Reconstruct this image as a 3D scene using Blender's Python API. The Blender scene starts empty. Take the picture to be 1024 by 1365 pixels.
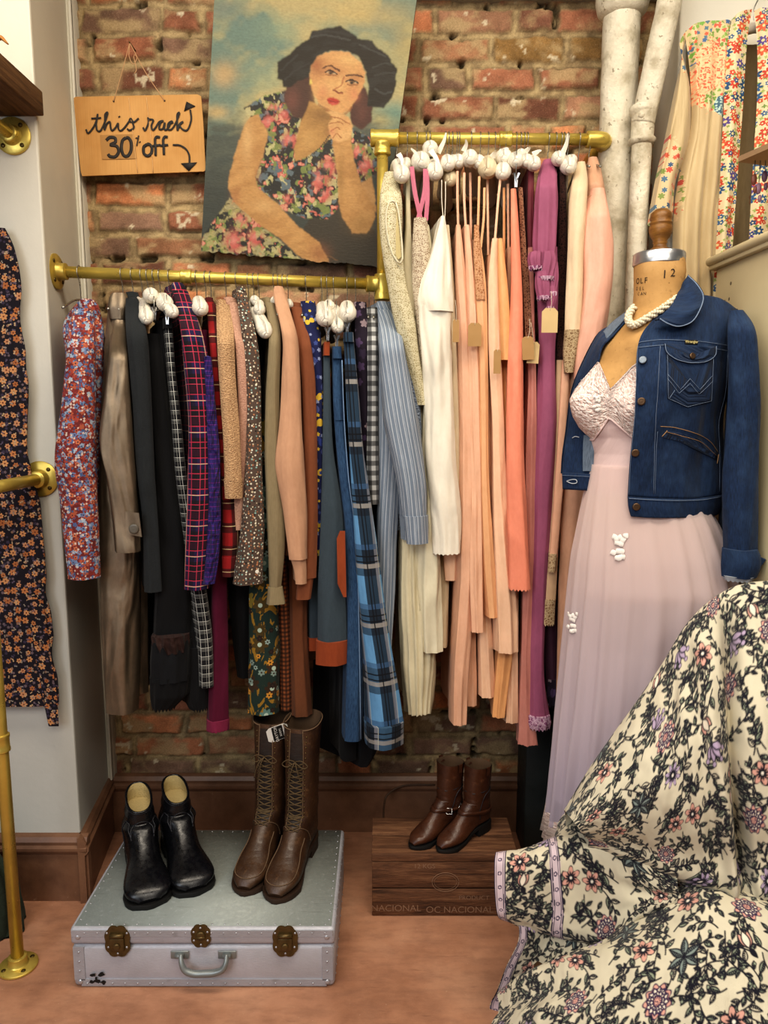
import bpy, math, random
import numpy as np
from math import sin, cos, pi, radians
from mathutils import Vector, Matrix
from mathutils.bvhtree import BVHTree
random.seed(7); RNG = np.random.default_rng(7)
SC = bpy.context.scene; COL = SC.collection
# ---------------------------------------------------------------- camera model
F = 990.0; PITCH = radians(8.0); CP, SP = cos(PITCH), sin(PITCH); H = 1.4
def ray(px, py):
    u = (px - 512.0) / F; v = (682.5 - py) / F
    return np.array([u, CP + v * SP, -SP + v * CP])
def PY(px, py, Y):
    d = ray(px, py); t = Y / d[1]
    return np.array([d[0] * t, Y, H + d[2] * t])
def PZ(px, py, Z):
    d = ray(px, py); t = (Z - H) / d[2]
    return np.array([d[0] * t, d[1] * t, Z])
def PX(px, py, X):
    d = ray(px, py); t = X / d[0]
    return np.array([X, d[1] * t, H + d[2] * t])
def proj(P):
    P = np.asarray(P, float); y = P[..., 1]; z = P[..., 2] - H
    dep = y * CP - z * SP; up = y * SP + z * CP
    return 512 + F * P[..., 0] / dep, 682.5 - F * up / dep
cd = bpy.data.cameras.new('camera'); cam = bpy.data.objects.new('camera', cd); COL.objects.link(cam)
cam.location = (0, 0, H); cam.rotation_euler = (radians(90) - PITCH, 0, 0)
cd.sensor_fit = 'VERTICAL'; cd.sensor_height = 36.0; cd.lens = F / 1365 * 36.0; cd.clip_start = 0.05
SC.camera = cam
# ---------------------------------------------------------------- tagging
def tag(o, label=None, cat=None, group=None, kind=None):
    if label: o['label'] = label
    if cat: o['category'] = cat
    if group: o['group'] = group
    if kind: o['kind'] = kind
    return o
def empty(name, loc=(0, 0, 0), label=None, cat=None, group=None, rot=(0, 0, 0)):
    o = bpy.data.objects.new(name, None); COL.objects.link(o)
    o.location = tuple(loc); o.rotation_euler = rot; o.empty_display_size = .05
    return tag(o, label, cat, group)
# ---------------------------------------------------------------- small numpy helpers
def lerp(a, b, t): return a + (b - a) * t
def sstep(a, b, x):
    t = np.clip((np.asarray(x, float) - a) / (b - a), 0, 1); return t * t * (3 - 2 * t)
def smooth1(a, k=2, it=2):
    a = np.asarray(a, float)
    for _ in range(it):
        p = np.pad(a, k, mode='edge'); p[:k] = 2 * a[0] - a[1:k + 1][::-1]; p[-k:] = 2 * a[-1] - a[-k - 1:-1][::-1]
        a = np.convolve(p, np.ones(2 * k + 1) / (2 * k + 1), 'valid')
    return a
def catmull(P, n):
    """P [k,...] control -> [n,...] along axis 0"""
    P = np.asarray(P, float); k = len(P)
    x = np.linspace(0, k - 1, n); i = np.clip(x.astype(int), 0, k - 2); t = (x - i).reshape((-1,) + (1,) * (P.ndim - 1))
    p1 = P[i]; p2 = P[i + 1]
    p0 = np.where((i > 0).reshape(t.shape), P[np.maximum(i - 1, 0)], 2 * p1 - p2)
    p3 = np.where((i < k - 2).reshape(t.shape), P[np.minimum(i + 2, k - 1)], 2 * p2 - p1)
    return .5 * (2 * p1 + (p2 - p0) * t + (2 * p0 - 5 * p1 + 4 * p2 - p3) * t ** 2 + (3 * p1 - p0 - 3 * p2 + p3) * t ** 3)
_PERM = {}
def vnoise(x, y, seed=0):
    """2-D value noise in [0,1]"""
    x = np.asarray(x, float); y = np.asarray(y, float)
    if seed not in _PERM: _PERM[seed] = np.random.default_rng(seed + 100).random((256, 256))
    T = _PERM[seed]; xi = np.floor(x).astype(int); yi = np.floor(y).astype(int); fx = x - xi; fy = y - yi
    fx = fx * fx * (3 - 2 * fx); fy = fy * fy * (3 - 2 * fy)
    a = T[xi & 255, yi & 255]; b = T[(xi + 1) & 255, yi & 255]; c = T[xi & 255, (yi + 1) & 255]; d = T[(xi + 1) & 255, (yi + 1) & 255]
    return lerp(lerp(a, b, fx), lerp(c, d, fx), fy)
def fbm(x, y, seed=0, oct=4):
    s = 0; a = .5; t = 0
    for k in range(oct):
        s = s + a * vnoise(x * 2 ** k, y * 2 ** k, seed + k); t += a; a *= .5
    return s / t
def lin(h):
    """hex sRGB -> linear rgb"""
    h = h.lstrip('#'); r = [int(h[i:i + 2], 16) / 255 for i in (0, 2, 4)]
    return [c / 12.92 if c <= .04045 else ((c + .055) / 1.055) ** 2.4 for c in r]
def L4(h): return tuple(lin(h)) + (1,)
def nrm(v): v = np.asarray(v, float); return v / (np.linalg.norm(v) + 1e-12)
# ---------------------------------------------------------------- mesh builder
class MB:
    def __init__(s): s.V = []; s.UV = []; s.F = []; s.MI = []; s.C = []; s.n = 0; s.col = False
    def add(s, V, Fc, UV=None, mi=0, C=None):
        V = np.asarray(V, float).reshape(-1, 3)
        if UV is None: UV = np.stack([V[:, 0] + V[:, 1] * .7, V[:, 2] + V[:, 1] * .3], 1)
        s.V.append(V); s.UV.append(np.asarray(UV, float).reshape(-1, 2))
        if C is None: C = np.ones((len(V), 3))
        else: s.col = True
        s.C.append(np.asarray(C, float).reshape(-1, 3))
        if isinstance(Fc, np.ndarray):
            s.F.append((Fc + s.n, mi))
        else:
            s.F.append(([[i + s.n for i in f] for f in Fc], mi))
        s.n += len(V); return s
    def grid(s, P, UV=None, mi=0, C=None, cu=False, cv=False, flip=False):
        P = np.asarray(P, float); n, m = P.shape[:2]
        if UV is None:
            du = np.linalg.norm(np.diff(P, axis=1), axis=2); u = np.concatenate([np.zeros((n, 1)), np.cumsum(du, 1)], 1)
            dv = np.linalg.norm(np.diff(P, axis=0), axis=2); v = np.concatenate([np.zeros((1, m)), np.cumsum(dv, 0)], 0)
            UV = np.stack([u, v.mean(1, keepdims=True) + 0 * v], 2)
        I = np.arange(n * m).reshape(n, m)
        if cu: I = np.concatenate([I, I[:, :1]], 1)
        if cv: I = np.concatenate([I, I[:1]], 0)
        q = np.stack([I[:-1, :-1], I[:-1, 1:], I[1:, 1:], I[1:, :-1]], -1).reshape(-1, 4)
        if flip: q = q[:, ::-1]
        return s.add(P.reshape(-1, 3), q, UV, mi, C)
    def tube(s, pts, r, k=8, mi=0, cap=True, flat=1.0, up=None, UVs=1.0):
        pts = np.asarray(pts, float); n = len(pts); r = np.broadcast_to(np.asarray(r, float), (n,))
        T = np.gradient(pts, axis=0); T /= np.linalg.norm(T, axis=1)[:, None] + 1e-12
        a = np.array([0, 0, 1.]) if up is None else np.asarray(up, float)
        if abs(T[0] @ a) > .9: a = np.array([1., 0, 0])
        N = a - (a @ T[0]) * T[0]; N /= np.linalg.norm(N); out = []; uv = []; L = 0
        for i in range(n):
            N = N - (N @ T[i]) * T[i]; N /= np.linalg.norm(N) + 1e-12; B = np.cross(T[i], N)
            if i: L += np.linalg.norm(pts[i] - pts[i - 1])
            th = np.linspace(0, 2 * pi, k, endpoint=False)
            out.append(pts[i] + r[i] * (np.cos(th)[:, None] * N * flat + np.sin(th)[:, None] * B))
            uv.append(np.stack([th * r[i], np.full(k, L)], 1))
        out = np.array(out); I = np.arange(n * k).reshape(n, k); I = np.concatenate([I, I[:, :1]], 1)
        fs = np.stack([I[:-1, :-1], I[:-1, 1:], I[1:, 1:], I[1:, :-1]], -1).reshape(-1, 4).tolist()
        if cap: fs.append(list(range(k))[::-1]); fs.append([(n - 1) * k + j for j in range(k)])
        return s.add(out.reshape(-1, 3), fs, np.array(uv).reshape(-1, 2), mi)
    def lathe(s, prof, c=(0, 0, 0), axis=(0, 0, 1), k=24, mi=0):
        """prof [(r, h)...] around axis from c"""
        ax = nrm(axis); a = np.array([1., 0, 0]) if abs(ax[0]) < .9 else np.array([0, 1., 0])
        N = nrm(a - (a @ ax) * ax); B = np.cross(ax, N); th = np.linspace(0, 2 * pi, k, endpoint=False)
        P = np.array([np.asarray(c) + h * ax + r * (np.cos(th)[:, None] * N + np.sin(th)[:, None] * B) for r, h in prof])
        n = len(prof); I = np.arange(n * k).reshape(n, k); I = np.concatenate([I, I[:, :1]], 1)
        fs = np.stack([I[:-1, :-1], I[:-1, 1:], I[1:, 1:], I[1:, :-1]], -1).reshape(-1, 4).tolist()
        fs.append(list(range(k))[::-1]); fs.append([(n - 1) * k + j for j in range(k)])
        return s.add(P.reshape(-1, 3), fs, None, mi)
    def box(s, lo, hi, mi=0):
        (x0, y0, z0), (x1, y1, z1) = lo, hi
        V = [(x0, y0, z0), (x1, y0, z0), (x1, y1, z0), (x0, y1, z0), (x0, y0, z1), (x1, y0, z1), (x1, y1, z1), (x0, y1, z1)]
        return s.add(V, [[3, 2, 1, 0], [4, 5, 6, 7], [0, 1, 5, 4], [1, 2, 6, 5], [2, 3, 7, 6], [3, 0, 4, 7]], None, mi)
    def hexa(s, V8, mi=0):
        return s.add(V8, [[3, 2, 1, 0], [4, 5, 6, 7], [0, 1, 5, 4], [1, 2, 6, 5], [2, 3, 7, 6], [3, 0, 4, 7]], None, mi)
    def prism(s, poly, d, mi=0):
        """poly: world points of a flat face, extruded by vector d"""
        P = np.asarray(poly, float); n = len(P); d = np.asarray(d, float)
        fs = [list(range(n)), [n + i for i in range(n)][::-1]] + [[(i + 1) % n, i, n + i, n + (i + 1) % n] for i in range(n)]
        return s.add(np.concatenate([P, P + d]), fs, None, mi)
    def ball(s, c, r, k=12, mi=0, ax=None):
        r = np.broadcast_to(np.asarray(r, float), (3,)); ph = np.linspace(0, pi, k // 2 + 1); th = np.linspace(0, 2 * pi, k, endpoint=False)
        D = np.stack([np.sin(ph)[:, None] * np.cos(th), np.sin(ph)[:, None] * np.sin(th), np.cos(ph)[:, None] + 0 * th], 2) * r
        if ax is not None: D = D @ np.asarray(ax, float)
        return s.grid(np.asarray(c) + D, mi=mi, cu=True)
    def build(s, name, mats, parent=None, smooth=True, bevel=0, sub=0, solid=0, local=False):
        me = bpy.data.meshes.new(name); V = np.concatenate(s.V); UV = np.concatenate(s.UV)
        o = bpy.data.objects.new(name, me)
        if parent is not None and not local:
            V = V - np.array(WLOC(parent))
        fs = []; mis = []
        for f, mi in s.F:
            ff = f.tolist() if isinstance(f, np.ndarray) else f
            fs += ff; mis += [mi] * len(ff)
        me.from_pydata(V.tolist(), [], fs)
        lv = np.empty(len(me.loops), np.int32); me.loops.foreach_get('vertex_index', lv)
        ul = me.uv_layers.new(name='UVMap'); ul.data.foreach_set('uv', UV[lv].astype(np.float32).ravel())
        if s.col:
            C = np.concatenate(s.C); ca = me.color_attributes.new('paint', 'FLOAT_COLOR', 'POINT')
            ca.data.foreach_set('color', np.concatenate([C, np.ones((len(C), 1))], 1).astype(np.float32).ravel())
        mats = mats if isinstance(mats, (list, tuple)) else [mats]
        for m in mats: me.materials.append(m)
        if len(mats) > 1: me.polygons.foreach_set('material_index', np.array(mis, np.int32))
        me.polygons.foreach_set('use_smooth', np.full(len(me.polygons), bool(smooth)))
        if smooth == 'auto':
            me.set_sharp_from_angle(angle=radians(38))
        me.update(); COL.objects.link(o)
        if parent is not None: o.parent = parent
        if bevel:
            b = o.modifiers.new('bevel', 'BEVEL'); b.width = bevel; b.segments = 2; b.limit_method = 'ANGLE'
        if sub:
            b = o.modifiers.new('sub', 'SUBSURF'); b.levels = sub; b.render_levels = sub
        if solid:
            b = o.modifiers.new('solid', 'SOLIDIFY'); b.thickness = solid; b.offset = 0
        return o
def WLOC(o):
    p = np.array(o.location)
    while o.parent is not None:
        o = o.parent; p = p + np.array(o.location)
    return p
def circ(c, r, ax1, ax2, a0=0, a1=2 * pi, n=16):
    t = np.linspace(a0, a1, n)[:, None]
    return np.asarray(c) + r * (np.cos(t) * np.asarray(ax1, float) + np.sin(t) * np.asarray(ax2, float))
# ---------------------------------------------------------------- shader graph helper
class G:
    def __init__(s, name, rough=.8, metal=0, spec=.5, **kw):
        s.m = bpy.data.materials.new(name); s.m.use_nodes = True; s.nt = s.m.node_tree
        s.b = s.nt.nodes['Principled BSDF']; s.set('Roughness', rough); s.set('Metallic', metal); s.set('Specular IOR Level', spec)
        for k, v in kw.items(): s.set(k.replace('_', ' '), v)
    def node(s, t, **kw):
        n = s.nt.nodes.new(t)
        for k, v in kw.items(): setattr(n, k, v)
        return n
    def put(s, sock, v):
        if isinstance(v, bpy.types.NodeSocket): s.nt.links.new(v, sock)
        elif isinstance(v, str): sock.default_value = L4(v)
        elif v is not None: sock.default_value = v
    def set(s, name, v): s.put(s.b.inputs[name], v)
    def math(s, op, a, b=None, c=None, clamp=False):
        n = s.node('ShaderNodeMath', operation=op, use_clamp=clamp)
        for i, x in enumerate((a, b, c)):
            if x is not None: s.put(n.inputs[i], x)
        return n.outputs[0]
    def vmath(s, op, a, b=None, sc=None, out=0):
        n = s.node('ShaderNodeVectorMath', operation=op); s.put(n.inputs[0], a)
        if b is not None: s.put(n.inputs[1], b)
        if sc is not None: s.put(n.inputs['Scale'], sc)
        return n.outputs[out]
    def mix(s, f, a, b, mode='MIX'):
        n = s.node('ShaderNodeMix', data_type='RGBA', blend_type=mode); s.put(n.inputs[0], f); s.put(n.inputs[6], a); s.put(n.inputs[7], b)
        return n.outputs[2]
    def uv(s): return s.node('ShaderNodeTexCoord').outputs['UV']
    def obj(s): return s.node('ShaderNodeTexCoord').outputs['Object']
    def attr(s, n='paint'): return s.node('ShaderNodeAttribute', attribute_name=n).outputs['Color']
    def map(s, v, sc=(1, 1, 1), loc=(0, 0, 0), rot=(0, 0, 0)):
        n = s.node('ShaderNodeMapping'); s.put(n.inputs[0], v); n.inputs['Scale'].default_value = sc; n.inputs['Location'].default_value = loc; n.inputs['Rotation'].default_value = rot
        return n.outputs[0]
    def sep(s, v):
        n = s.node('ShaderNodeSeparateXYZ'); s.put(n.inputs[0], v); return n.outputs
    def noise(s, v, scale, detail=3, rough=.55, out=0, dist=0):
        n = s.node('ShaderNodeTexNoise'); s.put(n.inputs['Vector'], v); n.inputs['Scale'].default_value = scale; n.inputs['Detail'].default_value = detail
        n.inputs['Roughness'].default_value = rough; n.inputs['Distortion'].default_value = dist
        return n.outputs[out]
    def voro(s, v, scale, rnd=1, feature='F1', dims='2D'):
        n = s.node('ShaderNodeTexVoronoi', voronoi_dimensions=dims, feature=feature); s.put(n.inputs['Vector'], v); n.inputs['Scale'].default_value = scale
        if 'Randomness' in n.inputs: n.inputs['Randomness'].default_value = rnd
        return n.outputs
    def ramp(s, f, stops, interp='LINEAR'):
        n = s.node('ShaderNodeValToRGB'); s.put(n.inputs[0], f); r = n.color_ramp; r.interpolation = interp
        while len(r.elements) < len(stops): r.elements.new(.5)
        for e, (p, c) in zip(r.elements, stops): e.position = p; e.color = L4(c) if isinstance(c, str) else (c, c, c, 1)
        return n.outputs[0]
    def rng(s, f, a, b, c=0, d=1):
        n = s.node('ShaderNodeMapRange'); s.put(n.inputs[0], f)
        for i, x in enumerate((a, b, c, d)): n.inputs[i + 1].default_value = x
        return n.outputs[0]
    def bump(s, h, st=.3, dist=.002, base=None):
        n = s.node('ShaderNodeBump'); s.put(n.inputs['Height'], h); n.inputs['Strength'].default_value = st; n.inputs['Distance'].default_value = dist
        if base is not None: s.put(n.inputs['Normal'], base)
        s.set('Normal', n.outputs[0]); return n.outputs[0]
    def col(s, c): s.set('Base Color', c); return s
# ---------------------------------------------------------------- fabric patterns (vectors in metres on UV)
def p_stripes(g, v, base, lines):
    """lines: (axis, period, offset, width, hex, alpha)"""
    o = g.sep(v); c = base
    for ax, per, off, w, hx, al in lines:
        t = o[0] if ax == 'u' else o[1]
        f = g.math('FRACT', g.math('DIVIDE', g.math('ADD', t, off + 10 * per), per))
        m = g.math('MULTIPLY', g.math('LESS_THAN', f, w / per), al)
        c = g.mix(m, c, hx)
    return c
def p_flowers(g, v, base, scale, R, n, cols, seed=0, centre=None, depth=.35, dens=1.0, rot=1.0, rndm=.8, sx=1.0):
    """one flower per random cell: petals by polar angle"""
    vv = g.map(v, sc=(sx, 1, 1), loc=(seed * 3.17, seed * 1.73, 0))
    vo = g.voro(vv, scale, rndm)
    d = g.vmath('SUBTRACT', vv, vo['Position']); o = g.sep(d)
    r = g.vmath('LENGTH', d, out=1)
    cs = g.sep(vo['Color'])
    th = g.math('ARCTAN2', o[1], o[0])
    a = g.math('ADD', g.math('MULTIPLY', th, n / 2.0), g.math('MULTIPLY', cs[0], 6.28 * rot))
    pet = g.math('SUBTRACT', 1.0, g.math('MULTIPLY', g.math('POWER', g.math('ABSOLUTE', g.math('SINE', a)), 3.0), depth))
    R = R / scale * 1.35
    rr = g.math('MULTIPLY', pet, g.math('MULTIPLY_ADD', cs[1], R * .45, R * .7))
    m = g.math('MULTIPLY', g.math('LESS_THAN', r, rr), g.math('LESS_THAN', cs[2], dens))
    pal = [(i / len(cols), c) for i, c in enumerate(cols)]
    fc = g.ramp(cs[0], pal, 'CONSTANT')
    c = g.mix(m, base, fc)
    if centre:
        mc = g.math('MULTIPLY', g.math('LESS_THAN', r, R * .26), g.math('LESS_THAN', cs[2], dens)); c = g.mix(mc, c, centre)
    return c
def p_dots(g, v, base, scale, R, cols, seed=0, dens=1.0):
    return p_flowers(g, v, base, scale, R, 2, cols, seed, depth=0, dens=dens)
def p_plaid(*lines): return lambda g, v, c: p_stripes(g, v, c, lines)
def p_floral(*layers): 
    def f(g, v, c):
        for L in layers: c = p_flowers(g, v, c, **L)
        return c
    return f
_FAB = {}
def fab(name, base, pat=None, rough=.85, weave=900, wst=.25, var=.10, sheen=.04, wrinkle=.35, wsc=9, metal=0, alpha=1, trans=0, spec=.25, stretch=(1, 1, 1), crease=1.0):
    if name in _FAB: return _FAB[name]
    g = G(name, rough, metal, spec); g.set('Sheen Weight', sheen); g.set('Sheen Roughness', .5)
    uv = g.uv(); c = g.mix(0, base, base)
    if pat: c = pat(g, uv, c)
    n = g.noise(uv, 14, 4, .6); c = g.mix(g.rng(n, .3, .7, 0, var), c, '#000000', 'MULTIPLY') if var else c
    n2 = g.noise(g.map(uv, (1, .35, 1)), 160, 2); c = g.mix(g.rng(n2, .35, .65, 0, .10), c, '#ffffff', 'SOFT_LIGHT')
    g.col(c)
    if alpha < 1: g.set('Alpha', alpha)
    w = g.noise(g.map(uv, stretch), weave, 1); wr = g.noise(g.map(uv, (1.6 * crease, .40 * crease, 1)), wsc, 1.6, .5, dist=.5)
    h = g.math('ADD', g.math('MULTIPLY', w, .06 * wst), g.math('MULTIPLY', wr, wrinkle))
    g.bump(h, 1.0, .045); _FAB[name] = g.m; return g.m
def plain(name, hx, rough=.6, metal=0, spec=.4, var=.12, nsc=12, bump=0, bsc=80, **kw):
    g = G(name, rough, metal, spec, **kw); ob = g.obj(); n = g.noise(ob, nsc, 4, .6)
    g.col(g.mix(g.rng(n, .3, .75, 0, var), hx, '#000000', 'MULTIPLY'))
    g.set('Roughness', g.rng(g.noise(ob, nsc * 3, 3), .3, .7, max(0, rough - .08), min(1, rough + .1)))
    if bump: g.bump(g.noise(ob, bsc, 4, .6), bump, .004)
    return g.m
# ================================================================ SETTING
BW = 2.34            # back wall plane
PF = 1.97            # front face of the white pier on the left
PSX = -0.875         # its side face
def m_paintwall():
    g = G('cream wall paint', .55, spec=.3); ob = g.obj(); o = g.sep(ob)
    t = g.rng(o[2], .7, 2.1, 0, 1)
    c = g.mix(t, '#bdbdb6', '#d6cfbe'); n = g.noise(ob, 5, 4); c = g.mix(g.rng(n, .3, .7, 0, .10), c, '#6b6456', 'MULTIPLY')  # greyer low, creamier high: cooler light near the floor put into the colour
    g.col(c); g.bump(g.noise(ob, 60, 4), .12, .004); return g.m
M_WALL = m_paintwall()
def m_base():
    g = G('brown gloss paint', .42, spec=.4); ob = g.obj(); n = g.noise(ob, 6, 5, .65)
    c = g.ramp(n, [(.3, '#5c4131'), (.55, '#7a5944'), (.8, '#8a6850')]); s = g.noise(ob, 70, 3, .6)
    g.col(g.mix(g.rng(s, .70, .78, 0, .5), c, '#b09a84')); g.bump(g.noise(ob, 40, 4), .2, .004); return g.m
M_BASE = m_base()
def m_floor():
    g = G('worn terracotta floor paint', .55, spec=.35); ob = g.obj(); n = g.noise(ob, 3.5, 6, .62); n2 = g.noise(g.map(ob, (1, 2.5, 1)), 14, 5, .6)
    c = g.ramp(n, [(.25, '#8a6049'), (.5, '#ad7f64'), (.75, '#c4977a')]); c = g.mix(g.rng(n2, .42, .75, 0, .35), c, '#5d4034', 'MIX')
    sc = g.noise(g.map(ob, (6, 60, 1), rot=(0, 0, .2)), 1.2, 4, .6); c = g.mix(g.rng(sc, .64, .72, 0, .45), c, '#4a3329')
    sp = g.noise(ob, 130, 2); c = g.mix(g.rng(sp, .70, .76, 0, .5), c, '#c8a58d')
    g.col(c); g.set('Roughness', g.rng(n2, .3, .7, .42, .68)); g.bump(g.math('ADD', n2, g.math('MULTIPLY', sp, .2)), .15, .006); return g.m
fl = MB(); fl.box((-2.6, -1.6, -.05), (2.6, 2.5, 0)); o = fl.build('floor', m_floor(), smooth=False); tag(o, kind='structure')
# ---- brick wall: relief of irregular bricks
def brick_wall():
    x0, x1, z0, z1, st = -0.93, 1.30, 0.0, 2.75, .0052
    xs = np.arange(x0, x1, st); zs = np.arange(z0, z1, st); X, Z = np.meshgrid(xs, zs)
    wx = X + (fbm(X * 9, Z * 9, 3) - .5) * .03; wz = Z + (fbm(X * 6, Z * 6, 5) - .5) * .022
    pitch = .0795; off = (2.57 % pitch) - pitch * .2; ci = np.floor((wz - off) / pitch).astype(int); fz = (wz - off) - ci * pitch
    dep = np.zeros_like(X); col = np.zeros(X.shape + (3,))
    pal = [lin(h) for h in ('#8a5d47', '#76503f', '#a06a4c', '#6a493a', '#92694e', '#80543f', '#957058', '#ad7450', '#735a4a')]
    wood = lin('#83663f'); mort = np.array(lin('#ab9670')); mort2 = np.array(lin('#857255'))
    rg = np.random.default_rng(11)
    for c in range(ci.min(), ci.max() + 1):
        e = [x0 - .3 + rg.random() * .2]
        while e[-1] < x1 + .3: e.append(e[-1] + rg.choice([.225, .215, .235, .12, .2]))
        e = np.array(e); m = ci == c; xx = wx[m]; k = np.clip(np.searchsorted(e, xx) - 1, 0, len(e) - 2)
        nb = len(e); tilt = rg.normal(0, .006, nb); pro = rg.normal(0, .0035, nb); gw = rg.uniform(.005, .0095, nb); hg = rg.uniform(.005, .010, nb)
        isw = (c * pitch + off > 2.33) & (c * pitch + off < 2.41)
        pc = np.array([pal[rg.integers(len(pal))] for _ in range(nb)]) * rg.uniform(.75, 1.2, (nb, 1))
        if isw: pc = np.where((e > .1)[:, None], np.array(wood) * rg.uniform(.85, 1.1, (nb, 1)), pc)
        a = xx - e[k]; b = e[k + 1] - xx; zz = fz[m]
        d = np.minimum(np.minimum(a - gw[k], b - gw[k]), np.minimum(zz - hg[k], pitch - zz - hg[k]))
        chip = (fbm(X[m] * 55, Z[m] * 55, 21) - .5) * .010; d = d + chip
        h = sstep(-.002, .009, d); surf = (fbm(X[m] * 38, Z[m] * 38, 31) - .5) * .009
        dep[m] = h * (.009 + pro[k] + tilt[k] * (zz - pitch / 2) * 8) + surf * h + (fbm(X[m] * 30, Z[m] * 30, 41) - .5) * .012 * (1 - h)
        tone = fbm(X[m] * 26, Z[m] * 26, 51, 5); bc = pc[k] * (.62 + 1.0 * tone[:, None])
        smear = sstep(.45, .68, fbm(X[m] * 15 + c, Z[m] * 22, 61, 5))[:, None] * .72; bc = bc * (1 - smear) + mort * smear
        white = sstep(.72, .76, fbm(X[m] * 34, Z[m] * 34, 81, 4))[:, None] * .8; bc = bc * (1 - white) + np.array(lin('#c9bca0')) * white
        mc = lerp(mort2, mort, sstep(.3, .7, fbm(X[m] * 40, Z[m] * 40, 71))[:, None]); dark = sstep(.72, .78, fbm(X[m] * 20, Z[m] * 20, 91))
        dep[m] -= dark * (1 - h) * .025; mc = mc * (1 - .72 * dark[:, None])
        edge = 1 - .3 * np.exp(-(d / .003) ** 2)
        col[m] = (bc * h[:, None] + mc * (1 - h[:, None])) * edge[:, None] * 1.3
    P = np.stack([X, BW - dep, Z], 2)
    mb = MB(); mb.grid(P, UV=np.stack([X, Z], 2), C=col.reshape(-1, 3))
    g = G('old brick', .92, spec=.15); ob = g.obj(); a = g.attr(); n = g.noise(ob, 220, 4, .65); c = g.mix(g.rng(n, .3, .7, 0, .35), a, '#30241c', 'MULTIPLY')
    n2 = g.noise(ob, 420, 2); c = g.mix(g.rng(n2, .66, .74, 0, .5), c, '#d2c3a6'); g.col(c); g.bump(n, .6, .004)
    o = mb.build('wall_back', g.m); tag(o, 'old exposed brick wall behind the clothes racks', kind='structure')
    b = MB(); b.box((-.95, BW + .06, 0), (2.4, BW + .12, 2.9)); tag(b.build('wall_back_core', M_WALL, smooth=False), kind='structure')
brick_wall()
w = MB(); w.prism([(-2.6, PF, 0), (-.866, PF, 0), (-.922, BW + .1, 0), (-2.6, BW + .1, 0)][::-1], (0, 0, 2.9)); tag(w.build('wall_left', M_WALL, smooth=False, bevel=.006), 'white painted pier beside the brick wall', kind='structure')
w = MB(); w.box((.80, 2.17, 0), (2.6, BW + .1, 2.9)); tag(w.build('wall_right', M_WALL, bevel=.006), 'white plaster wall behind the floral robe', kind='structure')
# white corner bead between pier and brick
P0, P1 = -.918, -.890
w = MB(); w.box((P0 + .002, BW - .05, .19), (P1, BW + .02, 2.9)); w.box((P0 + .002, BW - .055, .19), (P0 + .010, BW - .04, 2.9)); w.box((P1 - .008, BW - .055, .19), (P1, BW - .04, 2.9))
tag(w.build('trim_1', plain('white gloss trim', '#ddd8c8', .4), bevel=.003), kind='structure')
w = MB(); w.box((.02, BW - .06, 2.565), (1.3, BW + .02, 2.75)); w.box((.02, BW - .075, 2.60), (1.3, BW - .05, 2.64)); tag(w.build('trim_2', plain('grey metal beam', '#9c968a', .5), bevel=.004), kind='structure')
# skirting with moulded cap
def skirt(name, a, b, nout):
    """a->b along wall line at floor, nout outward normal"""
    a = np.array(a, float); b = np.array(b, float); n = np.array(nout, float)
    prof = [(0, 0), (.018, 0), (.018, .145), (.024, .150), (.030, .160), (.030, .168), (.022, .174), (.024, .184), (.016, .196), (.004, .2), (0, .2)]
    P = np.array([[p + n * d + np.array([0, 0, h]) for d, h in prof] for p in (a, b)])
    mb = MB(); mb.grid(P); mb.add(P[0], [list(range(len(prof)))]); mb.add(P[1], [list(range(len(prof)))[::-1]])
    return tag(mb.build(name, M_BASE, smooth=False), kind='structure')
skirt('baseboard_left', (-2.6, PF, 0), (-.84, PF, 0), (0, -1, 0))
skirt('baseboard_side', (-.864, PF - .03, 0), (-.918, BW - .02, 0), (1, .15, 0))
skirt('baseboard_back', (-.93, BW - .02, 0), (1.3, BW - .02, 0), (0, -1, 0))
# ================================================================ PIPES on the wall
def m_oldpaint():
    g = G('crusty cream pipe paint', .6, spec=.35); ob = g.obj(); n = g.noise(ob, 16, 5, .6); c = g.ramp(n, [(.3, '#a79c84'), (.5, '#cfc6b0'), (.75, '#ddd5c1')])
    s = g.noise(ob, 60, 3, .6); c = g.mix(g.rng(s, .64, .70, 0, .7), c, '#6d5f47'); o = g.sep(ob)
    g.col(c); g.bump(g.math('ADD', g.noise(ob, 45, 5, .65), g.math('MULTIPLY', s, .5)), .5, .008); return g.m
M_PIPE = m_oldpaint()
def bumpy_tube(mb, pts, r, k=28, n=90, seed=0, amp=.002):
    pts = catmull(pts, n); r = np.interp(np.linspace(0, 1, n), np.linspace(0, 1, len(r)), r) if not np.isscalar(r) else np.full(n, r)
    mb.tube(pts, r, k)
    V = mb.V[-1]; c = np.repeat(pts, k, 0); d = V - c; l = np.linalg.norm(d, axis=1, keepdims=True)
    th = np.tile(np.arange(k), n); nn = fbm(V[:, 2] * 22 + seed, th * .6, seed) - .5
    mb.V[-1] = c + d * (1 + nn[:, None] * amp * 2 / np.maximum(l, 1e-4))
a = PY(826, 100, 2.21)
rt = empty('steam_pipe', (a[0], 2.21, 0), 'thick cream painted vertical pipe standing against the brick wall', 'pipe')
mb = MB(); bumpy_tube(mb, [(a[0], 2.21, 0), (a[0], 2.21, 1.3), (a[0], 2.21, 2.5)], .050, seed=3, amp=.003); mb.build('pipe_shaft', M_PIPE, rt)
mb = MB(); mb.lathe([(.050, 2.46), (.066, 2.475), (.072, 2.50), (.072, 2.72), (.06, 2.74)], (a[0], 2.21, 0), k=28); mb.build('pipe_socket', M_PIPE, rt)
p_b = PY(853, 250, 2.12); p_j = PY(857, 165, 2.12); p_t = PY(893, 0, 2.08); p_t2 = PY(905, -60, 2.06)
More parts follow.
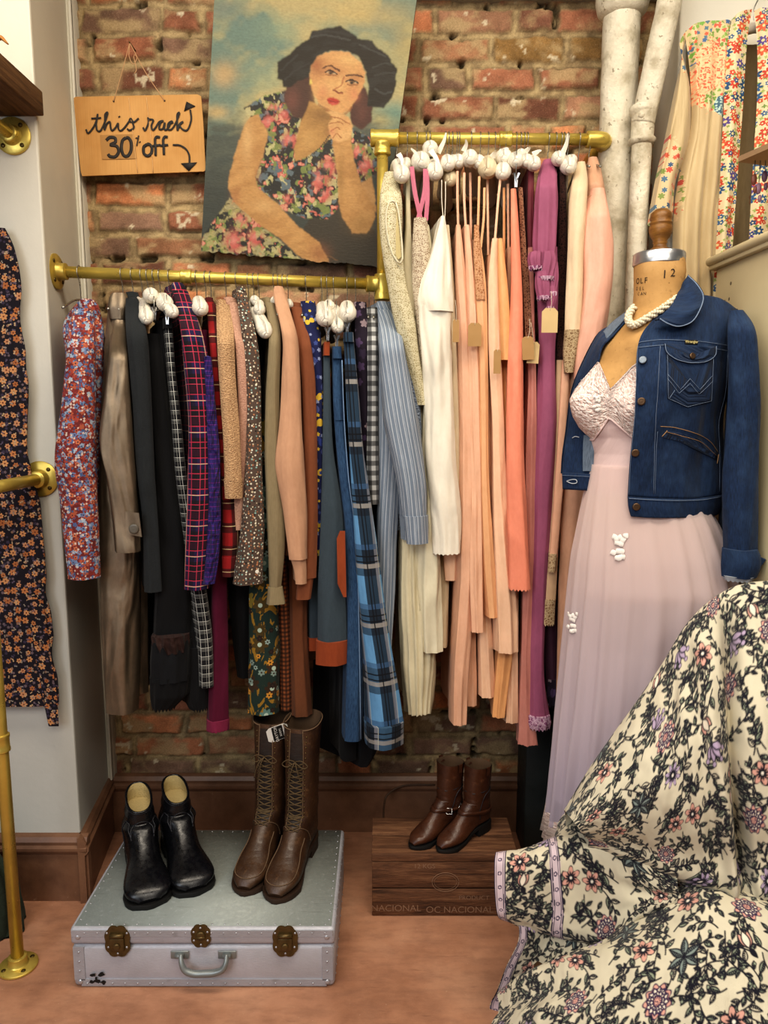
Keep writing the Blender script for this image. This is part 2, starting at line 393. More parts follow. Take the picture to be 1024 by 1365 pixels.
rt = empty('waste_pipe', (p_b[0], 2.12, 0), 'thinner cream pipe with a joint that bends toward the ceiling', 'pipe')
mb = MB(); bumpy_tube(mb, [(p_b[0], 2.12, 0), (p_b[0], 2.12, 1.0), (p_b[0], 2.12, 1.6), p_b, p_j], .0262, k=20, seed=8); mb.build('pipe_shaft', M_PIPE, rt)
mb = MB(); bumpy_tube(mb, [p_j, lerp(p_j, p_t, .5), p_t, p_t2], .0315, k=20, seed=9); mb.build('pipe_bend', M_PIPE, rt)
mb = MB(); ax = nrm(np.array(p_j) - p_b)
mb.lathe([(.027, -.055), (.034, -.05), (.036, -.04), (.030, -.034), (.030, .02), (.036, .026), (.036, .04), (.030, .046)], p_j, ax, 24); mb.ball(p_j + np.array([-.012, -.026, .012]), .009); mb.build('pipe_joint', M_PIPE, rt)
# ================================================================ GOLD PIPE RACKS
def m_gold():
    g = G('gold sprayed pipe', .36, .62, .5); ob = g.obj(); n = g.noise(ob, 9, 4); c = g.ramp(n, [(.3, '#b59c4c'), (.6, '#cfb75e'), (.85, '#e0cc78')])
    g.col(c); g.set('Roughness', g.rng(g.noise(ob, 40, 3), .3, .7, .26, .44)); g.bump(g.noise(ob, 120, 3), .08, .003); return g.m
M_GOLD = m_gold()
M_SCREW = plain('dark screw', '#5b4c2c', .4, .8)
RR = .0152
LA = PY(72, 362, 2.045); LA[0] = PSX; LB = PY(510, 379, 2.155)
TA = PY(510, 184, 2.155); TB = PY(797, 187, 2.155); TB[2] = TA[2] - .004
LB[0] = TA[0] = (LB[0] + TA[0]) / 2
def rail_at(px, lower=True):
    A, B = (LA, LB) if lower else (TA, TB); t = np.linspace(0, 1, 1500)[:, None]; P = A + (B - A) * t; x, _ = proj(P)
    return P[np.argmin(abs(x - px))]
def flange(parent, c, n, R=.046, name='flange'):
    mb = MB(); mb.lathe([(R * .95, 0), (R, .002), (R, .006), (R * .93, .008), (R * .55, .010), (R * .48, .014), (R * .47, .030), (R * .40, .032)], c, n, 32)
    f = mb.build(name, M_GOLD, parent, smooth='auto')
    ax = nrm(n); a = np.array([0, 0, 1.]) if abs(ax[2]) < .9 else np.array([1., 0, 0]); N = nrm(a - (a @ ax) * ax); B = np.cross(ax, N)
    for k in range(4):
        q = np.asarray(c) + ax * .008 + R * .74 * (cos(k * pi / 2 + .8) * N + sin(k * pi / 2 + .8) * B)
        s = MB(); s.lathe([(.0055, 0), (.0055, .002), (.003, .0032), (.0005, .0033)], q, ax, 12); s.build('screw', M_SCREW, f, local=False)
    return f
def collar(parent, c, ax, L=.045, r=.0215, name='fitting'):
    mb = MB(); mb.lathe([(r * .9, -L / 2), (r * 1.06, -L / 2 + .002), (r * 1.06, -L / 2 + .009), (r, -L / 2 + .011), (r, L / 2 - .011), (r * 1.06, L / 2 - .009), (r * 1.06, L / 2 - .002), (r * .9, L / 2)], c, ax, 24)
    return mb.build(name, M_GOLD, parent, smooth='auto')
rack = empty('clothes_rack', (LB[0], LB[1], LB[2]), 'wall mounted gold pipe clothes rack with a lower and an upper rail', 'clothes rack')
flange(rack, LA, (1, 0, 0))
mb = MB(); mb.tube([LA, LB], RR, 20); mb.build('rail', M_GOLD, rack)
mb = MB(); mb.tube([LB - (0, 0, .02), TA + (0, 0, .01)], RR, 20); mb.build('post', M_GOLD, rack)
mb = MB(); mb.tube([TA, TB], RR, 20); mb.build('rail', M_GOLD, rack)
dl = nrm(LB - LA)
collar(rack, LB - dl * .030, dl, .034); collar(rack, LB - (0, 0, .008), (0, 0, 1), .072); collar(rack, LA + dl * .34, dl, .03, .018)
collar(rack, TA - (0, 0, .028), (0, 0, 1), .034); collar(rack, TA + (.006, 0, 0), (1, 0, 0), .078); collar(rack, lerp(TA, TB, .57), (1, 0, 0), .036, .0185)
tb = TB; el = np.array([tb + (-.03, 0, 0), tb + (-.008, 0, 0), tb + (.012, .004, 0), tb + (.022, .018, 0), tb + (.023, .04, 0)])
mb = MB(); mb.tube(catmull(el, 14), .0215, 20); mb.tube([tb + (.023, .04, 0), (tb[0] + .023, BW + .02, tb[2])], RR, 16); mb.build('elbow', M_GOLD, rack)
# second rack on the left, mostly outside the frame
wf = PY(55, 638, PF); px_, py_ = -.925, 1.70
rack2 = empty('garment_rail', (px_, py_, 0), 'gold pipe garment stand with round floor flange beside the white pier', 'clothes rack')
flange(rack2, wf, (0, -1, 0), .047); flange(rack2, (px_, py_, 0), (0, 0, 1), .047)
mb = MB(); mb.tube([(px_, py_, .004), (px_, py_, wf[2])], RR, 20); mb.build('post', M_GOLD, rack2)
mb = MB(); mb.tube([wf, (px_, py_, wf[2])], RR, 20); mb.tube([(px_, py_, wf[2]), (-1.9, py_, wf[2])], RR, 16); mb.build('rail', M_GOLD, rack2)
collar(rack2, PY(4, 990, py_) * (0, 0, 1) + (px_, py_, 0), (0, 0, 1), .045, .0185)
# shelf of thick old timber on a gold bracket
def m_wood(name, cols, sc=6, st=(1, 14, 14), rough=.7, bump=.4):
    g = G(name, rough, spec=.3); ob = g.obj(); v = g.map(ob, st); n = g.noise(v, sc, 5, .6, dist=.8); n2 = g.noise(g.map(ob, tuple(x * 6 for x in st)), sc, 3, .6)
    c = g.ramp(n, [(.25, cols[0]), (.5, cols[1]), (.75, cols[2])]); c = g.mix(g.rng(n2, .5, .75, 0, .5), c, cols[0]); g.col(c); g.bump(g.math('ADD', n, n2), bump, .004); return g.m
M_TIMBER = m_wood('old shelf timber', ('#3b291c', '#64482f', '#82613f'), 5, (14, 1, 14))
mb = MB(); x1 = PY(57, 122, PF - .004)[0]; z1 = PY(57, 122, PF - .004)[2]
mb.box((x1 - .26, 1.1, z1 - .058), (x1, PF - .003, z1))
sh = mb.build('wall_shelf', M_TIMBER, bevel=.004); tag(sh, 'thick dark timber shelf board on a gold pipe bracket', 'shelf')
br = empty('shelf_bracket', PY(18, 180, PF), 'gold pipe shelf bracket with round flange on the white pier', 'bracket'); fc = PY(18, 182, PF)
flange(br, fc, (0, -1, 0), .045); mb = MB(); mb.tube([fc, fc + (0, -.5, .005)], .0145, 20); mb.build('bracket_arm', M_GOLD, br)
mb = MB(); q = PY(4, 52, 1.82); mb.tube(catmull([q + (-.09, .0, -.065), q + (-.04, 0, -.02), q + (-.01, 0, .004), q + (.012, -.003, -.012)], 14), [.016] * 6 + [.015, .014, .012, .011, .009, .007, .005, .003], 10, flat=.5)
tag(mb.build('leather_strap', plain('tan leather strap', '#b0793c', .6)), 'tan curled tip lying on the timber shelf end', 'strap')
# dark green cloth bag behind the gold post
def crumple(name, c, size, mat_, label, cat, seed=1, fold=.25):
    th = np.linspace(0, 2 * pi, 72); ph = np.linspace(.03, pi / 2 + .35, 34); T, Ph = np.meshgrid(th, ph)
    n = fbm(np.cos(T) * 1.6 + 3 + Ph, np.sin(T) * 1.6 + 3 + Ph * .6, seed, 4) - .5; n = n + .35 * np.abs(np.sin(T * 5 + Ph * 3 + 4 * n)) - .2
    r = 1 + fold * n; P = np.stack([c[0] + size[0] * r * np.sin(Ph) * np.cos(T), c[1] + size[1] * r * np.sin(Ph) * np.sin(T), np.maximum(c[2] + size[2] * r * np.cos(Ph), .003)], 2)
    mb = MB(); mb.grid(P); o = mb.build(name, mat_); return tag(o, label, cat)
M_DKGREEN = fab('dark green canvas', '#2b3328', rough=.9)
crumple('cloth_bag', (-1.20, 1.835, .0), (.21, .10, .30), M_DKGREEN, 'dark green crumpled cloth bag on the floor behind the gold post', 'bag', 4, .35)
# ================================================================ CARDBOARD SIGN
def quad_map(c4):
    """c4 world corners TL,TR,BR,BL -> f(s,t)"""
    a, b, c, d = [np.asarray(x, float) for x in c4]
    return lambda s, t: a * (1 - s) * (1 - t) + b * s * (1 - t) + c * s * t + d * (1 - s) * t
YS = BW - .062
sg = empty('cardboard_sign', PY(185, 130, YS), 'cardboard sign hung on string announcing a percentage off this rack', 'sign')
def sgp(x, y, dy=0): return PY(95 + x / 5.535, 120 + y / 5.535, YS + dy)      # zoom coordinates of the sign
out = [(18, 60), (30, 50), (930, 32), (958, 45), (975, 250), (992, 590), (980, 600), (520, 618), (80, 634), (70, 600), (40, 330)]
mb = MB(); mb.prism([sgp(x, y) for x, y in out], (0, .005, 0))
def m_card():
    g = G('corrugated cardboard', .85, spec=.2); ob = g.obj(); w = g.noise(g.map(ob, (1, 1, .02)), 260, 2); n = g.noise(ob, 9, 3)
    c = g.mix(g.rng(n, .3, .7, 0, 1), '#b98a52', '#cc9f66'); c = g.mix(g.rng(w, .3, .7, 0, .18), c, '#8a5f31'); g.col(c); g.bump(w, .25, .003); return g.m
M_CARD = m_card(); mb.build('board', M_CARD, sg, smooth=False)
for pts in ([(425, 60), (455, 320), (490, 612)], [(555, 55), (585, 330), (605, 612)]):
    mb = MB(); mb.tube(catmull([sgp(x, y, -.001) for x, y in pts], 12), .0022, 6, flat=.5); mb.build('crease', plain('cardboard crease', '#d6ad78', .9), sg)
mb = MB(); mb.prism([sgp(x, y, -.0022) for x, y in [(212, 332), (458, 325), (482, 506), (228, 512)]], (0, .0018, 0)); mb.build('patch', plain('darker cardboard patch', '#a9804d', .85), sg, smooth=False)
M_INK = plain('black marker', '#2d2926', .7)
strokes = [
 [(108, 290), (125, 318), (160, 280), (188, 220), (195, 175), (185, 240), (190, 295), (215, 300), (240, 255), (262, 195), (268, 165), (250, 180), (248, 240), (245, 295), (262, 250), (285, 235), (290, 270), (300, 298), (325, 280), (345, 245), (348, 285), (365, 300), (395, 275), (430, 225), (440, 208), (430, 225), (455, 250), (460, 280), (430, 297), (412, 285)],
 [(148, 210), (220, 205)], [(352, 192), (356, 200)], [(440, 210), (462, 236), (498, 208)],
 [(530, 275), (545, 298), (570, 240), (566, 205), (575, 215), (605, 222), (592, 260), (600, 295), (620, 280), (650, 235), (680, 228), (660, 240), (648, 285), (675, 285), (690, 240), (688, 290), (710, 285), (740, 235), (750, 245), (740, 230), (715, 250), (715, 290), (745, 285), (775, 235), (798, 170), (782, 180), (782, 240), (784, 298), (800, 250), (825, 235), (800, 262), (830, 295), (860, 290), (885, 220), (878, 145)],
 [(258, 372), (285, 350), (322, 355), (325, 385), (290, 405), (335, 415), (350, 455), (325, 492), (285, 490), (272, 472)],
 [(405, 352), (378, 375), (370, 430), (385, 480), (415, 488), (440, 450), (442, 390), (425, 356), (405, 352)],
 [(497, 335), (483, 412)], [(478, 352), (482, 358)], [(504, 380), (508, 386)],
 [(560, 400), (535, 420), (535, 465), (560, 485), (588, 470), (595, 425), (575, 400), (560, 400)],
 [(655, 350), (630, 345), (618, 370), (622, 420), (622, 485)], [(600, 412), (660, 405)],
 [(712, 348), (690, 345), (678, 370), (682, 420), (684, 478)], [(655, 410), (715, 405)],
 [(750, 405), (800, 408), (845, 435), (870, 480), (872, 540)]]
wid = [5, 5, 6, 5, 5, 9, 9, 4, 6, 6, 8, 7, 6, 7, 6, 5]
mb = MB()
for s_, w_ in zip(strokes, wid):
    p = catmull(np.array(s_, float), max(4, len(s_) * 5)); W = np.array([sgp(x, y, -.0026) for x, y in p]); mb.tube(W, w_ / 5.535 * .00235 * 1.35, 6, flat=.15, up=(0, 1, 0))
for tri in ([(850, 85), (915, 118), (832, 155)], [(808, 540), (928, 533), (866, 598)]): mb.prism([sgp(x, y, -.0032) for x, y in tri], (0, .002, 0))
mb.build('lettering', M_INK, sg)
for x, y in ((313, 82), (688, 78)): mb = MB(); mb.lathe([(.0026, 0), (.0026, .0006)], sgp(x, y, -.0012), (0, -1, 0), 10); mb.build('hole', M_INK, sg)
mb = MB(); na = PY(173, 57, YS - .004)
for pts in ([sgp(313, 82, -.002), lerp(sgp(313, 82), na, .5) + (.002, -.002, 0), na], [sgp(688, 78, -.002), lerp(sgp(688, 78), na, .5) + (-.003, -.002, -.004), na], [na, PY(172, 75, YS - .01), PY(178, 86, YS - .01), PY(183, 76, YS - .01), PY(178, 74, YS - .01), PY(182, 92, YS - .01), PY(179, 98, YS - .01)]):
    mb.tube(catmull(pts, 14), .0011, 6)
mb.build('string', plain('jute string', '#c29a72', .9), sg)
mb = MB(); mb.tube([na + (0, -.004, 0), na + (0, .05, 0)], .002, 8); mb.build('nail', M_SCREW, sg)
# ================================================================ PAINTING
def painting():
    TLc, TRc, BRc, BLc = PY(286, -6, 2.215), PY(556, -3, 2.20), PY(506, 356, 2.272), PY(268, 334, 2.285)
    q = quad_map([TLc, TRc, BRc, BLc]); nx, ny = 300, 380
    S, T = np.meshgrid(np.linspace(0, 1, nx), np.linspace(0, 1, ny)); P = q(S[..., None], T[..., None])
    X, Y = proj(P); x = (X - 250) * 3.2; y = Y * 3.2
    wx = (fbm(x / 14, y / 14, 5) - .5) * 9; wy = (fbm(x / 14 + 9, y / 14, 6) - .5) * 9; x = x + wx; y = y + wy
    st = fbm(x / 60 + y / 90, y / 34, 12, 4); st2 = fbm(x / 9, y / 5, 15, 3)
    c = lambda h: np.array(lin(h))
    A = fbm(x / 190 + 1.3, y / 150, 22, 4)[..., None]
    sky = lerp(c('#6f887c'), c('#a3a27c'), sstep(.36, .52, A)); sky = lerp(sky, c('#bfae7c'), sstep(.52, .68, A))
    def blob(cx, cy, rx, ry, k=1): return (np.exp(-(((x - cx) / rx) ** 2 + ((y - cy) / ry) ** 2)) * k)[..., None]
    I = sky
    for cx, cy, rx, ry, k, h in [(150, 40, 110, 60, .7, '#56787a'), (160, 315, 55, 55, .75, '#c9a56f'), (150, 330, 40, 40, .4, '#d4b384'), (780, 60, 160, 60, .6, '#cfb273'), (930, 180, 70, 120, .6, '#b9a268'), (120, 480, 60, 30, .8, '#d2b277'),
                                 (330, 330, 90, 70, .5, '#a7ac84'), (880, 480, 80, 55, .9, '#6a9184'), (820, 520, 50, 30, .8, '#b9a972'), (400, 120, 90, 60, .6, '#8fa286')]:
        k = blob(cx, cy, rx, ry, k); I = lerp(I, c(h), np.clip(k, 0, 1))
    dk = sstep(480, 580, y + (st - .5) * 120)[..., None]; I = lerp(I, lerp(c('#3d4a49'), c('#5b6358'), st[..., None]), dk)
    I = lerp(I, c('#2e393b'), sstep(650, 850, y)[..., None] * .7)
    def inpoly(p):
        p = np.array(p, float); m = np.zeros(x.shape, bool); j = len(p) - 1
        for i in range(len(p)):
            xi, yi = p[i]; xj, yj = p[j]
            m ^= ((yi > y) != (yj > y)) & (x < (xj - xi) * (y - yi) / (yj - yi + 1e-9) + xi); j = i
        a = m.astype(float)
        for _ in range(2): a = (a + np.roll(a, 1, 0) + np.roll(a, -1, 0) + np.roll(a, 1, 1) + np.roll(a, -1, 1)) / 5
        return a[..., None]
    def fill(I, p, col, op=1.0):
        col = c(col) if isinstance(col, str) else col
        return lerp(I, col, inpoly(p) * op)
    # skirt / dress
    fl = fbm(x / 26, y / 30, 33, 3); f2 = fbm(x / 22 + 5, y / 26 + 3, 37, 3); f3 = fbm(x / 24 + 15, y / 20 + 8, 39, 3); f4 = fbm(x / 20 + 25, y / 28 + 8, 43, 3)
    D = np.broadcast_to(c('#1b242a'), I.shape).copy(); D = lerp(D, c('#6a7c84'), sstep(.56, .64, f3)[..., None] * .8); D = lerp(D, c('#7c8a4e'), sstep(.55, .62, fl)[..., None]); D = lerp(D, c('#cfc690'), sstep(.62, .68, f4)[..., None] * .8); D = lerp(D, c('#c5655a'), sstep(.64, .69, f2)[..., None]); D = lerp(D, c('#dd9a83'), sstep(.71, .75, f2)[..., None])
    sk = lerp(D, c('#bfb27a'), sstep(.45, .6, f3)[..., None] * .7)
    I = fill(I, [(540, 900), (640, 870), (690, 960), (800, 980), (850, 1180), (560, 1180), (480, 1000)], '#37342f')
    I = fill(I, [(50, 1080), (70, 1000), (180, 845), (230, 870), (330, 970), (420, 1050), (520, 1140), (300, 1120)], sk)
    dress = [(240, 462), (330, 405), (430, 385), (470, 480), (520, 470), (470, 620), (465, 660), (500, 655), (600, 570), (650, 600), (655, 870), (600, 935), (500, 930), (400, 890), (300, 800), (285, 770), (330, 640), (345, 570), (300, 495), (262, 505)]
    I = fill(I, dress, D)
    I = fill(I, [(690, 545), (770, 580), (808, 640), (812, 735), (740, 785), (712, 690)], D)
    for cx, cy, r in [(350, 525, 28), (365, 465, 18), (415, 490, 18), (600, 715, 30), (565, 770, 34), (730, 650, 26), (760, 710, 28), (440, 600, 30), (290, 1015, 28), (200, 1030, 36), (230, 940, 24), (585, 830, 22), (430, 850, 16)]:
        m = np.clip(blob(cx, cy, r, r * 1.1, 1.5), 0, 1) * sstep(.35, .55, f4)[..., None]; I = lerp(I, c('#c7615a'), m); I = lerp(I, c('#e0998a'), np.clip(blob(cx - 4, cy - 6, r * .5, r * .5, 1), 0, 1) * .7)
    # hair, neck, arms
    skin = lambda a, b: lerp(c(a), c(b), .25 + .5 * sstep(.2, .8, st)[..., None])
    I = fill(I, [(412, 425), (425, 350), (500, 310), (545, 330), (540, 460), (500, 510), (455, 500), (425, 460)], '#4a2f2a')
    I = lerp(I, c('#6f423a'), np.clip(blob(445, 425, 32, 50, .95), 0, 1))
    I = fill(I, [(690, 470), (750, 360), (790, 440), (785, 520), (745, 555), (700, 530)], '#4c2b28'); I = lerp(I, c('#643a34'), np.clip(blob(745, 480, 26, 40, .8), 0, 1))
    I = fill(I, [(522, 430), (600, 470), (640, 520), (610, 590), (540, 650), (462, 690), (452, 645), (480, 530)], skin('#a37a45', '#c3965a'))
    arm = skin('#b07f4a', '#d3a468')
    I = fill(I, [(265, 500), (300, 488), (345, 570), (330, 640), (290, 760), (300, 800), (400, 885), (470, 965), (560, 1030), (605, 1115), (540, 1125), (470, 1090), (400, 1020), (300, 955), (205, 870), (172, 800), (180, 740), (215, 610), (240, 540)], arm)
    I = lerp(I, c('#e0b981'), np.clip(blob(255, 600, 22, 90, .55) + blob(330, 880, 60, 30, .4), 0, 1)); I = lerp(I, c('#9c5f3f'), np.clip(blob(560, 1080, 45, 40, .6) + blob(205, 840, 22, 40, .5) + blob(300, 745, 14, 40, .5), 0, 1))
    I = fill(I, [(740, 780), (785, 752), (800, 830), (806, 910), (765, 870)], skin('#b58653', '#d2a56d'))
    I = fill(I, [(618, 560), (695, 560), (700, 610), (712, 690), (745, 790), (795, 880), (803, 925), (770, 995), (705, 995), (660, 930), (643, 860), (640, 740), (622, 640)], arm)
    I = lerp(I, c('#8f6c3a'), np.clip(blob(740, 960, 50, 40, .5) + blob(655, 760, 12, 120, .45), 0, 1))
    I = lerp(I, c('#7d5a34'), np.clip(blob(575, 490, 60, 30, .6) + blob(600, 560, 25, 60, .4), 0, 1) * inpoly([(522, 430), (600, 470), (640, 520), (610, 590), (540, 650), (462, 690), (452, 645), (480, 530)])); I = lerp(I, c('#d0a568'), np.clip(blob(515, 600, 30, 45, .5), 0, 1))
    # face
    I = fill(I, [(525, 285), (550, 240), (620, 215), (690, 222), (745, 270), (760, 310), (752, 365), (722, 420), (692, 470), (660, 488), (600, 470), (560, 440), (532, 390), (520, 330)], skin('#c98f5c', '#dcaa6e'))
    I = lerp(I, c('#9a5b3c'), np.clip(blob(548, 280, 40, 45, .75) + blob(625, 305, 45, 18, .35) + blob(715, 330, 30, 16, .35), 0, 1))
    I = lerp(I, c('#e8c07f'), np.clip(blob(690, 255, 45, 25, .6) + blob(600, 370, 40, 30, .5) + blob(545, 400, 14, 40, .35) + blob(655, 355, 12, 32, .5), 0, 1))
    I = lerp(I, c('#cf7a5a'), np.clip(blob(580, 385, 28, 30, .4) + blob(712, 405, 24, 30, .5), 0, 1))
    def stroke(I, pts, w, h, op=1):
        p = catmull(np.array(pts, float), 24); d = np.min(np.hypot(x[..., None] - p[:, 0], y[..., None] - p[:, 1]), -1)
        return lerp(I, c(h), (1 - sstep(w * .6, w * 1.3, d))[..., None] * op)
    I = stroke(I, [(578, 292), (605, 280), (648, 302)], 4, '#5d3626', .9); I = stroke(I, [(676, 322), (710, 318), (748, 330)], 4, '#4d2c20', .9)
    for cx, cy in ((612, 310), (702, 350)):
        I = stroke(I, [(cx - 24, cy - 2), (cx, cy - 9), (cx + 24, cy + 6)], 4, '#40271d'); I = lerp(I, c('#3a2a24'), np.clip(blob(cx, cy + 1, 9, 7, 1.3), 0, 1)); I = lerp(I, c('#c9b694'), np.clip(blob(cx + 14, cy + 4, 5, 4, .8) + blob(cx - 13, cy, 5, 3, .8), 0, 1))
        I = stroke(I, [(cx - 20, cy + 10), (cx, cy + 12), (cx + 22, cy + 14)], 3, '#8b5638', .7)
    I = stroke(I, [(668, 330), (655, 365), (628, 378), (640, 395), (660, 400)], 4, '#a8623f', .75); I = stroke(I, [(622, 384), (642, 394), (662, 396)], 4, '#7c3c2a', .8)
    I = fill(I, [(592, 425), (608, 416), (622, 414), (634, 420), (652, 432), (640, 446), (618, 448), (602, 438)], '#b8372f'); I = stroke(I, [(595, 427), (620, 432), (650, 434)], 2, '#7c231f', .8); I = lerp(I, c('#d9685a'), np.clip(blob(622, 441, 12, 4, .9), 0, 1))
    I = stroke(I, [(560, 445), (610, 475), (665, 490), (700, 460)], 5, '#9f6238', .6)
    I = fill(I, [(522, 335), (532, 340), (532, 358), (520, 360)], '#e7cf6c')
    # hand under the chin
    I = fill(I, [(590, 472), (640, 480), (690, 500), (706, 540), (692, 590), (640, 612), (610, 590), (598, 530), (620, 505)], skin('#cf9a63', '#e2b67c'))
    for p in ([(610, 500), (650, 505), (690, 530)], [(605, 530), (640, 520), (662, 530)], [(612, 560), (636, 545), (650, 552)], [(620, 590), (640, 570), (655, 590)]): I = stroke(I, p, 3, '#9c6038', .75)
    I = lerp(I, c('#c8685a'), np.clip(blob(618, 565, 18, 18, .4), 0, 1))
    # hat
    hat = [(384, 335), (386, 262), (440, 228), (465, 198), (520, 163), (528, 132), (590, 120), (655, 113), (715, 150), (728, 165), (790, 174), (800, 195), (855, 232), (872, 265), (893, 292), (890, 355), (876, 412), (835, 460), (765, 455), (775, 380), (760, 300), (730, 240), (680, 218), (610, 214), (555, 240), (525, 285), (520, 330), (470, 345), (440, 372), (408, 372), (405, 345)]
    I = fill(I, hat, lerp(c('#121317'), c('#222528'), sstep(.45, .75, st)[..., None]))
    for p, h in [([(530, 158), (600, 150), (690, 172)], '#3d4042'), ([(545, 140), (620, 135), (700, 150)], '#2a2d30'), ([(735, 190), (790, 215), (845, 240)], '#3b3e40'), ([(790, 290), (840, 270), (870, 275)], '#34383a'), ([(800, 320), (850, 310), (885, 312)], '#303335'), ([(400, 300), (440, 260), (470, 235)], '#2b2e31'), ([(800, 380), (840, 400), (870, 390)], '#3b3f42'), ([(560, 205), (640, 195), (720, 225)], '#0f1013'), ([(415, 340), (460, 300), (520, 270)], '#2b2d31')]: I = stroke(I, p, 5, h, .85)
    I = stroke(I, [(465, 690), (500, 680), (560, 635), (605, 580)], 4, '#20282c', .8); I = stroke(I, [(600, 1090), (640, 1110)], 3, '#7b5a3e', .6)
    I = I * (.62 + .26 * st2[..., None]); I = lerp(I, c('#8f7a4e'), .08)
    # chipped lower edge
    P = P.copy(); chip = (fbm(S[-8:] * 30, S[-8:] * 0 + 1, 77) - .5) * .012
    P[-8:, :, 2] += chip * np.linspace(0, 1, 8)[:, None]
    rt = empty('portrait_painting', lerp(TLc, BRc, .5), 'unframed oil painting of a woman in black hat and floral dress, leaning chin on hand', 'painting')
    g = G('oil paint on canvas', .55, spec=.3); uv = g.uv(); a = g.attr(); w = g.noise(uv, 700, 2); br = g.noise(g.map(uv, (1, 2.5, 1)), 60, 4, .6)
    g.col(a); g.bump(g.math('ADD', g.math('MULTIPLY', w, .4), br), .3, .003)
    mb = MB(); mb.grid(P, UV=np.stack([S * .7, T * .9], 2), C=I.reshape(-1, 3)); mb.build('canvas', g.m, rt)
    n = nrm(np.cross(TRc - TLc, BLc - TLc)); n = n if n[1] > 0 else -n
    e = np.linspace(0, 1, 12); ring = [(a, 0) for a in e] + [(1, a) for a in e[1:]] + [(a, .985) for a in e[::-1][1:]] + [(0, a * .985) for a in e[::-1][1:-1]]
    R0 = np.array([q(a, b) for a, b in ring]); mb = MB(); mb.grid(np.stack([R0 + n * .0005, R0 + n * .024]), cu=True)
    Sg, Tg = np.meshgrid(e, e * .985); mb.grid(q(Sg[..., None], Tg[..., None]) + n * .024)
    mb.build('stretcher', plain('aged canvas edge', '#4b4436', .8), rt, smooth=False)
painting()
# ================================================================ GARMENTS ON THE RACKS
def strip(prof, n):
    a = np.array(prof, float); y = np.linspace(a[0, 0], a[-1, 0], n)
    return y, smooth1(np.interp(y, a[:, 0], a[:, 1]), 2, 2), smooth1(np.interp(y, a[:, 0], a[:, 2]), 2, 2)
def slab(name, prof, R, dn, mat, parent, f0=.3, drop=60, depth=None, back=.85, wb=.007, fold=.003, n=56, seed=None, hem=0.0, flare=1.0, pleat=0, npl=3, hemwave=0.0, cap=.75, ruffle=None):
    seed = random.randrange(1000) if seed is None else seed
    y, xl, xr = strip(prof, n); f = sstep(0, 1, (y - y[0]) / max(drop, 1)) if drop else np.ones(n); f = f0 + (1 - f0) * f
    lo = []; uv = []; nc, ns = 31, 11
    for i in range(n):
        Y = R[1] - dn * f[i]; L = PY(xl[i], y[i], Y); Q = PY(xr[i], y[i], Y); N = (L + Q) / 2; w = max(abs(Q[0] - L[0]) / 2, .002)
        if depth is None:
            Pf = N[:2] + (R[:2] - N[:2]) * (1 + back * f[i]) 
            if np.linalg.norm(Pf - N[:2]) < w: Pf = N[:2] + np.array([0, w])
        else:
            dd = nrm(np.array([R[0] - N[0], R[1] - N[1]])) if dn > .04 else np.array([0, 1.]); Pf = N[:2] + dd * depth * (.6 + .4 * f[i])
        Pf[1] = min(Pf[1], BW - .035)
        d = nrm(Pf - N[:2]); p = np.array([d[1], -d[0]]); D = np.linalg.norm(Pf - N[:2]); t = i / (n - 1)
        ths = np.linspace(-pi / 2, pi / 2, nc); pts = []
        s = (np.arange(1, ns + 1) / ns)
        wl = w * (1 - sstep(0, .45, s)) + np.minimum(wb, w) * sstep(0, .45, s)
        nz = N[2]
        fs = fold * (.35 + .65 * t)
        for q in s[::-1]: pts.append((0, q))
        amp = lambda sd, q: fs * (2.2 * (fbm(q * D * 26 + sd * 7.7, nz * 1.6 + seed, seed % 50, 2) - .5)) * min(1, q * 5)
        left = [N[:2] + d * (q * D) - p * max(wl[k] + amp(1, q), .0015) for k, q in enumerate(s)]
        right = [N[:2] + d * (q * D) + p * max(wl[k] + amp(2, q), .0015) for k, q in enumerate(s)]
        capp = []
        for th in ths:
            rr = 1.04 - 1.6 * (pleat or .09) * abs(sin(th * npl * (1 if pleat else .7) + seed + 2.6 * (fbm(nz * 1.5, seed, 9, 3) - .5))) ** .8 * (.35 + .65 * t) + fold * 42 * (fbm(th * 1.3 + seed, nz * 5.5, 17, 3) - .5)
            capp.append(N[:2] + p * w * sin(th) * min(rr, 1.12) - d * w * cap * cos(th) * rr)
        loop = left[::-1] + capp + right
        z = np.full(len(loop), nz)
        A = np.array(loop)
        if i >= n - 4 and hemwave: z = z + hemwave * (i - n + 4) / 3 * np.sin(np.arange(len(loop)) * 1.9 + seed)
        P3 = np.concatenate([A, z[:, None]], 1); lo.append(P3)
        a = np.concatenate([[0], np.cumsum(np.linalg.norm(np.diff(A, axis=0), axis=1))]); a -= a[len(a) // 2]
        uv.append(np.stack([a + seed * .137, np.full(len(a), nz)], 1))
    lo = np.array(lo); uv = np.array(uv)
    mb = MB(); mb.grid(lo, uv); m = lo.shape[1]
    top = lo[0].mean(0); mb.add(np.concatenate([lo[0], [top + (0, 0, .004)]]), [[k, m, k + 1] for k in range(m - 1)] + [[m - 1, m, 0]], np.concatenate([uv[0], [uv[0].mean(0)]]))
    mb.grid(np.stack([lo[:, -1], lo[:, 0]], 1), np.stack([uv[:, -1], uv[:, 0] + (uv[:, -1] - uv[:, 0])], 1))
    return mb.build(name, mat, parent)
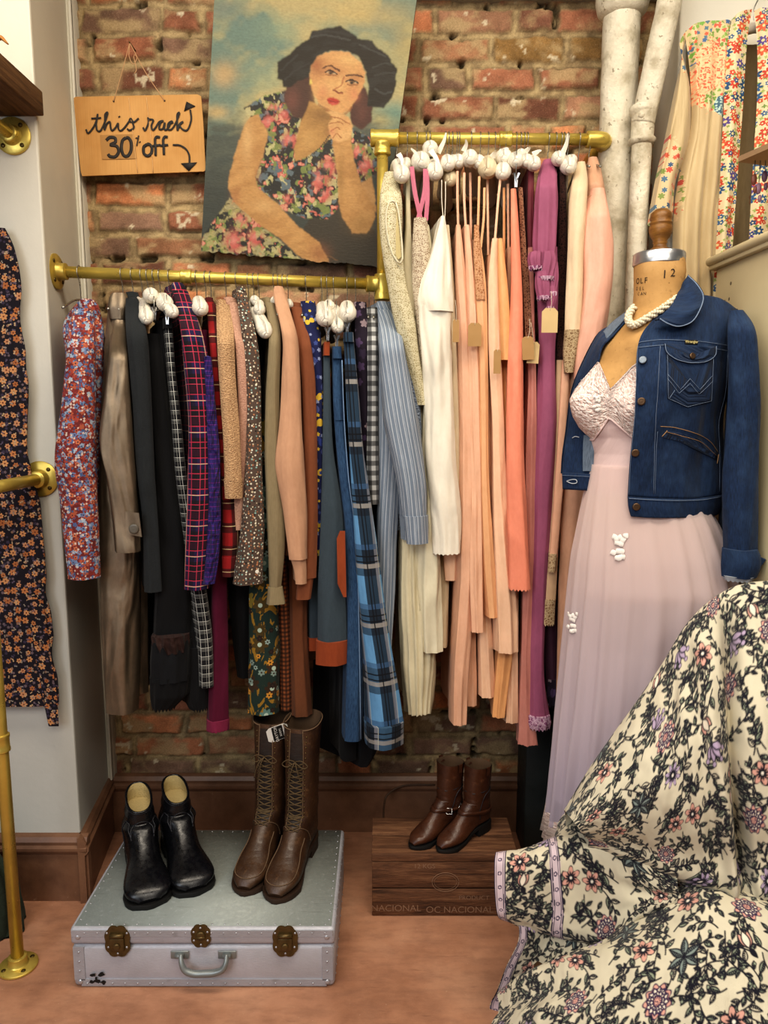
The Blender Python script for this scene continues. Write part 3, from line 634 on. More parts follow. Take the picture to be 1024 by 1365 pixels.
def ribbon(mb, pts, w, up=(0, 1, 0), mi=0, n=16):
    p = catmull(np.array(pts, float), n); T = np.gradient(p, axis=0); s = np.cross(T, np.asarray(up, float)); s /= np.linalg.norm(s, axis=1)[:, None] + 1e-9
    W = np.broadcast_to(np.asarray(w), (n,))[:, None] / 2; mb.grid(np.stack([p - s * W, p, p + s * W], 1) + np.array([[0, 0, 0], [0, -.0015, 0], [0, 0, 0]]), mi=mi)
M_SATINW = fab('white satin padding', '#e4dccb', rough=.62, var=.10, wrinkle=.22, wsc=26, spec=.3)
M_SATINT = fab('ivory satin padding', '#d8c6a4', rough=.6, var=.12, wrinkle=.22, wsc=26, spec=.4)
M_WIRE = plain('steel wire', '#a9a69c', .3, .9)
M_CHROME = plain('chromed clip', '#c9c9c9', .2, .95)
M_TAG = plain('kraft paper tag', '#a98557', .85); M_TAGL = plain('pale kraft tag', '#cbb080', .85)
NH = [0]
def hanger(px, lower, what, knob=None, dn=.17, r=.0155, mat=None, clip=None, ribs=None, tip2=.9):
    r = r * (1.12 if lower else 1)
    R = rail_at(px, lower); NH[0] += 1
    padded = knob is not None
    nm = 'padded_hanger' if padded else ('clip_hanger' if clip else 'wire_hanger')
    rt = empty(nm, R, what, 'hanger', 'hangers on the lower rail' if lower else 'hangers on the upper rail')
    c = R.copy(); r0 = RR + .0022; a = np.linspace(radians(-35), radians(235), 20)
    hk = [c + np.array([0, r0 * cos(t), r0 * sin(t)]) for t in a]; e = hk[-1]
    C = R + np.array([0, 0, -.072]); hk = hk + [c + np.array([.001, -.006, -.026]), c + np.array([0, 0, -.04]), C]
    mb = MB(); mb.tube(hk, .0013, 6); mb.build('hook', M_WIRE, rt)
    if padded:
        K = PY(knob[0], knob[1], R[1] - dn); far = C + (C - K) * tip2; far[1] = min(far[1], BW - .045); far[2] = K[2]
        p = catmull([K, lerp(K, C, .55) + (0, 0, .012), C + (0, 0, -.004), lerp(far, C, .55) + (0, 0, .012), far], 40); t = np.linspace(0, 1, 40); rr = r * (.80 + .2 * np.abs(2 * t - 1) ** 3)
        rr[:4] = r * np.array([.35, .8, .97, 1.02]); rr[-4:] = r * np.array([1, .95, .75, .3])
        mb = MB(); mb.tube(p, rr, 14); V = mb.V[-1]; ctr = np.repeat(p, 14, 0); th = np.tile(np.arange(14), 40)
        pk = 1 + .07 * np.sin(th * pi) * 0 + .07 * (fbm(np.repeat(np.arange(40), 14) * .9, th * .8 + NH[0], NH[0] % 40, 2) - .5); mb.V[-1] = ctr + (V - ctr) * pk[:, None]
        mb.build('padded_arm', mat or M_SATINW, rt)
    else:
        w = .12; sl = [C + np.array([0, -w, -.035]), C + np.array([0, -.05, -.008]), C, C + np.array([0, .05, -.008]), C + np.array([0, min(w, BW - .05 - C[1]), -.035])]
        mb = MB(); mb.tube(catmull(sl, 20), .003, 8); mb.build('wire_arm', M_WIRE, rt)
    if ribs:
        for (x0, y0, x1, y1) in ribs:
            A = PY(x0, y0, R[1] - dn * .8); B = PY(x1, y1, R[1] - dn * .9); mb = MB(); ribbon(mb, [A, lerp(A, B, .5) + (.004, 0, .003), B], np.linspace(.014, .004, 16)); mb.build('ribbon', M_SATINW, rt)
    if clip:
        for cx, cy in clip:
            Q = PY(cx, cy, R[1] - dn); cl = MB()
            cl.prism([Q + (-.004, 0, .016), Q + (-.009, -.004, .028), Q + (-.004, -.002, .030), Q + (.001, 0, .014), Q + (.001, 0, -.004), Q + (-.003, 0, -.004)], (0, .006, 0))
            cl.prism([Q + (.004, 0, .016), Q + (.009, -.004, .028), Q + (.004, -.002, .030), Q + (-.001, 0, .014), Q + (-.001, 0, -.004), Q + (.003, 0, -.004)], (0, .006, 0))
            cl.build('clip', M_CHROME, rt, smooth=False)
            st = MB(); st.tube([Q + (0, .002, .014), (Q[0], Q[1] + .002, C[2] - .004)], .0014, 6); st.build('clip_wire', M_WIRE, rt)
    return rt
GL = 'garments on the lower rail'; GU = 'nightwear on the upper rail'
def garment(name, label, cat, px, lower, parts, grp=None):
    """parts: dicts for slab(); a lone part becomes the thing itself"""
    R = rail_at(px, lower); grp = grp or (GL if lower else GU)
    rt = empty(name, R, label, cat, grp)
    for p in parts:
        p = dict(p); nm = p.pop('n_'); prof = p.pop('p'); dn = p.pop('dn', .2); m = p.pop('m')
        slab(nm, prof, R, dn, m, rt, **p)
    return rt
def front(rt, name, mat, pts, Y, r=.004, k=8):
    mb = MB(); mb.tube(catmull([PY(a, b, Y) for a, b in pts], 16), r, k); return mb.build(name, mat, rt)
def button(rt, px, py, Y, r, mat, ring=None):
    q = PY(px, py, Y); mb = MB(); mb.lathe([(r, 0), (r, .002), (r * .85, .0035), (r * .5, .0025), (r * .3, .0028)], q, (0, -1, 0), 18); return mb.build('button', mat, rt)
# ---- fabrics
FL = p_floral
M_REDFL = fab('red floral cotton', '#6b2b2a', FL(dict(scale=52, R=.33, n=6, cols=['#9c4536', '#7c302d', '#a1563f'], seed=1), dict(scale=88, R=.42, n=5, cols=['#6f82a2', '#9aa8b6', '#52618a', '#8998ac'], seed=2, dens=.62), dict(scale=60, R=.30, n=5, cols=['#ad583d', '#b8694a', '#8e3b33', '#647699'], seed=3, centre='#3a2430', dens=.8), dict(scale=150, R=.34, n=4, cols=['#43597a', '#c9b3a4', '#8e3d39'], seed=5, dens=.5)))
M_LEATHER = fab('bronze metallic leather', '#8d7d69', rough=.36, metal=.7, var=.35, wrinkle=.7, wsc=10, sheen=0, spec=.5)
M_CHAR = fab('charcoal wool', '#25282a', var=.2, weave=500, wst=.6)
M_BLACK = fab('black crepe', '#0e0e10', var=.1, wrinkle=.6)
M_BLACK2 = fab('black cotton', '#131417', var=.1, wrinkle=.8)
M_RUF = fab('dark brown ruffle', '#35231f', rough=.6, wrinkle=.9, wsc=25)
M_TAUPE = fab('taupe suede', '#6e5f4c')
def p_check(g, v, c):
    c = p_stripes(g, v, c, [('u', .019, 0, .0011, '#d9d9d0', .9), ('v', .024, 0, .0012, '#d9d9d0', .9), ('u', .019, .006, .0006, '#b9b9b0', .8), ('v', .024, .008, .0007, '#b9b9b0', .8), ('v', .024, .004, .0006, '#c9c9c0', .8)]); return c
M_CHECK = fab('black white windowpane check', '#17171a', p_check)
M_TARTAN = fab('purple and red tartan', '#1d1a22', p_plaid(('u', .072, .00, .026, '#2a1c48', .6), ('v', .078, .0, .028, '#2a2150', .6), ('u', .072, .045, .016, '#1a1216', .6), ('v', .078, .045, .016, '#3a1226', .6), ('u', .036, .010, .0024, '#b02f48', .9), ('v', .039, .012, .0024, '#b02f48', .9), ('u', .036, .022, .0016, '#c8425a', .8), ('v', .039, .026, .0018, '#c8425a', .8), ('u', .072, .060, .0018, '#cbbf9c', .85), ('v', .078, .066, .0018, '#cbbf9c', .85)))
M_FRINGE = fab('purple fringe', '#33276a', p_plaid(('v', .012, 0, .003, '#6d2a7c', .7), ('v', .005, 0, .0016, '#241a52', .8)), wrinkle=.8, wsc=60)
M_MAG = fab('magenta corduroy', '#520e2a', wrinkle=.6)
M_REDPL = fab('red plaid flannel', '#8e1c1e', p_plaid(('u', .06, 0, .026, '#1c1413', .75), ('v', .06, 0, .026, '#1c1413', .75), ('u', .06, .044, .0022, '#cdb58a', .8), ('v', .06, .044, .0022, '#cdb58a', .8)))
def p_knit(cols):
    def f(g, v, c):
        n = g.noise(g.map(v, (1, 1.6, 1)), 190, 3, .7); c2 = g.ramp(n, [(.32, cols[0]), (.5, cols[1]), (.68, cols[2])]); return c2
    return f
M_KNIT = fab('oatmeal marled knit', '#b08a63', p_knit(('#8a6a4c', '#c09a72', '#d4b088')), weave=320, wst=2.2, wrinkle=.2)
M_KNITP = fab('dusty pink fine knit', '#b38973', p_knit(('#9c7562', '#b98f79', '#c79e88')), weave=400, wst=1.2)
M_DOT = fab('brown polka dot crepe', '#54453c', lambda g, v, c: p_dots(g, v, p_dots(g, v, c, 95, .155, ['#cfc9b4', '#7fa39b', '#c5b79a', '#b07a55'], 3), 80, .13, ['#1e1a19', '#e0d9c4', '#a06a4c'], 8, .8))
M_OLIVE = fab('khaki linen', '#85775b', p_plaid(('u', .003, 0, .001, '#6d6049', .3)))
M_PEACHB = fab('peach tan crepe', '#bd9274', wrinkle=.45)
M_RUST = fab('rust brown crepe', '#7d4a30', wrinkle=.5)
M_FOLK = fab('green folk print', '#22322c', lambda g, v, c: p_flowers(g, v, p_flowers(g, v, p_stripes(g, v, g.mix(g.rng(g.noise(g.map(v, (1, .5, 1)), 26, 2, dist=2.2), .56, .57), c, '#8f6c26'), []), 17, .30, 7, ['#4b3c1c', '#5d7a72', '#7a6a2c', '#3b2a1c'], 4, '#a8b8a6', dens=.85), 30, .22, 6, ['#8fa39a', '#c58a35', '#2a1d18', '#7b8d83'], 9, '#3a2a20', dens=.75))
M_GINGB = fab('brown black gingham', '#8a4f2c', p_plaid(('u', .012, 0, .006, '#241712', .7), ('v', .012, 0, .006, '#241712', .7)))
M_BROWNP = fab('brown pleated crepe', '#6a4028', wrinkle=.4)
M_NAVY = fab('navy floral', '#1c2148', FL(dict(scale=24, R=.34, n=2, cols=['#4b5488', '#c9a63a', '#2d3a78', '#bfb26a'], seed=2, depth=.8, dens=.8), dict(scale=60, R=.25, n=5, cols=['#8a93b3', '#caa93c', '#3b487f'], seed=6, dens=.6)))
M_DSKIRT = fab('grey blue denim', '#3e4a52', weave=700, wst=.8)
M_RUSTS = fab('rust suede trim', '#8a4224', rough=.9)
def p_denim(d, l):
    def f(g, v, c):
        n = g.noise(g.map(v, (1, .12, 1)), 420, 3, .7); n2 = g.noise(g.map(v, (1, .5, 1)), 16, 4, .6); c2 = g.ramp(n, [(.3, d), (.7, l)]); return g.mix(g.rng(n2, .5, .8, 0, .35), c2, l)
    return f
M_JEANS = fab('blue denim', '#2c4a70', p_denim('#1b2f4a', '#385676'), wrinkle=.6)
M_BPLAID = fab('blue black plaid', '#6394bd', p_plaid(('u', .085, 0, .040, '#12171f', .88), ('v', .16, 0, .07, '#161c26', .7), ('u', .085, .05, .010, '#7d7f88', .8), ('v', .16, .09, .014, '#3d5a7c', .7), ('u', .085, .066, .003, '#11151c', .9), ('v', .16, .11, .004, '#0f1218', .9), ('v', .16, .125, .004, '#0f1218', .9), ('v', .16, .14, .012, '#a09c96', .7), ('u', .085, .075, .0035, '#0f1218', .9), ('u', .085, .040, .0025, '#d2cfba', .5)))
M_DKFL = fab('dark plum floral', '#231a28', FL(dict(scale=34, R=.33, n=5, cols=['#4b3a58', '#6d5a70', '#31263a', '#8a7a80'], seed=4, dens=.7)))
M_GING = fab('black white gingham', '#b9b9b6', p_plaid(('u', .022, 0, .011, '#17171b', .72), ('v', .026, 0, .013, '#17171b', .72)), var=.2)
M_STRIPE = fab('blue white ticking stripe', '#78838f', p_plaid(('u', .0105, 0, .0022, '#cfd2d3', .75), ('u', .0035, 0, .0010, '#5a6d8a', .5), ('u', .021, .006, .0010, '#c4c8cc', .7)))
M_CABLE = fab('slate blue cable knit', '#6d7787', p_knit(('#454e5d', '#717c8c', '#98a2ad')), weave=200, wst=3)
def lace(name, a, b, sc=120, alpha=None):
    def f(g, v, c):
        vo = g.voro(v, sc, .9, 'DISTANCE_TO_EDGE'); w = g.noise(v, sc * .35, 3, .6, dist=2)
        return g.mix(g.math('MULTIPLY', g.rng(vo['Distance'], .06, .14, 0, 1), g.rng(w, .45, .55, .35, 1)), a, b)
    return fab(name, a, f, weave=500, wst=1.2, wrinkle=.5)
M_LACE = lace('cream lace', '#e2d9b8', '#a99b74', 170)
M_CROCH = lace('ivory crochet', '#e3d6bb', '#8a6f58', 210)
M_PINKR = fab('rose satin ribbon', '#b96a7d', rough=.5)
def silk(n, h, r=.45, w=.30): return fab(n, h, rough=r, wrinkle=w * 1.5, wsc=6, spec=.4, var=.10, sheen=.05, crease=1.5)
M_WSILK = silk('white silk', '#e8e0cd', .55, .5); M_IV = silk('ivory chiffon', '#cfc4a4', .7); M_IV2 = silk('antique ivory cotton', '#d8cfb2', .8, .6); M_CR = silk('cream silk', '#d9c6a6', .5)
M_P1 = silk('tan peach silk', '#dba98a', .5); M_P2 = silk('pale apricot silk', '#e2b090', .45); M_P3 = silk('apricot satin', '#e0a87a', .38); M_P4 = silk('light peach silk', '#e8bc9a', .5); M_OR = silk('orange peach satin', '#e0a36c', .38)
M_COR = silk('coral chiffon', '#e98d70', .6); M_LTAN = lace('brown lace', '#b08064', '#5b3526', 150); M_BURG = silk('burgundy crepe', '#6d2530', .6); M_ROSE = silk('dusty rose satin', '#bd7d70', .3)
M_MAUVE = silk('mauve chiffon', '#94506c', .7); M_DKBR = lace('dark brown lace net', '#4c2f28', '#1f1210', 140); M_BEI = silk('beige silk', '#c3a380', .5); M_BEIL = lace('beige lace', '#c9b28c', '#8c6f50', 130); M_PLUM = silk('dark plum crepe', '#3a1a2c', .6)
M_CRSL = silk('cream satin', '#dcc3a0', .42); M_PINK = silk('pale pink satin', '#dfa890', .38); M_DPINK = silk('dull pink satin', '#c49678', .45); M_PRUF = lace('white ruffle edge', '#d9b8c8', '#8d4a74', 90)
M_BTN = plain('grey horn button', '#5c564c', .3); M_PEARLB = plain('pearl button', '#d8d0c0', .25)
B = lambda n_, p, m, **k: dict(n_=n_, p=p, m=m, **k)
SLV = dict(depth=.085, f0=.45, drop=55, cap=.8, fold=.006)
# ---- lower rail
g_ = garment('blouse', 'red and blue small floral long sleeved blouse at the pier end of the lower rail', 'blouse', 106, True, [
    B('body', [(402, 106, 128), (430, 82, 139), (470, 90, 139), (560, 90, 137), (700, 92, 135), (764, 96, 134)], M_REDFL, dn=.13, back=.7),
    B('sleeve', [(412, 100, 124), (424, 94, 126), (460, 91, 127), (520, 86, 128), (612, 75, 129), (692, 85, 129), (770, 92, 132)], M_REDFL, dn=.215, **SLV),
    B('collar', [(399, 108, 124), (406, 104, 130), (420, 110, 134)], M_REDFL, dn=.07, depth=.1, f0=.9)])
g_ = garment('coat', 'long bronze metallic leather coat with buttoned sleeve tab beside the red floral blouse', 'coat', 163, True, [
    B('body', [(404, 146, 166), (440, 142, 168), (560, 136, 180), (700, 131, 186), (797, 135, 186), (880, 138, 186), (948, 142, 182)], M_LEATHER, dn=.15, back=.7, fold=.005),
    B('back_panel', [(690, 150, 196), (800, 160, 197), (923, 178, 197)], M_LEATHER, dn=.09, back=.6),
    B('sleeve', [(425, 150, 166), (470, 146, 169), (504, 142, 171), (583, 131, 177), (612, 134, 179), (633, 141, 181), (690, 149, 186), (735, 153, 188)], M_LEATHER, dn=.22, **SLV),
    B('collar', [(391, 150, 168), (396, 146, 170), (412, 143, 170), (426, 146, 168)], M_LEATHER, dn=.10, depth=.13, f0=.9, drop=20)])
Rc = rail_at(163); mb = MB(); mb.prism([PY(a, b, Rc[1] - .247) for a, b in [(167, 682), (185, 684), (189, 716), (168, 712)]], (0, .004, 0)); mb.build('sleeve_tab', M_LEATHER, g_, smooth=False); button(g_, 178.5, 705, Rc[1] - .2475, .0125, M_BTN)
garment('coat', 'charcoal grey wool coat sleeve next to the bronze leather coat', 'coat', 176.5, True, [
    B('body', [(390, 168, 184), (430, 170, 194), (540, 176, 200), (700, 186, 208), (780, 190, 212)], M_CHAR, dn=.12, back=.7),
    B('sleeve', [(398, 168, 184), (420, 168, 192), (457, 169, 198), (540, 177, 202), (633, 183, 206), (695, 190, 211), (788, 193, 217)], M_CHAR, dn=.205, **SLV)])
garment('dress', 'long black dress with ruffled tiers and a dark brown frill near the hem', 'dress', 197, True, [
    B('body', [(445, 196, 212), (550, 203, 228), (650, 207, 240), (780, 208, 258), (850, 204, 258)], M_BLACK, dn=.15, f0=.9, back=.7, fold=.006),
    B('tier', [(852, 203, 254), (880, 200, 255), (905, 200, 255)], M_BLACK2, dn=.17, f0=1, back=.6, pleat=.10, npl=5),
    B('tier', [(898, 200, 255), (925, 200, 252), (944, 203, 232)], M_BLACK, dn=.165, f0=1, back=.6, pleat=.10, npl=6, hemwave=.006),
    B('frill', [(845, 203, 252), (856, 204, 253), (868, 210, 251)], M_RUF, dn=.178, f0=1, back=.3, pleat=.14, npl=6)])
garment('skirt', 'plain black skirt hung between the frilled black dress and the checked trousers', 'skirt', 205, True, [
    B('body', [(428, 208, 221), (560, 215, 232), (700, 222, 248), (800, 235, 264), (866, 250, 284)], M_BLACK2, dn=.13, f0=.9, back=.8, fold=.006),
    B('hem_ruffle', [(860, 250, 284), (930, 250, 284), (944, 256, 282)], M_BLACK, dn=.135, f0=1, back=.6, pleat=.12, npl=5, hemwave=.005)])
garment('trousers', 'black trousers with fine white windowpane check beside the tartan robe', 'trousers', 213, True, [
    B('leg', [(430, 219, 229), (500, 225, 234), (560, 230, 242), (620, 233, 247), (700, 243, 259), (787, 258, 276), (850, 265, 285), (915, 268, 286)], M_CHECK, dn=.165, f0=.95, back=.7),
    B('waistband', [(424, 218, 229), (438, 219, 230)], M_BLACK, dn=.168, f0=1, back=.7)])
garment('robe', 'purple and red tartan robe with a purple fringed edge', 'robe', 226, True, [
    B('body', [(380, 229, 246), (400, 234, 254), (440, 243, 270), (520, 250, 284), (620, 255, 288), (692, 256, 286), (780, 256, 284)], M_TARTAN, dn=.12, f0=.5, back=.8),
    B('sleeve', [(388, 231, 250), (410, 236, 258), (440, 242, 268), (480, 244, 278), (560, 251, 284), (620, 251, 286), (692, 248, 285), (784, 246, 280)], M_TARTAN, dn=.212, **SLV),
    B('hood', [(377, 231, 243), (383, 229, 248), (400, 232, 252), (424, 236, 254)], M_TARTAN, dn=.07, depth=.1, f0=.9, drop=20),
    B('fringe', [(476, 272, 282), (530, 274, 286), (600, 277, 293), (690, 277, 294), (740, 274, 292), (778, 270, 286)], M_FRINGE, dn=.222, f0=1, depth=.02, wb=.004, fold=.01)])
garment('trousers', 'plain magenta trousers hanging below the tartan robe', 'trousers', 262, True, [
    B('leg', [(440, 262, 278), (600, 270, 292), (700, 279, 303), (788, 282, 303), (870, 280, 305), (972, 275, 306)], M_MAG, dn=.15, f0=.95, back=.6),
    B('hem', [(958, 276, 306), (972, 275, 306)], fab('magenta frayed hem', '#7d2745'), dn=.153, f0=1, back=.3, hemwave=.002)])
garment('shirt', 'red and black plaid flannel shirt behind the knit sweater', 'shirt', 274, True, [
    B('body', [(397, 274, 284), (450, 279, 292), (530, 285, 297), (640, 293, 308), (700, 296, 312)], M_REDPL, dn=.13, back=.8),
    B('sleeve', [(405, 275, 287), (450, 279, 292), (530, 285, 298), (640, 295, 312), (720, 297, 319), (745, 296, 316)], M_REDPL, dn=.19, **SLV),
    B('cuff', [(742, 296, 317), (768, 297, 315)], M_REDPL, dn=.193, depth=.08, f0=1)])
garment('sweater', 'oatmeal marled knit sweater next to the red plaid shirt', 'sweater', 281, True, [
    B('body', [(400, 290, 304), (428, 290, 312), (520, 296, 314), (640, 300, 318)], M_KNIT, dn=.12, back=.8),
    B('sleeve', [(406, 288, 306), (428, 288, 311), (500, 292, 314), (580, 297, 320), (640, 299, 323)], M_KNIT, dn=.215, **SLV),
    B('cuff', [(638, 299, 323), (664, 300, 323)], M_KNIT, dn=.214, depth=.08, f0=1)])
garment('cardigan', 'dusty pink fine knit cardigan behind the oatmeal sweater', 'cardigan', 301, True, [
    B('body', [(397, 298, 314), (430, 308, 328), (520, 314, 332), (640, 310, 326), (700, 306, 322)], M_KNITP, dn=.11, back=.8),
    B('sleeve', [(404, 302, 317), (430, 308, 328), (452, 312, 336), (475, 314, 339), (510, 316, 339), (560, 318, 334), (620, 316, 330), (706, 306, 325)], M_KNITP, dn=.19, **SLV)])
g_ = garment('blouse', 'dark brown blouse with small multicoloured polka dots', 'blouse', 315, True, [
    B('body', [(384, 316, 327), (430, 322, 338), (520, 328, 346), (640, 326, 348), (740, 320, 350)], M_DOT, dn=.12, back=.75),
    B('sleeve', [(390, 316, 329), (420, 319, 336), (457, 324, 346), (540, 330, 349), (604, 328, 350), (700, 322, 353), (745, 315, 352), (777, 310, 351)], M_DOT, dn=.20, **SLV),
    B('collar', [(382, 317, 326), (390, 315, 329), (404, 317, 332)], M_DOT, dn=.07, depth=.1, f0=.9)])
button(g_, 343, 762, rail_at(315)[1] - .233, .005, M_PEARLB)
garment('skirt', 'plain black velvet skirt in the shade under the polka dot blouse', 'skirt', 331, True, [
    B('body', [(440, 338, 352), (600, 322, 345), (700, 304, 334), (800, 304, 334), (902, 316, 336)], M_BLACK, dn=.10, f0=.95, back=.8, fold=.006)])
garment('blouse', 'khaki linen blouse with gathered cuff beside the peach blouse', 'blouse', 345, True, [
    B('body', [(397, 352, 363), (440, 360, 374), (540, 356, 373), (680, 356, 378)], M_OLIVE, dn=.12, back=.75),
    B('sleeve', [(404, 353, 366), (440, 360, 375), (520, 354, 373), (600, 352, 374), (680, 354, 380), (740, 357, 380), (785, 359, 375)], M_OLIVE, dn=.195, pleat=.08, **SLV),
    B('cuff', [(782, 357, 377), (792, 356, 379), (804, 354, 382)], M_OLIVE, dn=.195, depth=.07, f0=1)])
garment('blouse', 'peach tan crepe blouse with pointed collar and gathered cuff', 'blouse', 371, True, [
    B('body', [(384, 364, 378), (440, 376, 395), (540, 376, 400), (640, 374, 404), (740, 380, 404)], M_PEACHB, dn=.12, back=.75),
    B('sleeve', [(392, 364, 381), (430, 372, 391), (448, 378, 398), (540, 375, 401), (622, 367, 406), (680, 377, 410), (745, 385, 410)], M_PEACHB, dn=.21, **SLV),
    B('cuff', [(742, 387, 408), (760, 392, 409), (778, 394, 409)], M_PEACHB, dn=.205, depth=.06, f0=1),
    B('collar', [(382, 366, 377), (388, 364, 380), (420, 368, 386), (452, 379, 398)], M_PEACHB, dn=.12, depth=.08, f0=.5, drop=60)])
garment('blouse', 'rust brown crepe blouse behind the peach one', 'blouse', 377, True, [
    B('body', [(404, 387, 402), (440, 394, 412), (520, 402, 420), (700, 404, 422)], M_RUST, dn=.11, back=.8),
    B('sleeve', [(410, 387, 404), (440, 394, 412), (500, 402, 421), (600, 405, 423), (700, 406, 424), (770, 398, 421)], M_RUST, dn=.175, **SLV),
    B('cuff', [(768, 397, 419), (798, 394, 416)], M_RUST, dn=.175, depth=.07, f0=1)])
garment('skirt', 'dark green skirt with ochre scrolls and grey folk flowers above the laced boots', 'skirt', 338, True, [
    B('body', [(560, 342, 358), (700, 336, 370), (800, 332, 372), (880, 331, 372), (948, 332, 373)], M_FOLK, dn=.13, f0=.9, back=.6, fold=.006, pleat=.06)])
garment('skirt', 'narrow strip of brown and black gingham skirt beside the folk print', 'skirt', 365, True, [
    B('body', [(600, 366, 378), (780, 371, 383), (860, 373, 388), (946, 375, 389)], M_GINGB, dn=.115, f0=.95, back=.6)])
garment('skirt', 'brown pleated crepe skirt below the peach blouse cuff', 'skirt', 384, True, [
    B('body', [(600, 384, 400), (760, 385, 410), (860, 386, 409), (952, 388, 417)], M_BROWNP, dn=.12, f0=.95, back=.6, pleat=.12, npl=3, fold=.006)])
garment('dress', 'navy dress printed with yellow and lilac flowers beside the rust blouse', 'dress', 408, True, [
    B('body', [(402, 401, 420), (440, 406, 428), (520, 418, 431), (640, 420, 431), (740, 420, 430)], M_NAVY, dn=.16, f0=.5, drop=60, back=.8)])
g_ = garment('skirt', 'grey blue denim skirt with rust suede hem and pocket edge', 'skirt', 429, True, [
    B('panel', [(470, 431, 440), (530, 431, 441), (600, 430, 444), (680, 428, 458), (760, 425, 460), (858, 422, 464)], M_DSKIRT, dn=.175, f0=.95, back=.4),
    B('back_panel', [(760, 410, 426), (850, 410, 428)], M_DSKIRT, dn=.11, f0=1, back=.7),
    B('hem_band', [(852, 422, 465), (883, 421, 466)], M_RUSTS, dn=.177, f0=1, back=.35),
    B('hem_band', [(849, 409, 427), (866, 409, 427)], M_RUSTS, dn=.112, f0=1, back=.6),
    B('waistband', [(456, 432, 440), (474, 431, 440)], M_RUSTS, dn=.178, f0=1, back=.4)])
Rc = rail_at(429); mb = MB(); mb.prism([PY(a, b, Rc[1] - .215) for a, b in [(453, 708), (460, 708), (462, 796), (458, 796), (450, 778), (449, 718)]], (0, .004, 0)); mb.build('pocket_edge', M_RUSTS, g_, smooth=False)
g_ = garment('jeans', 'faded blue denim jeans next to the blue plaid trousers', 'jeans', 445, True, [
    B('leg', [(476, 443, 456), (540, 444, 457), (620, 450, 465), (700, 460, 474), (800, 463, 484), (900, 461, 486), (985, 458, 484)], M_JEANS, dn=.18, f0=.95, back=.5, fold=.005),
    B('waistband', [(462, 443, 455), (478, 443, 456)], M_JEANS, dn=.183, f0=1, back=.5),
    B('back_pocket', [(532, 444, 456), (560, 446, 459)], M_JEANS, dn=.184, f0=1, depth=.05)])
front(g_, 'seam', fab('pale denim seam', '#7790ad'), [(456, 480), (459, 560), (465, 640), (475, 720), (479, 850), (481, 985)], rail_at(445)[1] - .196, .0014)
garment('trousers', 'light blue and black plaid flared trousers reaching lowest on the rail', 'trousers', 463, True, [
    B('leg', [(447, 458, 471), (520, 461, 478), (600, 466, 484), (700, 472, 500), (800, 479, 512), (900, 487, 530), (965, 488, 540)], M_BPLAID, dn=.205, f0=.95, back=.4, fold=.005),
    B('turn_up', [(962, 487, 540), (992, 489, 539)], M_BPLAID, dn=.21, f0=1, back=.4),
    B('waistband', [(443, 458, 471), (456, 458, 472)], M_BPLAID, dn=.208, f0=1, back=.4)])
garment('blouse', 'dark plum blouse with faint flowers beside the gingham shirt', 'blouse', 474, True, [
    B('body', [(403, 472, 488), (450, 474, 490), (520, 478, 492), (610, 485, 496)], M_DKFL, dn=.16, f0=.5, back=.7)])
garment('shirt', 'black and white gingham shirt next to the blue striped shirt', 'shirt', 492, True, [
    B('sleeve', [(410, 488, 503), (450, 490, 504), (540, 490, 504), (620, 488, 505), (672, 491, 505)], M_GING, dn=.18, back=.7, f0=.45)])
garment('shirt', 'blue and white striped long shirt at the post end of the lower rail', 'shirt', 499, True, [
    B('body', [(405, 503, 520), (450, 503, 540), (600, 502, 540), (700, 503, 530), (800, 501, 527), (863, 500, 523)], M_STRIPE, dn=.16, back=.5),
    B('sleeve', [(414, 503, 521), (440, 504, 536), (500, 506, 548), (560, 508, 560), (640, 526, 570), (690, 536, 570)], M_STRIPE, dn=.225, **SLV),
    B('cuff', [(687, 536, 571), (724, 541, 572)], M_STRIPE, dn=.228, depth=.08, f0=1),
    B('collar', [(402, 503, 516), (410, 501, 522), (424, 503, 528)], M_STRIPE, dn=.08, depth=.1, f0=.9)])
garment('sweater', 'slate blue cable knit sweater behind the striped shirt', 'sweater', 506, True, [
    B('body', [(402, 520, 546), (440, 528, 552), (560, 520, 552), (650, 512, 545), (706, 510, 536)], M_CABLE, dn=.13, back=.6),
    B('sleeve', [(406, 524, 547), (440, 534, 552), (500, 543, 558), (580, 548, 564), (650, 530, 553)], M_CABLE, dn=.185, **SLV)])
garment('trousers', 'plain black trousers whose ends show below the jeans', 'trousers', 436, True, [
    B('leg', [(700, 440, 456), (900, 456, 478), (1012, 455, 476)], M_BLACK, dn=.12, f0=1, back=.5), B('leg', [(900, 472, 500), (1000, 474, 508), (1020, 478, 494)], M_BLACK2, dn=.09, f0=1, back=.5)])
for a in [(106, 'wire hanger inside the red floral blouse'), (163, 'wire hanger inside the bronze leather coat'), (176.5, 'wire hanger inside the charcoal coat'), (274, 'wire hanger inside the red plaid shirt'), (281, 'wire hanger inside the oatmeal sweater'), (301, 'wire hanger inside the pink cardigan'), (315, 'wire hanger inside the polka dot blouse'),
          (371, 'wire hanger inside the peach blouse'), (377, 'wire hanger inside the rust blouse'), (408, 'wire hanger inside the navy dress'), (474, 'wire hanger inside the plum blouse'), (492, 'wire hanger inside the gingham shirt'), (499, 'wire hanger inside the striped shirt'), (506, 'wire hanger inside the cable knit sweater'), (226, 'wire hanger inside the tartan robe')]:
    hanger(a[0], True, a[1])
hanger(189, True, 'white padded hanger tip hanging low beside the charcoal coat', (196, 428), .19, .0165, ribs=[(189, 408, 183, 396)])
hanger(197, True, 'white padded hanger over the black dress, upper of the crowded tips', (202, 395), .15, .018, clip=[(206, 425)])
hanger(213, True, 'white padded hanger with button end above the checked trousers', (221, 407), .18, .019, clip=[(223, 430)])
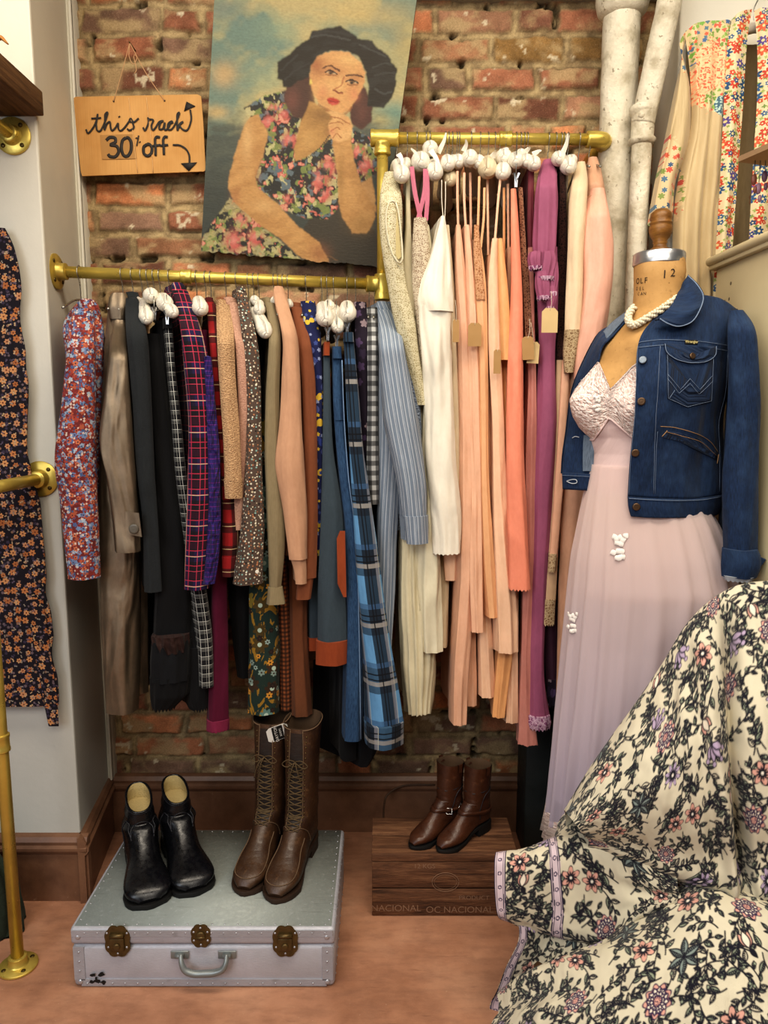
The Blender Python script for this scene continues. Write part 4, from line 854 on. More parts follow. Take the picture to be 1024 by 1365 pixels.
hanger(205, True, 'white padded hanger tip close to the tartan robe', (233, 419), .2, .015)
hanger(262, True, 'white padded hanger with dark button end beside the tartan robe', (268, 414), .20, .0185)
hanger(331, True, 'long white padded hanger sloping beside the polka dot blouse', (356, 447), .2, .0185, M_SATINW)
hanger(345, True, 'white padded hanger partly inside the khaki blouse', (346, 416), .15, .014)
hanger(338, True, 'white padded hanger carrying the folk print skirt', (340, 402), .1, .012)
hanger(365, True, 'slim padded hanger carrying the brown gingham skirt', (366, 402), .08, .010); hanger(384, True, 'slim padded hanger carrying the brown pleated skirt', (386, 408), .08, .010)
hanger(429, True, 'ivory padded hanger above the grey denim skirt', (434, 428), .19, .0215, M_SATINW, clip=[(437, 452)])
hanger(445, True, 'ivory padded hanger sloping above the blue jeans', (451, 440), .19, .0175, M_SATINW, clip=[(449, 462)])
hanger(436, True, 'padded hanger carrying the black trousers', (440, 410), .1, .013)
hanger(463, True, 'round white padded hanger tip above the blue plaid trousers', (463, 421), .19, .0215, M_SATINW, clip=[(463, 446)])
# ---- upper rail
def lacehole(rt, R): pass
g_ = garment('blouse', 'sheer cream lace sleeveless top beside the gold post', 'blouse', 529, False, [
    B('body', [(230, 513, 528), (245, 508, 533), (270, 505, 536), (300, 505, 536), (340, 509, 536), (380, 517, 541), (420, 524, 552), (480, 540, 560), (540, 556, 572)], M_LACE, dn=.19, f0=.55, drop=45, back=.6, fold=.005)])
Rc = rail_at(529, False); front(g_, 'armhole_edge', M_IV2, [(528, 270), (520, 268), (515, 285), (516, 310), (522, 335), (531, 350), (537, 345), (535, 315), (532, 285), (528, 270)], Rc[1] - .212, .0022)
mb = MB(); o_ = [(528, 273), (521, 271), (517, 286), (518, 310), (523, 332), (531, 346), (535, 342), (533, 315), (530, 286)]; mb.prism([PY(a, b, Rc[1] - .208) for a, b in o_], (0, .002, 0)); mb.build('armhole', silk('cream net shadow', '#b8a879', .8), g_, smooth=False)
garment('nightgown', 'ivory chiffon pleated nightgown showing below the striped shirt', 'nightgown', 543, False, [
    B('skirt', [(420, 548, 566), (560, 545, 568), (640, 535, 572), (720, 530, 580), (800, 530, 584), (880, 534, 585), (950, 540, 578)], M_IV, dn=.150, f0=.95, back=.6, pleat=.26, npl=7, fold=.010, hemwave=.001),
    B('bodice', [(225, 541, 546), (300, 541, 548), (360, 536, 552), (422, 546, 566)], M_IV, dn=.15, f0=.9, back=.4)])
g_ = garment('nightgown', 'ivory crochet top nightgown with rose ribbon straps', 'nightgown', 556, False, [
    B('bodice', [(291, 552, 569), (330, 549, 573), (380, 550, 577), (420, 555, 578), (500, 562, 580)], M_CROCH, dn=.175, f0=1, back=.5),
    B('side_panel', [(300, 566, 572), (350, 570, 579), (400, 570, 580), (480, 570, 584)], M_IV2, dn=.15, f0=1, back=.5)])
Rc = rail_at(556, False)
for pts in ([(549, 222), (553, 255), (561, 292)], [(567, 225), (566, 255), (557, 294)], [(569, 228), (570, 260), (568, 294)]):
    mb = MB(); ribbon(mb, [PY(a, b, Rc[1] - .178) for a, b in pts], .011); mb.build('strap', M_PINKR, g_)
SL = dict(f0=1, drop=0, back=.7)
g_ = garment('slip', 'white silk camisole with draped bodice and scalloped hem', 'slip', 573, False, [
    B('bodice', [(288, 588, 593), (330, 577, 598), (380, 561, 601), (404, 556, 603), (416, 560, 604)], M_WSILK, dn=.195, fold=.01, **SL),
    B('skirt', [(408, 560, 603), (440, 561, 602), (520, 566, 604), (600, 568, 608), (680, 572, 614), (737, 575, 614)], M_WSILK, dn=.19, fold=.009, pleat=.07, npl=3, hemwave=.002, **SL)])
Rc = rail_at(573, False)
for pts in ([(589, 240), (589, 265), (591, 292)], [(594, 242), (594, 265), (593, 292)]): front(g_, 'strap', M_WSILK, pts, Rc[1] - .19, .0011, 6)
garment('slip', 'antique ivory cotton petticoat below the white camisole', 'slip', 568, False, [B('skirt', [(420, 568, 586), (640, 562, 590), (740, 557, 588), (800, 558, 590), (868, 563, 591)], M_IV2, dn=.178, fold=.006, pleat=.12, npl=3, **SL)])
garment('slip', 'cream silk slip edged with fine scallops behind the white camisole', 'slip', 594, False, [B('skirt', [(300, 594, 599), (380, 598, 606), (480, 602, 610), (600, 602, 616), (700, 606, 624), (712, 608, 626)], M_CR, dn=.155, hemwave=.002, **SL)])
garment('slip', 'cream peach slip ending beside the ivory petticoat', 'slip', 598, False, [B('skirt', [(420, 600, 610), (640, 592, 606), (740, 588, 600), (862, 580, 597)], M_CR, dn=.12, **SL)])
garment('slip', 'short blush slip with stitched hem under the white camisole', 'slip', 603, False, [B('skirt', [(400, 604, 610), (640, 594, 610), (730, 589, 611), (773, 592, 609)], M_P4, dn=.14, **SL)])
def straps(rt, px, pts, m, dn, w=.006):
    R = rail_at(px, False)
    for q in pts:
        mb = MB(); ribbon(mb, [PY(a, b, R[1] - dn) for a, b in q], w); mb.build('strap', m, rt)
def slip(label, px, prof, m, dn, st=None, extra=(), pl=.17, cat='slip', name='slip', hw=.0007):
    rt = garment(name, label, cat, px, False, [B('skirt', prof, m, dn=dn, fold=.007, pleat=pl, npl=3, hemwave=hw, **SL)] + list(extra))
    if st: straps(rt, px, st, m, dn + .004)
    return rt
slip('long tan peach slip with the lowest hem next to the white camisole', 609, [(300, 608, 614), (355, 606, 621), (450, 611, 627), (600, 613, 633), (740, 611, 635), (840, 606, 630), (900, 602, 624), (965, 601, 622)], M_P1, .17, [[(610, 228), (610, 265), (611, 302)]])
slip('dusty peach slip with lace topped bodice beside the long tan peach slip', 612, [(300, 619, 626), (380, 622, 634), (500, 625, 640), (640, 629, 643), (740, 625, 645), (842, 628, 646)], M_P2, .18, [[(619, 230), (619, 265), (621, 302)]])
slip('pale apricot under slip with long hem in the middle of the peach row', 628, [(320, 626, 634), (600, 622, 640), (800, 618, 634), (940, 620, 636)], M_P1, .13, [[(627, 230), (628, 320)]])
slip('apricot satin slip with knee length scalloped hem', 640, [(330, 632, 642), (370, 632, 648), (480, 638, 651), (640, 640, 652), (740, 643, 659), (823, 650, 664)], M_P3, .185, [[(639, 235), (638, 280), (636, 332)], [(646, 250), (645, 290), (641, 330)]], [B('bodice', [(300, 632, 638), (340, 631, 642), (400, 634, 648)], lace('apricot lace', '#d9a880', '#a8714a', 150), dn=.19, **SL)])
slip('light peach under slip with wide hem below the apricot satin one', 651, [(340, 650, 656), (600, 638, 656), (780, 636, 653), (928, 638, 662)], M_P4, .14, [[(650, 238), (651, 340)]])
slip('golden peach slip with slanting bodice seam between apricot and coral slips', 660, [(318, 656, 664), (370, 650, 664), (450, 650, 668), (560, 655, 672), (700, 656, 678), (800, 658, 690), (868, 659, 693)], M_P4, .18, [[(668, 230), (664, 270), (660, 320)]], [B('bodice', [(318, 664, 670), (370, 664, 676), (420, 666, 680), (480, 668, 682)], M_OR, dn=.20, **SL)])
slip('orange peach satin slip whose bodice flares beside the coral chiffon', 666, [(460, 667, 680), (560, 668, 684), (700, 670, 686), (840, 664, 690), (955, 656, 675)], M_OR, .155, [[(672, 250), (672, 350), (671, 462)]])
slip('pale peach long slip whose flared hem shows under the coral skirt', 674, [(330, 676, 682), (600, 676, 690), (780, 676, 692), (860, 675, 692), (962, 673, 692)], M_P4, .14, [[(677, 245), (678, 332)]])
g_ = garment('skirt', 'coral chiffon skirt clipped at the waist among the peach slips', 'skirt', 688, False, [B('panel', [(252, 681, 688), (300, 681, 692), (400, 682, 697), (500, 675, 698), (600, 674, 700), (700, 676, 704), (785, 678, 709)], M_COR, dn=.205, fold=.006, hemwave=.003, **SL)])
slip('brown lace trimmed slip just behind the coral skirt', 694, [(250, 691, 697), (330, 694, 702), (400, 697, 708), (470, 700, 712)], M_LTAN, .17, None)
slip('burgundy crepe slip beside the mauve gown shoulder', 699, [(222, 704, 712), (300, 702, 712), (420, 704, 712)], M_BURG, .15)
slip('dusty rose satin nightgown with the lowest hem beside the mauve gown', 703, [(330, 704, 712), (440, 702, 713), (500, 704, 716), (600, 700, 716), (750, 697, 716), (880, 694, 708), (955, 692, 714), (990, 689, 719)], M_ROSE, .165, None, cat='nightgown', name='nightgown')
g_ = garment('nightgown', 'long mauve chiffon nightgown with ruffled sleeve and white edged hem', 'nightgown', 731, False, [
    B('sleeve', [(213, 725, 738), (226, 718, 742), (262, 712, 744), (330, 709, 743), (358, 712, 738)], M_MAUVE, dn=.20, f0=.55, drop=40, depth=.12, pleat=.14, npl=4, fold=.006),
    B('body', [(330, 714, 742), (400, 716, 744), (460, 719, 739), (500, 718, 740), (560, 716, 742), (640, 712, 737), (760, 708, 729), (900, 706, 724), (955, 703, 733)], M_MAUVE, dn=.17, f0=1, back=.5, fold=.006, pleat=.06),
    B('hem_ruffle', [(952, 703, 733), (962, 702, 735), (970, 704, 733)], M_PRUF, dn=.175, f0=1, back=.2, pleat=.12, npl=4, hemwave=.004)])
Rc = rail_at(731, False)
for pr in ([(336, 706, 722), (344, 702, 722), (358, 705, 722)], [(336, 722, 740), (346, 720, 744), (372, 716, 738)], [(362, 714, 732), (380, 712, 736), (398, 716, 735)], [(350, 732, 744), (372, 730, 746), (392, 730, 742)], [(382, 728, 742), (398, 727, 744), (412, 729, 738)]):
    slab('sleeve_ruffle', pr, Rc, .215, M_MAUVE, g_, f0=1, depth=.04, pleat=.22, npl=4, hemwave=.004, n=14)
    q = pr[-1]; slab('ruffle_edge', [(q[0] - 3, q[1] - 1, q[2] + 1), (q[0] + 2, q[1] - 1, q[2] + 1)], Rc, .217, M_PRUF, g_, f0=1, depth=.03, pleat=.2, npl=4, hemwave=.003, n=8)
garment('slip', 'dark brown lace slip between the mauve gown and the cream blouse', 'slip', 741, False, [B('body', [(226, 747, 754), (330, 744, 757), (450, 742, 754), (560, 740, 752)], M_DKBR, dn=.15, **SL)])
garment('slip', 'beige silk slip with deep lace hem beside the mauve gown', 'slip', 752, False, [B('skirt', [(480, 742, 752), (560, 740, 751), (700, 729, 746), (802, 722, 741)], M_BEI, dn=.165, **SL), B('lace_hem', [(798, 722, 741), (832, 720, 740)], M_BEIL, dn=.168, hemwave=.003, **SL)])
garment('slip', 'short blush slip with lace hem tucked behind the denim jacket', 'slip', 757, False, [B('skirt', [(480, 750, 760), (600, 742, 756), (742, 732, 744)], M_P1, dn=.185, **SL), B('lace_hem', [(738, 731, 743), (762, 730, 741)], M_BEIL, dn=.188, hemwave=.002, **SL)])
garment('nightgown', 'dark plum nightgown with frilled end below the beige lace hem', 'nightgown', 748, False, [B('skirt', [(700, 728, 742), (830, 723, 743), (915, 728, 744)], M_PLUM, dn=.13, **SL), B('hem_frill', [(905, 730, 744), (940, 726, 744)], M_DKFL, dn=.135, pleat=.2, npl=4, hemwave=.005, **SL)])
garment('blouse', 'cream satin blouse sleeve with a lace cuff near the rail end', 'blouse', 772, False, [
    B('sleeve', [(216, 770, 780), (232, 765, 784), (270, 758, 783), (340, 756, 778), (400, 754, 776), (446, 753, 773)], M_CRSL, dn=.2, f0=.5, drop=40, depth=.12, fold=.005),
    B('lace_cuff', [(440, 752, 774), (470, 750, 770), (497, 752, 765)], M_BEIL, dn=.2, f0=1, depth=.07)])
garment('robe', 'pale pink satin robe with full sleeve at the elbow end of the rail', 'robe', 786, False, [
    B('sleeve', [(252, 788, 806), (262, 784, 808), (290, 781, 813), (330, 778, 817), (370, 778, 816), (420, 772, 810), (470, 765, 800), (505, 765, 788)], M_PINK, dn=.20, f0=.8, drop=40, depth=.10, fold=.006, pleat=.05),
    B('shoulder', [(210, 785, 796), (225, 783, 801), (262, 783, 808), (272, 785, 808)], M_DPINK, dn=.12, f0=.5, drop=40, depth=.13),
    B('body', [(262, 780, 800), (400, 768, 806), (520, 752, 800), (640, 748, 790), (740, 746, 775), (850, 743, 765), (986, 741, 755)], M_DPINK, dn=.16, f0=1, back=.3, fold=.006, pleat=.1)])
for px, kn, dn, r, m, lab, rb in [
    (529, (537, 237), .20, .020, M_SATINW, 'white padded hanger tip over the cream lace top', [(531, 205, 536, 222)]), (543, (541, 224), .14, .014, M_SATINW, 'white padded hanger behind the cream lace top', None),
    (556, (562, 217), .18, .0225, M_SATINW, 'round white padded hanger tip above the rose straps', [(556, 214, 548, 198)]), (568, (575, 196), .14, .0185, M_SATINW, 'topmost white padded hanger tip with ribbon, close under the rail', [(584, 204, 595, 177)]),
    (573, (581, 233), .19, .0205, M_SATINW, 'wide white padded hanger tip lowest of its cluster', [(574, 200, 588, 230)]), (594, (598, 220), .18, .0185, M_SATINW, 'white padded hanger tip above the white camisole straps', None), (598, (601, 243), .16, .018, M_SATINT, 'tan padded hanger tip tucked below the white one', None),
    (603, (605, 214), .10, .012, M_SATINW, 'slim white padded hanger behind the white camisole', None),
    (609, (612, 217), .17, .0165, M_SATINW, 'white padded hanger tip over the long tan peach slip', None), (612, (619, 216), .12, .013, M_SATINW, 'slim white padded hanger over the dusty peach slip', None),
    (628, (626, 212), .18, .020, M_SATINW, 'large white padded hanger tip with upright ribbon', [(618, 202, 621, 186)]), (640, (638, 218), .17, .0165, M_SATINW, 'white padded hanger tip over the apricot satin slip', None),
    (651, (650, 228), .19, .0235, M_SATINT, 'largest tan padded hanger tip with a ring above it', [(655, 210, 660, 200)]), (660, (662, 214), .10, .012, M_SATINW, 'slim white padded hanger behind the large tan tip', None),
    (666, (673, 210), .16, .020, M_SATINW, 'white padded hanger tip high between tan tip and coral skirt', [(668, 202, 678, 199)]), (674, (670, 233), .20, .0195, M_SATINW, 'bright white padded hanger tip hanging low beside the clip', None),
    (699, (702, 216), .18, .0165, M_SATINW, 'white padded hanger tip just past the chrome clip', [(700, 203, 706, 196)]), (703, (713, 220), .19, .0175, M_SATINW, 'white padded hanger tip touching the mauve sleeve', [(710, 206, 722, 201)]), (694, (695, 204), .10, .012, M_SATINW, 'slim white padded hanger behind the chrome clip', None),
    (741, (746, 212), .18, .0175, M_SATINW, 'white padded hanger tip with tall ribbon past the mauve gown', [(750, 205, 757, 178)]), (752, (759, 224), .19, .020, M_SATINW, 'grey white padded hanger tip beside the cream blouse', None),
    (748, (748, 230), .10, .012, M_SATINW, 'slim padded hanger of the plum nightgown', None), (757, (764, 214), .12, .013, M_SATINW, 'slim padded hanger of the short blush slip', None)]:
    hanger(px, False, lab, kn, dn, r * 1.08, m, ribs=rb)
hanger(688, False, 'padded skirt hanger with chrome clip gripping the coral skirt', (688, 215), .19, .021, M_SATINW, clip=[(688, 247)])
hanger(731, False, 'wire hanger inside the mauve nightgown'); hanger(772, False, 'wire hanger inside the cream satin blouse'); hanger(786, False, 'wire hanger with ribbon inside the pink satin robe')
# price tags
def price_tag(px, py, w, h, top, Y, m, label, rot=0):
    c = PY(px, py, Y); k = 2.0 / F; W, Hh = w * k, h * k; cr = W * .22
    pts = [(-W / 2, -Hh / 2), (W / 2, -Hh / 2), (W / 2, Hh / 2 - cr), (W / 2 - cr, Hh / 2), (-W / 2 + cr, Hh / 2), (-W / 2, Hh / 2 - cr)]
    R = lambda a, b: c + np.array([a * cos(rot) - b * sin(rot), 0, a * sin(rot) + b * cos(rot)])
    rt = empty('price_tag', c, label, 'price tag', 'price tags'); mb = MB(); mb.prism([R(a, b) for a, b in pts], (0, .0008, 0)); mb.build('card', m, rt, smooth=False)
    t = PY(px + (top[0] - px), top[1], Y + .004); mb = MB(); mb.tube(catmull([R(0, Hh / 2 - .005) + (0, -.0006, 0), lerp(c, t, .6) + (.002, -.002, 0), t], 12), .0006, 5); mb.build('string', plain('tag string', '#d8ccb4', .9), rt)
YU = TA[1]
price_tag(733, 427, 20, 30, (735, 388), YU - .235, M_TAGL, 'pale kraft price tag hanging from the mauve ruffle'); price_tag(633, 446, 17, 29, (633, 405), YU - .215, M_TAG, 'brown kraft price tag on the dusty peach slip')
price_tag(608, 441, 8, 28, (607, 400), YU - .215, M_TAG, 'narrow brown price tag edge beside the white camisole'); price_tag(704, 464, 15, 29, (706, 425), YU - .215, M_TAG, 'brown price tag in front of a second one beside the coral skirt', .06)
price_tag(711, 470, 15, 27, (708, 430), YU - .205, M_TAGL, 'lighter price tag half hidden behind a brown one by the mauve gown', -.05); price_tag(663, 482, 9, 30, (664, 440), YU - .225, M_TAG, 'slim brown price tag on the golden peach slip')
# dark floral dress at far left, hung under the timber shelf
M_NFL = fab('black and orange floral', '#1d1820', FL(dict(scale=96, R=.30, n=5, cols=['#6a5a60', '#3c3446', '#8a6a58'], seed=2, dens=.55), dict(scale=38, R=.25, n=6, cols=['#b37649', '#c08a5c', '#a4663d', '#b98560'], seed=5, centre='#6e3a26', rndm=.6), dict(scale=70, R=.22, n=2, cols=['#8f8478', '#5b5060', '#b59a78'], seed=9, depth=.9, dens=.6)))
Rl = np.array([-1.02, 1.955, 1.95])
rt = empty('dress', Rl, 'black dress with orange flowers hanging under the timber shelf', 'dress')
slab('skirt', [(620, -60, 44), (700, -55, 50), (800, -50, 60), (900, -50, 70), (940, -50, 72)], Rl, .015, M_NFL, rt, f0=1, fold=.012, depth=.014, pleat=.06, cap=.10)
slab('tail', [(800, 30, 58), (880, 44, 70), (930, 56, 77), (968, 64, 79)], Rl, .022, M_NFL, rt, f0=1, depth=.012, cap=.1)
slab('bodice', [(304, -30, 8), (330, -40, 24), (380, -50, 30), (480, -55, 33), (560, -55, 34), (622, -60, 44)], Rl, .016, M_NFL, rt, f0=.8, drop=80, depth=.014, fold=.01, cap=.10)
# ================================================================ helpers for sheets and decals
def sheet(ctrl, n, m, UVs=None):
    """ctrl rows of (px,py,Y) -> [n,m,3] smooth surface"""
    W = np.array([[PY(*c) for c in r] for r in ctrl]); A = catmull(W, n); return np.swapaxes(catmull(np.swapaxes(A, 0, 1), m), 0, 1)
def bvh_grid(P):
    n, m = P.shape[:2]; I = np.arange(n * m).reshape(n, m); q = np.stack([I[:-1, :-1], I[:-1, 1:], I[1:, 1:], I[1:, :-1]], -1).reshape(-1, 4)
    return BVHTree.FromPolygons([tuple(v) for v in P.reshape(-1, 3)], q.tolist())
def hit(b, px, py, off=0.0):
    d = Vector(ray(px, py)).normalized(); r = b.ray_cast(Vector((0, 0, H)), d)
    if r[0] is None:
        r = b.find_nearest(Vector(PY(px, py, 1.7)))
    n = r[1]; n = -n if n.dot(d) > 0 else n
    return np.array(r[0] + n * off), np.array(n)
def hitline(mb, b, pts, r, off=.001, n=None, k=6, flat=1):
    p = catmull(np.array(pts, float), n or max(6, len(pts) * 6)); mb.tube([hit(b, x, y, off)[0] for x, y in p], r, k, flat=flat)
def pline(mb, b, pts, r, off=.001, k=6):
    out = []
    for (a, c), (d, e) in zip(pts[:-1], pts[1:]): out += [(lerp(a, d, t), lerp(c, e, t)) for t in np.linspace(0, 1, 6)[:-1]]
    out.append(pts[-1]); mb.tube([hit(b, x, y, off)[0] for x, y in out], r, k)
def text(parent, s, pos, right, up, size, mat, name='lettering', align='CENTER', ext=0):
    cu = bpy.data.curves.new(name, 'FONT'); cu.body = s; cu.size = size; cu.align_x = align; cu.align_y = 'CENTER'; cu.extrude = ext; cu.materials.append(mat)
    tmp = bpy.data.objects.new(name, cu); COL.objects.link(tmp); bpy.context.view_layer.update(); me = bpy.data.meshes.new_from_object(tmp.evaluated_get(bpy.context.evaluated_depsgraph_get()))
    bpy.data.objects.remove(tmp); o = bpy.data.objects.new(name, me); COL.objects.link(o); r = nrm(right); u = nrm(np.asarray(up) - (np.asarray(up) @ r) * r); w = np.cross(r, u)
    M = Matrix(((r[0], u[0], w[0], pos[0]), (r[1], u[1], w[1], pos[1]), (r[2], u[2], w[2], pos[2]), (0, 0, 0, 1)))
    o.parent = parent; PM = Matrix.Translation(Vector(WLOC(parent))) @ (parent.rotation_euler.to_matrix().to_4x4() if parent.parent is None else Matrix()); o.matrix_local = PM.inverted() @ M
    return o
# ================================================================ SUITCASE
def m_alu(name, hx, r=.42, met=.55):
    g = G(name, r, met, .5); ob = g.obj(); n = g.noise(ob, 7, 5, .65); n2 = g.noise(g.map(ob, (3, 3, 12)), 30, 4, .65)
    c = g.mix(g.rng(n, .3, .75, 0, .35), hx, '#6f706c'); c = g.mix(g.rng(n2, .58, .75, 0, .25), c, '#cfcfd2'); s = g.noise(g.map(ob, (2, 30, 2), rot=(0, 0, .6)), 5, 3); c = g.mix(g.rng(s, .64, .70, 0, .35), c, '#55564f')
    g.col(c); g.set('Roughness', g.rng(n2, .3, .7, r - .08, r + .16)); g.bump(g.math('ADD', n2, g.math('MULTIPLY', n, .6)), .18, .004); return g.m
M_ALU = m_alu('worn aluminium', '#bcbcc4', .46, .22); M_ALU2 = m_alu('scuffed lid top with painted light tone', '#979d98', .5, .22); M_RIV = plain('rivet', '#b9b9be', .35, .6); M_BRASS = plain('tarnished brass', '#6b5836', .42, .6, var=.4, nsc=60, bump=.2); M_BLK = plain('black paint chip', '#141414', .6); M_STEEL = plain('dull steel handle', '#8a8f8e', .4, .5)  # lid top toned greyer than the front: light difference put into its colour
sx0, sx1, sy0, sy1, sz, sl = -.757, -.120, 1.634, 2.058, .157, .112
sc_ = empty('suitcase', ((sx0 + sx1) / 2, (sy0 + sy1) / 2, 0), 'silver riveted metal suitcase with brass latches lying flat on the floor', 'suitcase')
mb = MB(); mb.box((sx0, sy0, .0), (sx1, sy1, sl - .001)); mb.build('base', M_ALU, sc_, bevel=.010)
mb = MB(); mb.box((sx0 - .002, sy0 - .002, sl + .001), (sx1 + .002, sy1 + .002, sz)); ld = mb.build('lid', [M_ALU], sc_, bevel=.009)
mb = MB(); mb.box((sx0 + .007, sy0 + .007, sz - .001), (sx1 - .007, sy1 - .007, sz + .0006)); mb.build('top_sheet', M_ALU2, ld)
mb = MB(); Yf = sy0 - .003
for a, b in (((sx0 + .02, .004), (sx1 - .02, .022)), ((sx0 + .004, .02), (sx0 + .030, sl - .004)), ((sx1 - .030, .02), (sx1 - .004, sl - .004))): mb.box((a[0], Yf + .0005, a[1]), (b[0], Yf + .003, b[1]))
mb.box((sx0 + .004, Yf - .0015, sz - .020), (sx1 - .004, Yf + .001, sz - .004))
def rivet(c, n, r=.0028): mb.lathe([(r, 0), (r * .85, .0010), (r * .4, .0017), (.0001, .0018)], c, n, 8, mi=1)
for x in np.arange(sx0 + .035, sx1 - .02, .0305):
    rivet((x, Yf, .012), (0, -1, 0), .0022); rivet((x, Yf - .001, sz - .010), (0, -1, 0), .0022); rivet((x, sy0 + .013, sz), (0, 0, 1), .0024); rivet((x, sy1 - .013, sz), (0, 0, 1), .0024)
for y in np.arange(sy0 + .03, sy1 - .02, .03):
    for x in (sx0 + .014, sx1 - .014): rivet((x, y, sz), (0, 0, 1), .0024)
    rivet((sx1 + .002, y, sz - .012), (1, 0, 0)); rivet((sx1, y, .012), (1, 0, 0))
for x in (sx0 + .018, sx1 - .018):
    for z in (.02, .045, .07, .095): rivet((x, Yf, z), (0, -1, 0), .0026)
    for z in (.016, sz - .022): rivet((x, Yf - .001, z), (0, -1, 0), .0062)
mb.build('edge_binding', [m_alu('binding strip', '#adadb4', .5, .3), M_RIV], sc_, smooth='auto')
def plate(rt, name, px, py, w, h, lobes, Yp, th=.003):
    """brass escutcheon with scalloped outline, px sizes"""
    c = PY(px, py, Yp); k = 1.83 / F; t = np.linspace(0, 2 * pi, 64, endpoint=False)
    r = 1 + lobes * np.cos(4 * t) * .0 + .09 * np.abs(np.sin(t * 4)); sq = (np.abs(np.cos(t)) ** 2.8 + np.abs(np.sin(t)) ** 2.8) ** (-1 / 2.8) * r
    mb = MB(); mb.prism([c + np.array([w / 2 * k * sq[i] * cos(a), 0, h / 2 * k * sq[i] * sin(a)]) for i, a in enumerate(t)], (0, -th, 0)); return mb.build(name, M_BRASS, rt, smooth=False), c, k
for px in (157, 380.5):
    la, c, k = plate(sc_, 'latch', px, 1254, 31, 41, 1, Yf)
    mb = MB(); mb.box((c[0] - 9 * k, Yf - .008, c[2] - 12 * k), (c[0] + 9 * k, Yf - .002, c[2] + 5 * k)); mb.lathe([(4.5 * k, 0), (4.5 * k, .003), (3 * k, .005), (1 * k, .005)], (c[0], Yf - .008, c[2] - 5 * k), (0, -1, 0), 14); mb.build('hasp', M_BRASS, la, bevel=.001)
    mb = MB(); mb.tube([(c[0] - 9 * k, Yf - .006, c[2] + 9 * k), (c[0] + 9 * k, Yf - .006, c[2] + 9 * k)], 3.2 * k, 10); mb.build('hinge_pin', M_BRASS, la)
    mb = MB()
    for a, b in ((-13, 12), (13, 12), (-12, -8), (12, -8), (0, -17)): mb.lathe([(.003, 0), (.0026, .0012), (.0003, .0018)], (c[0] + a * k, Yf - .003, c[2] + b * k), (0, -1, 0), 8)
    mb.build('rivet', M_RIV, la)
lk, c, k = plate(sc_, 'lock', 268, 1247, 24, 30, 1, Yf)
mb = MB(); mb.lathe([(6 * k, 0), (6 * k, .003), (4 * k, .0045), (.0005, .0045)], (c[0], Yf - .003, c[2] + 1 * k), (0, -1, 0), 16); mb.tube([(c[0] - 6 * k, Yf - .006, c[2] - 1 * k), (c[0] + 6 * k, Yf - .006, c[2] - 1 * k)], 2 * k, 8); mb.build('keyhole_cover', M_BRASS, lk)
mb = MB()
for a, b in ((-9, 6), (9, 6), (-9, -6), (9, -6), (0, 12), (0, -12)): mb.lathe([(.003, 0), (.0026, .0012), (.0003, .0018)], (c[0] + a * k, Yf - .003, c[2] + b * k), (0, -1, 0), 8)
mb.build('rivet', M_RIV, lk)
for px in (240, 303):
    mb = MB(); q = PY(px, 1272, Yf); mb.box((q[0] - .022, Yf - .003, q[2] - .010), (q[0] + .022, Yf, q[2] + .010)); mp = mb.build('handle_mount', M_STEEL, sc_, bevel=.002)
    mb = MB(); mb.tube([q + (-.010, -.006, 0), q + (.010, -.006, 0)], .006, 10); mb.build('loop', M_STEEL, mp)
mb = MB(); mb.tube(catmull([PY(241, 1272, Yf - .008), PY(242, 1284, Yf - .018), PY(247, 1294, Yf - .022), PY(258, 1298, Yf - .022), PY(271, 1298, Yf - .022), PY(285, 1297, Yf - .022), PY(296, 1293, Yf - .022), PY(301, 1284, Yf - .018), PY(302, 1272, Yf - .008)], 40), np.interp(np.linspace(0, 1, 40), [0, .2, .4, .6, .8, 1], [.005, .0072, .0085, .0085, .0072, .005]), 12); mb.build('handle', M_STEEL, sc_)
mb = MB()
for px, py, w, h in ((124, 1300, 7, 5), (135, 1299, 8, 6), (122, 1309, 6, 4), (130, 1308, 9, 6), (138, 1310, 6, 5), (128, 1304, 3, 3)):
    c = PY(px, py, Yf - .001); t = np.linspace(0, 2 * pi, 14, endpoint=False); mb.prism([c + np.array([w / 2 * k * cos(a) * (1 + .3 * sin(a * 3 + px)), 0, h / 2 * k * sin(a) * (1 + .3 * cos(a * 2 + py))]) for a in t], (0, .001, 0))
mb.build('paint_chips', M_BLK, sc_, smooth=False)
# ================================================================ BOOTS
def m_leather(name, cols, r=.38, bsc=90, bump=.25, scuff=None):
    g = G(name, r, spec=.5); ob = g.obj(); n = g.noise(ob, 14, 5, .6); n2 = g.noise(ob, bsc, 4, .6); c = g.ramp(n, [(.3, cols[0]), (.6, cols[1]), (.85, cols[2])])
    if scuff: c = g.mix(g.rng(g.noise(ob, 34, 5, .65), .58, .72, 0, .6), c, scuff)
    g.col(c); g.set('Roughness', g.rng(n2, .3, .7, max(.05, r - .1), r + .15)); g.bump(g.math('ADD', g.math('MULTIPLY', n2, .4), g.noise(g.map(ob, (1, 1, 2.2)), 26, 3, .6, dist=.5)), bump, .005); return g.m
M_BLKL = m_leather('black polished leather', ('#0c0c0e', '#111115', '#1a1a20'), .27, bump=.03); M_SHEAR = plain('cream shearling', '#b5a274', 1, bump=.8, bsc=260, spec=.05); M_RUBBER = plain('black rubber sole', '#171615', .6)
M_BRNL = m_leather('worn brown leather', ('#2f1d15', '#46301f', '#5e432d'), .42, scuff='#6e5036'); M_BRNS = plain('brown leather sole', '#3a281c', .6, var=.3); M_LACE_ = plain('brown cotton lace', '#57462f', .85); M_BRNI = plain('tan boot lining', '#54402e', .9); M_EDGE = plain('pale leather edge', '#6a5440', .8)
M_COWL = m_leather('chestnut leather', ('#331c12', '#4a2b1b', '#633f28'), .36, scuff='#6b4630')
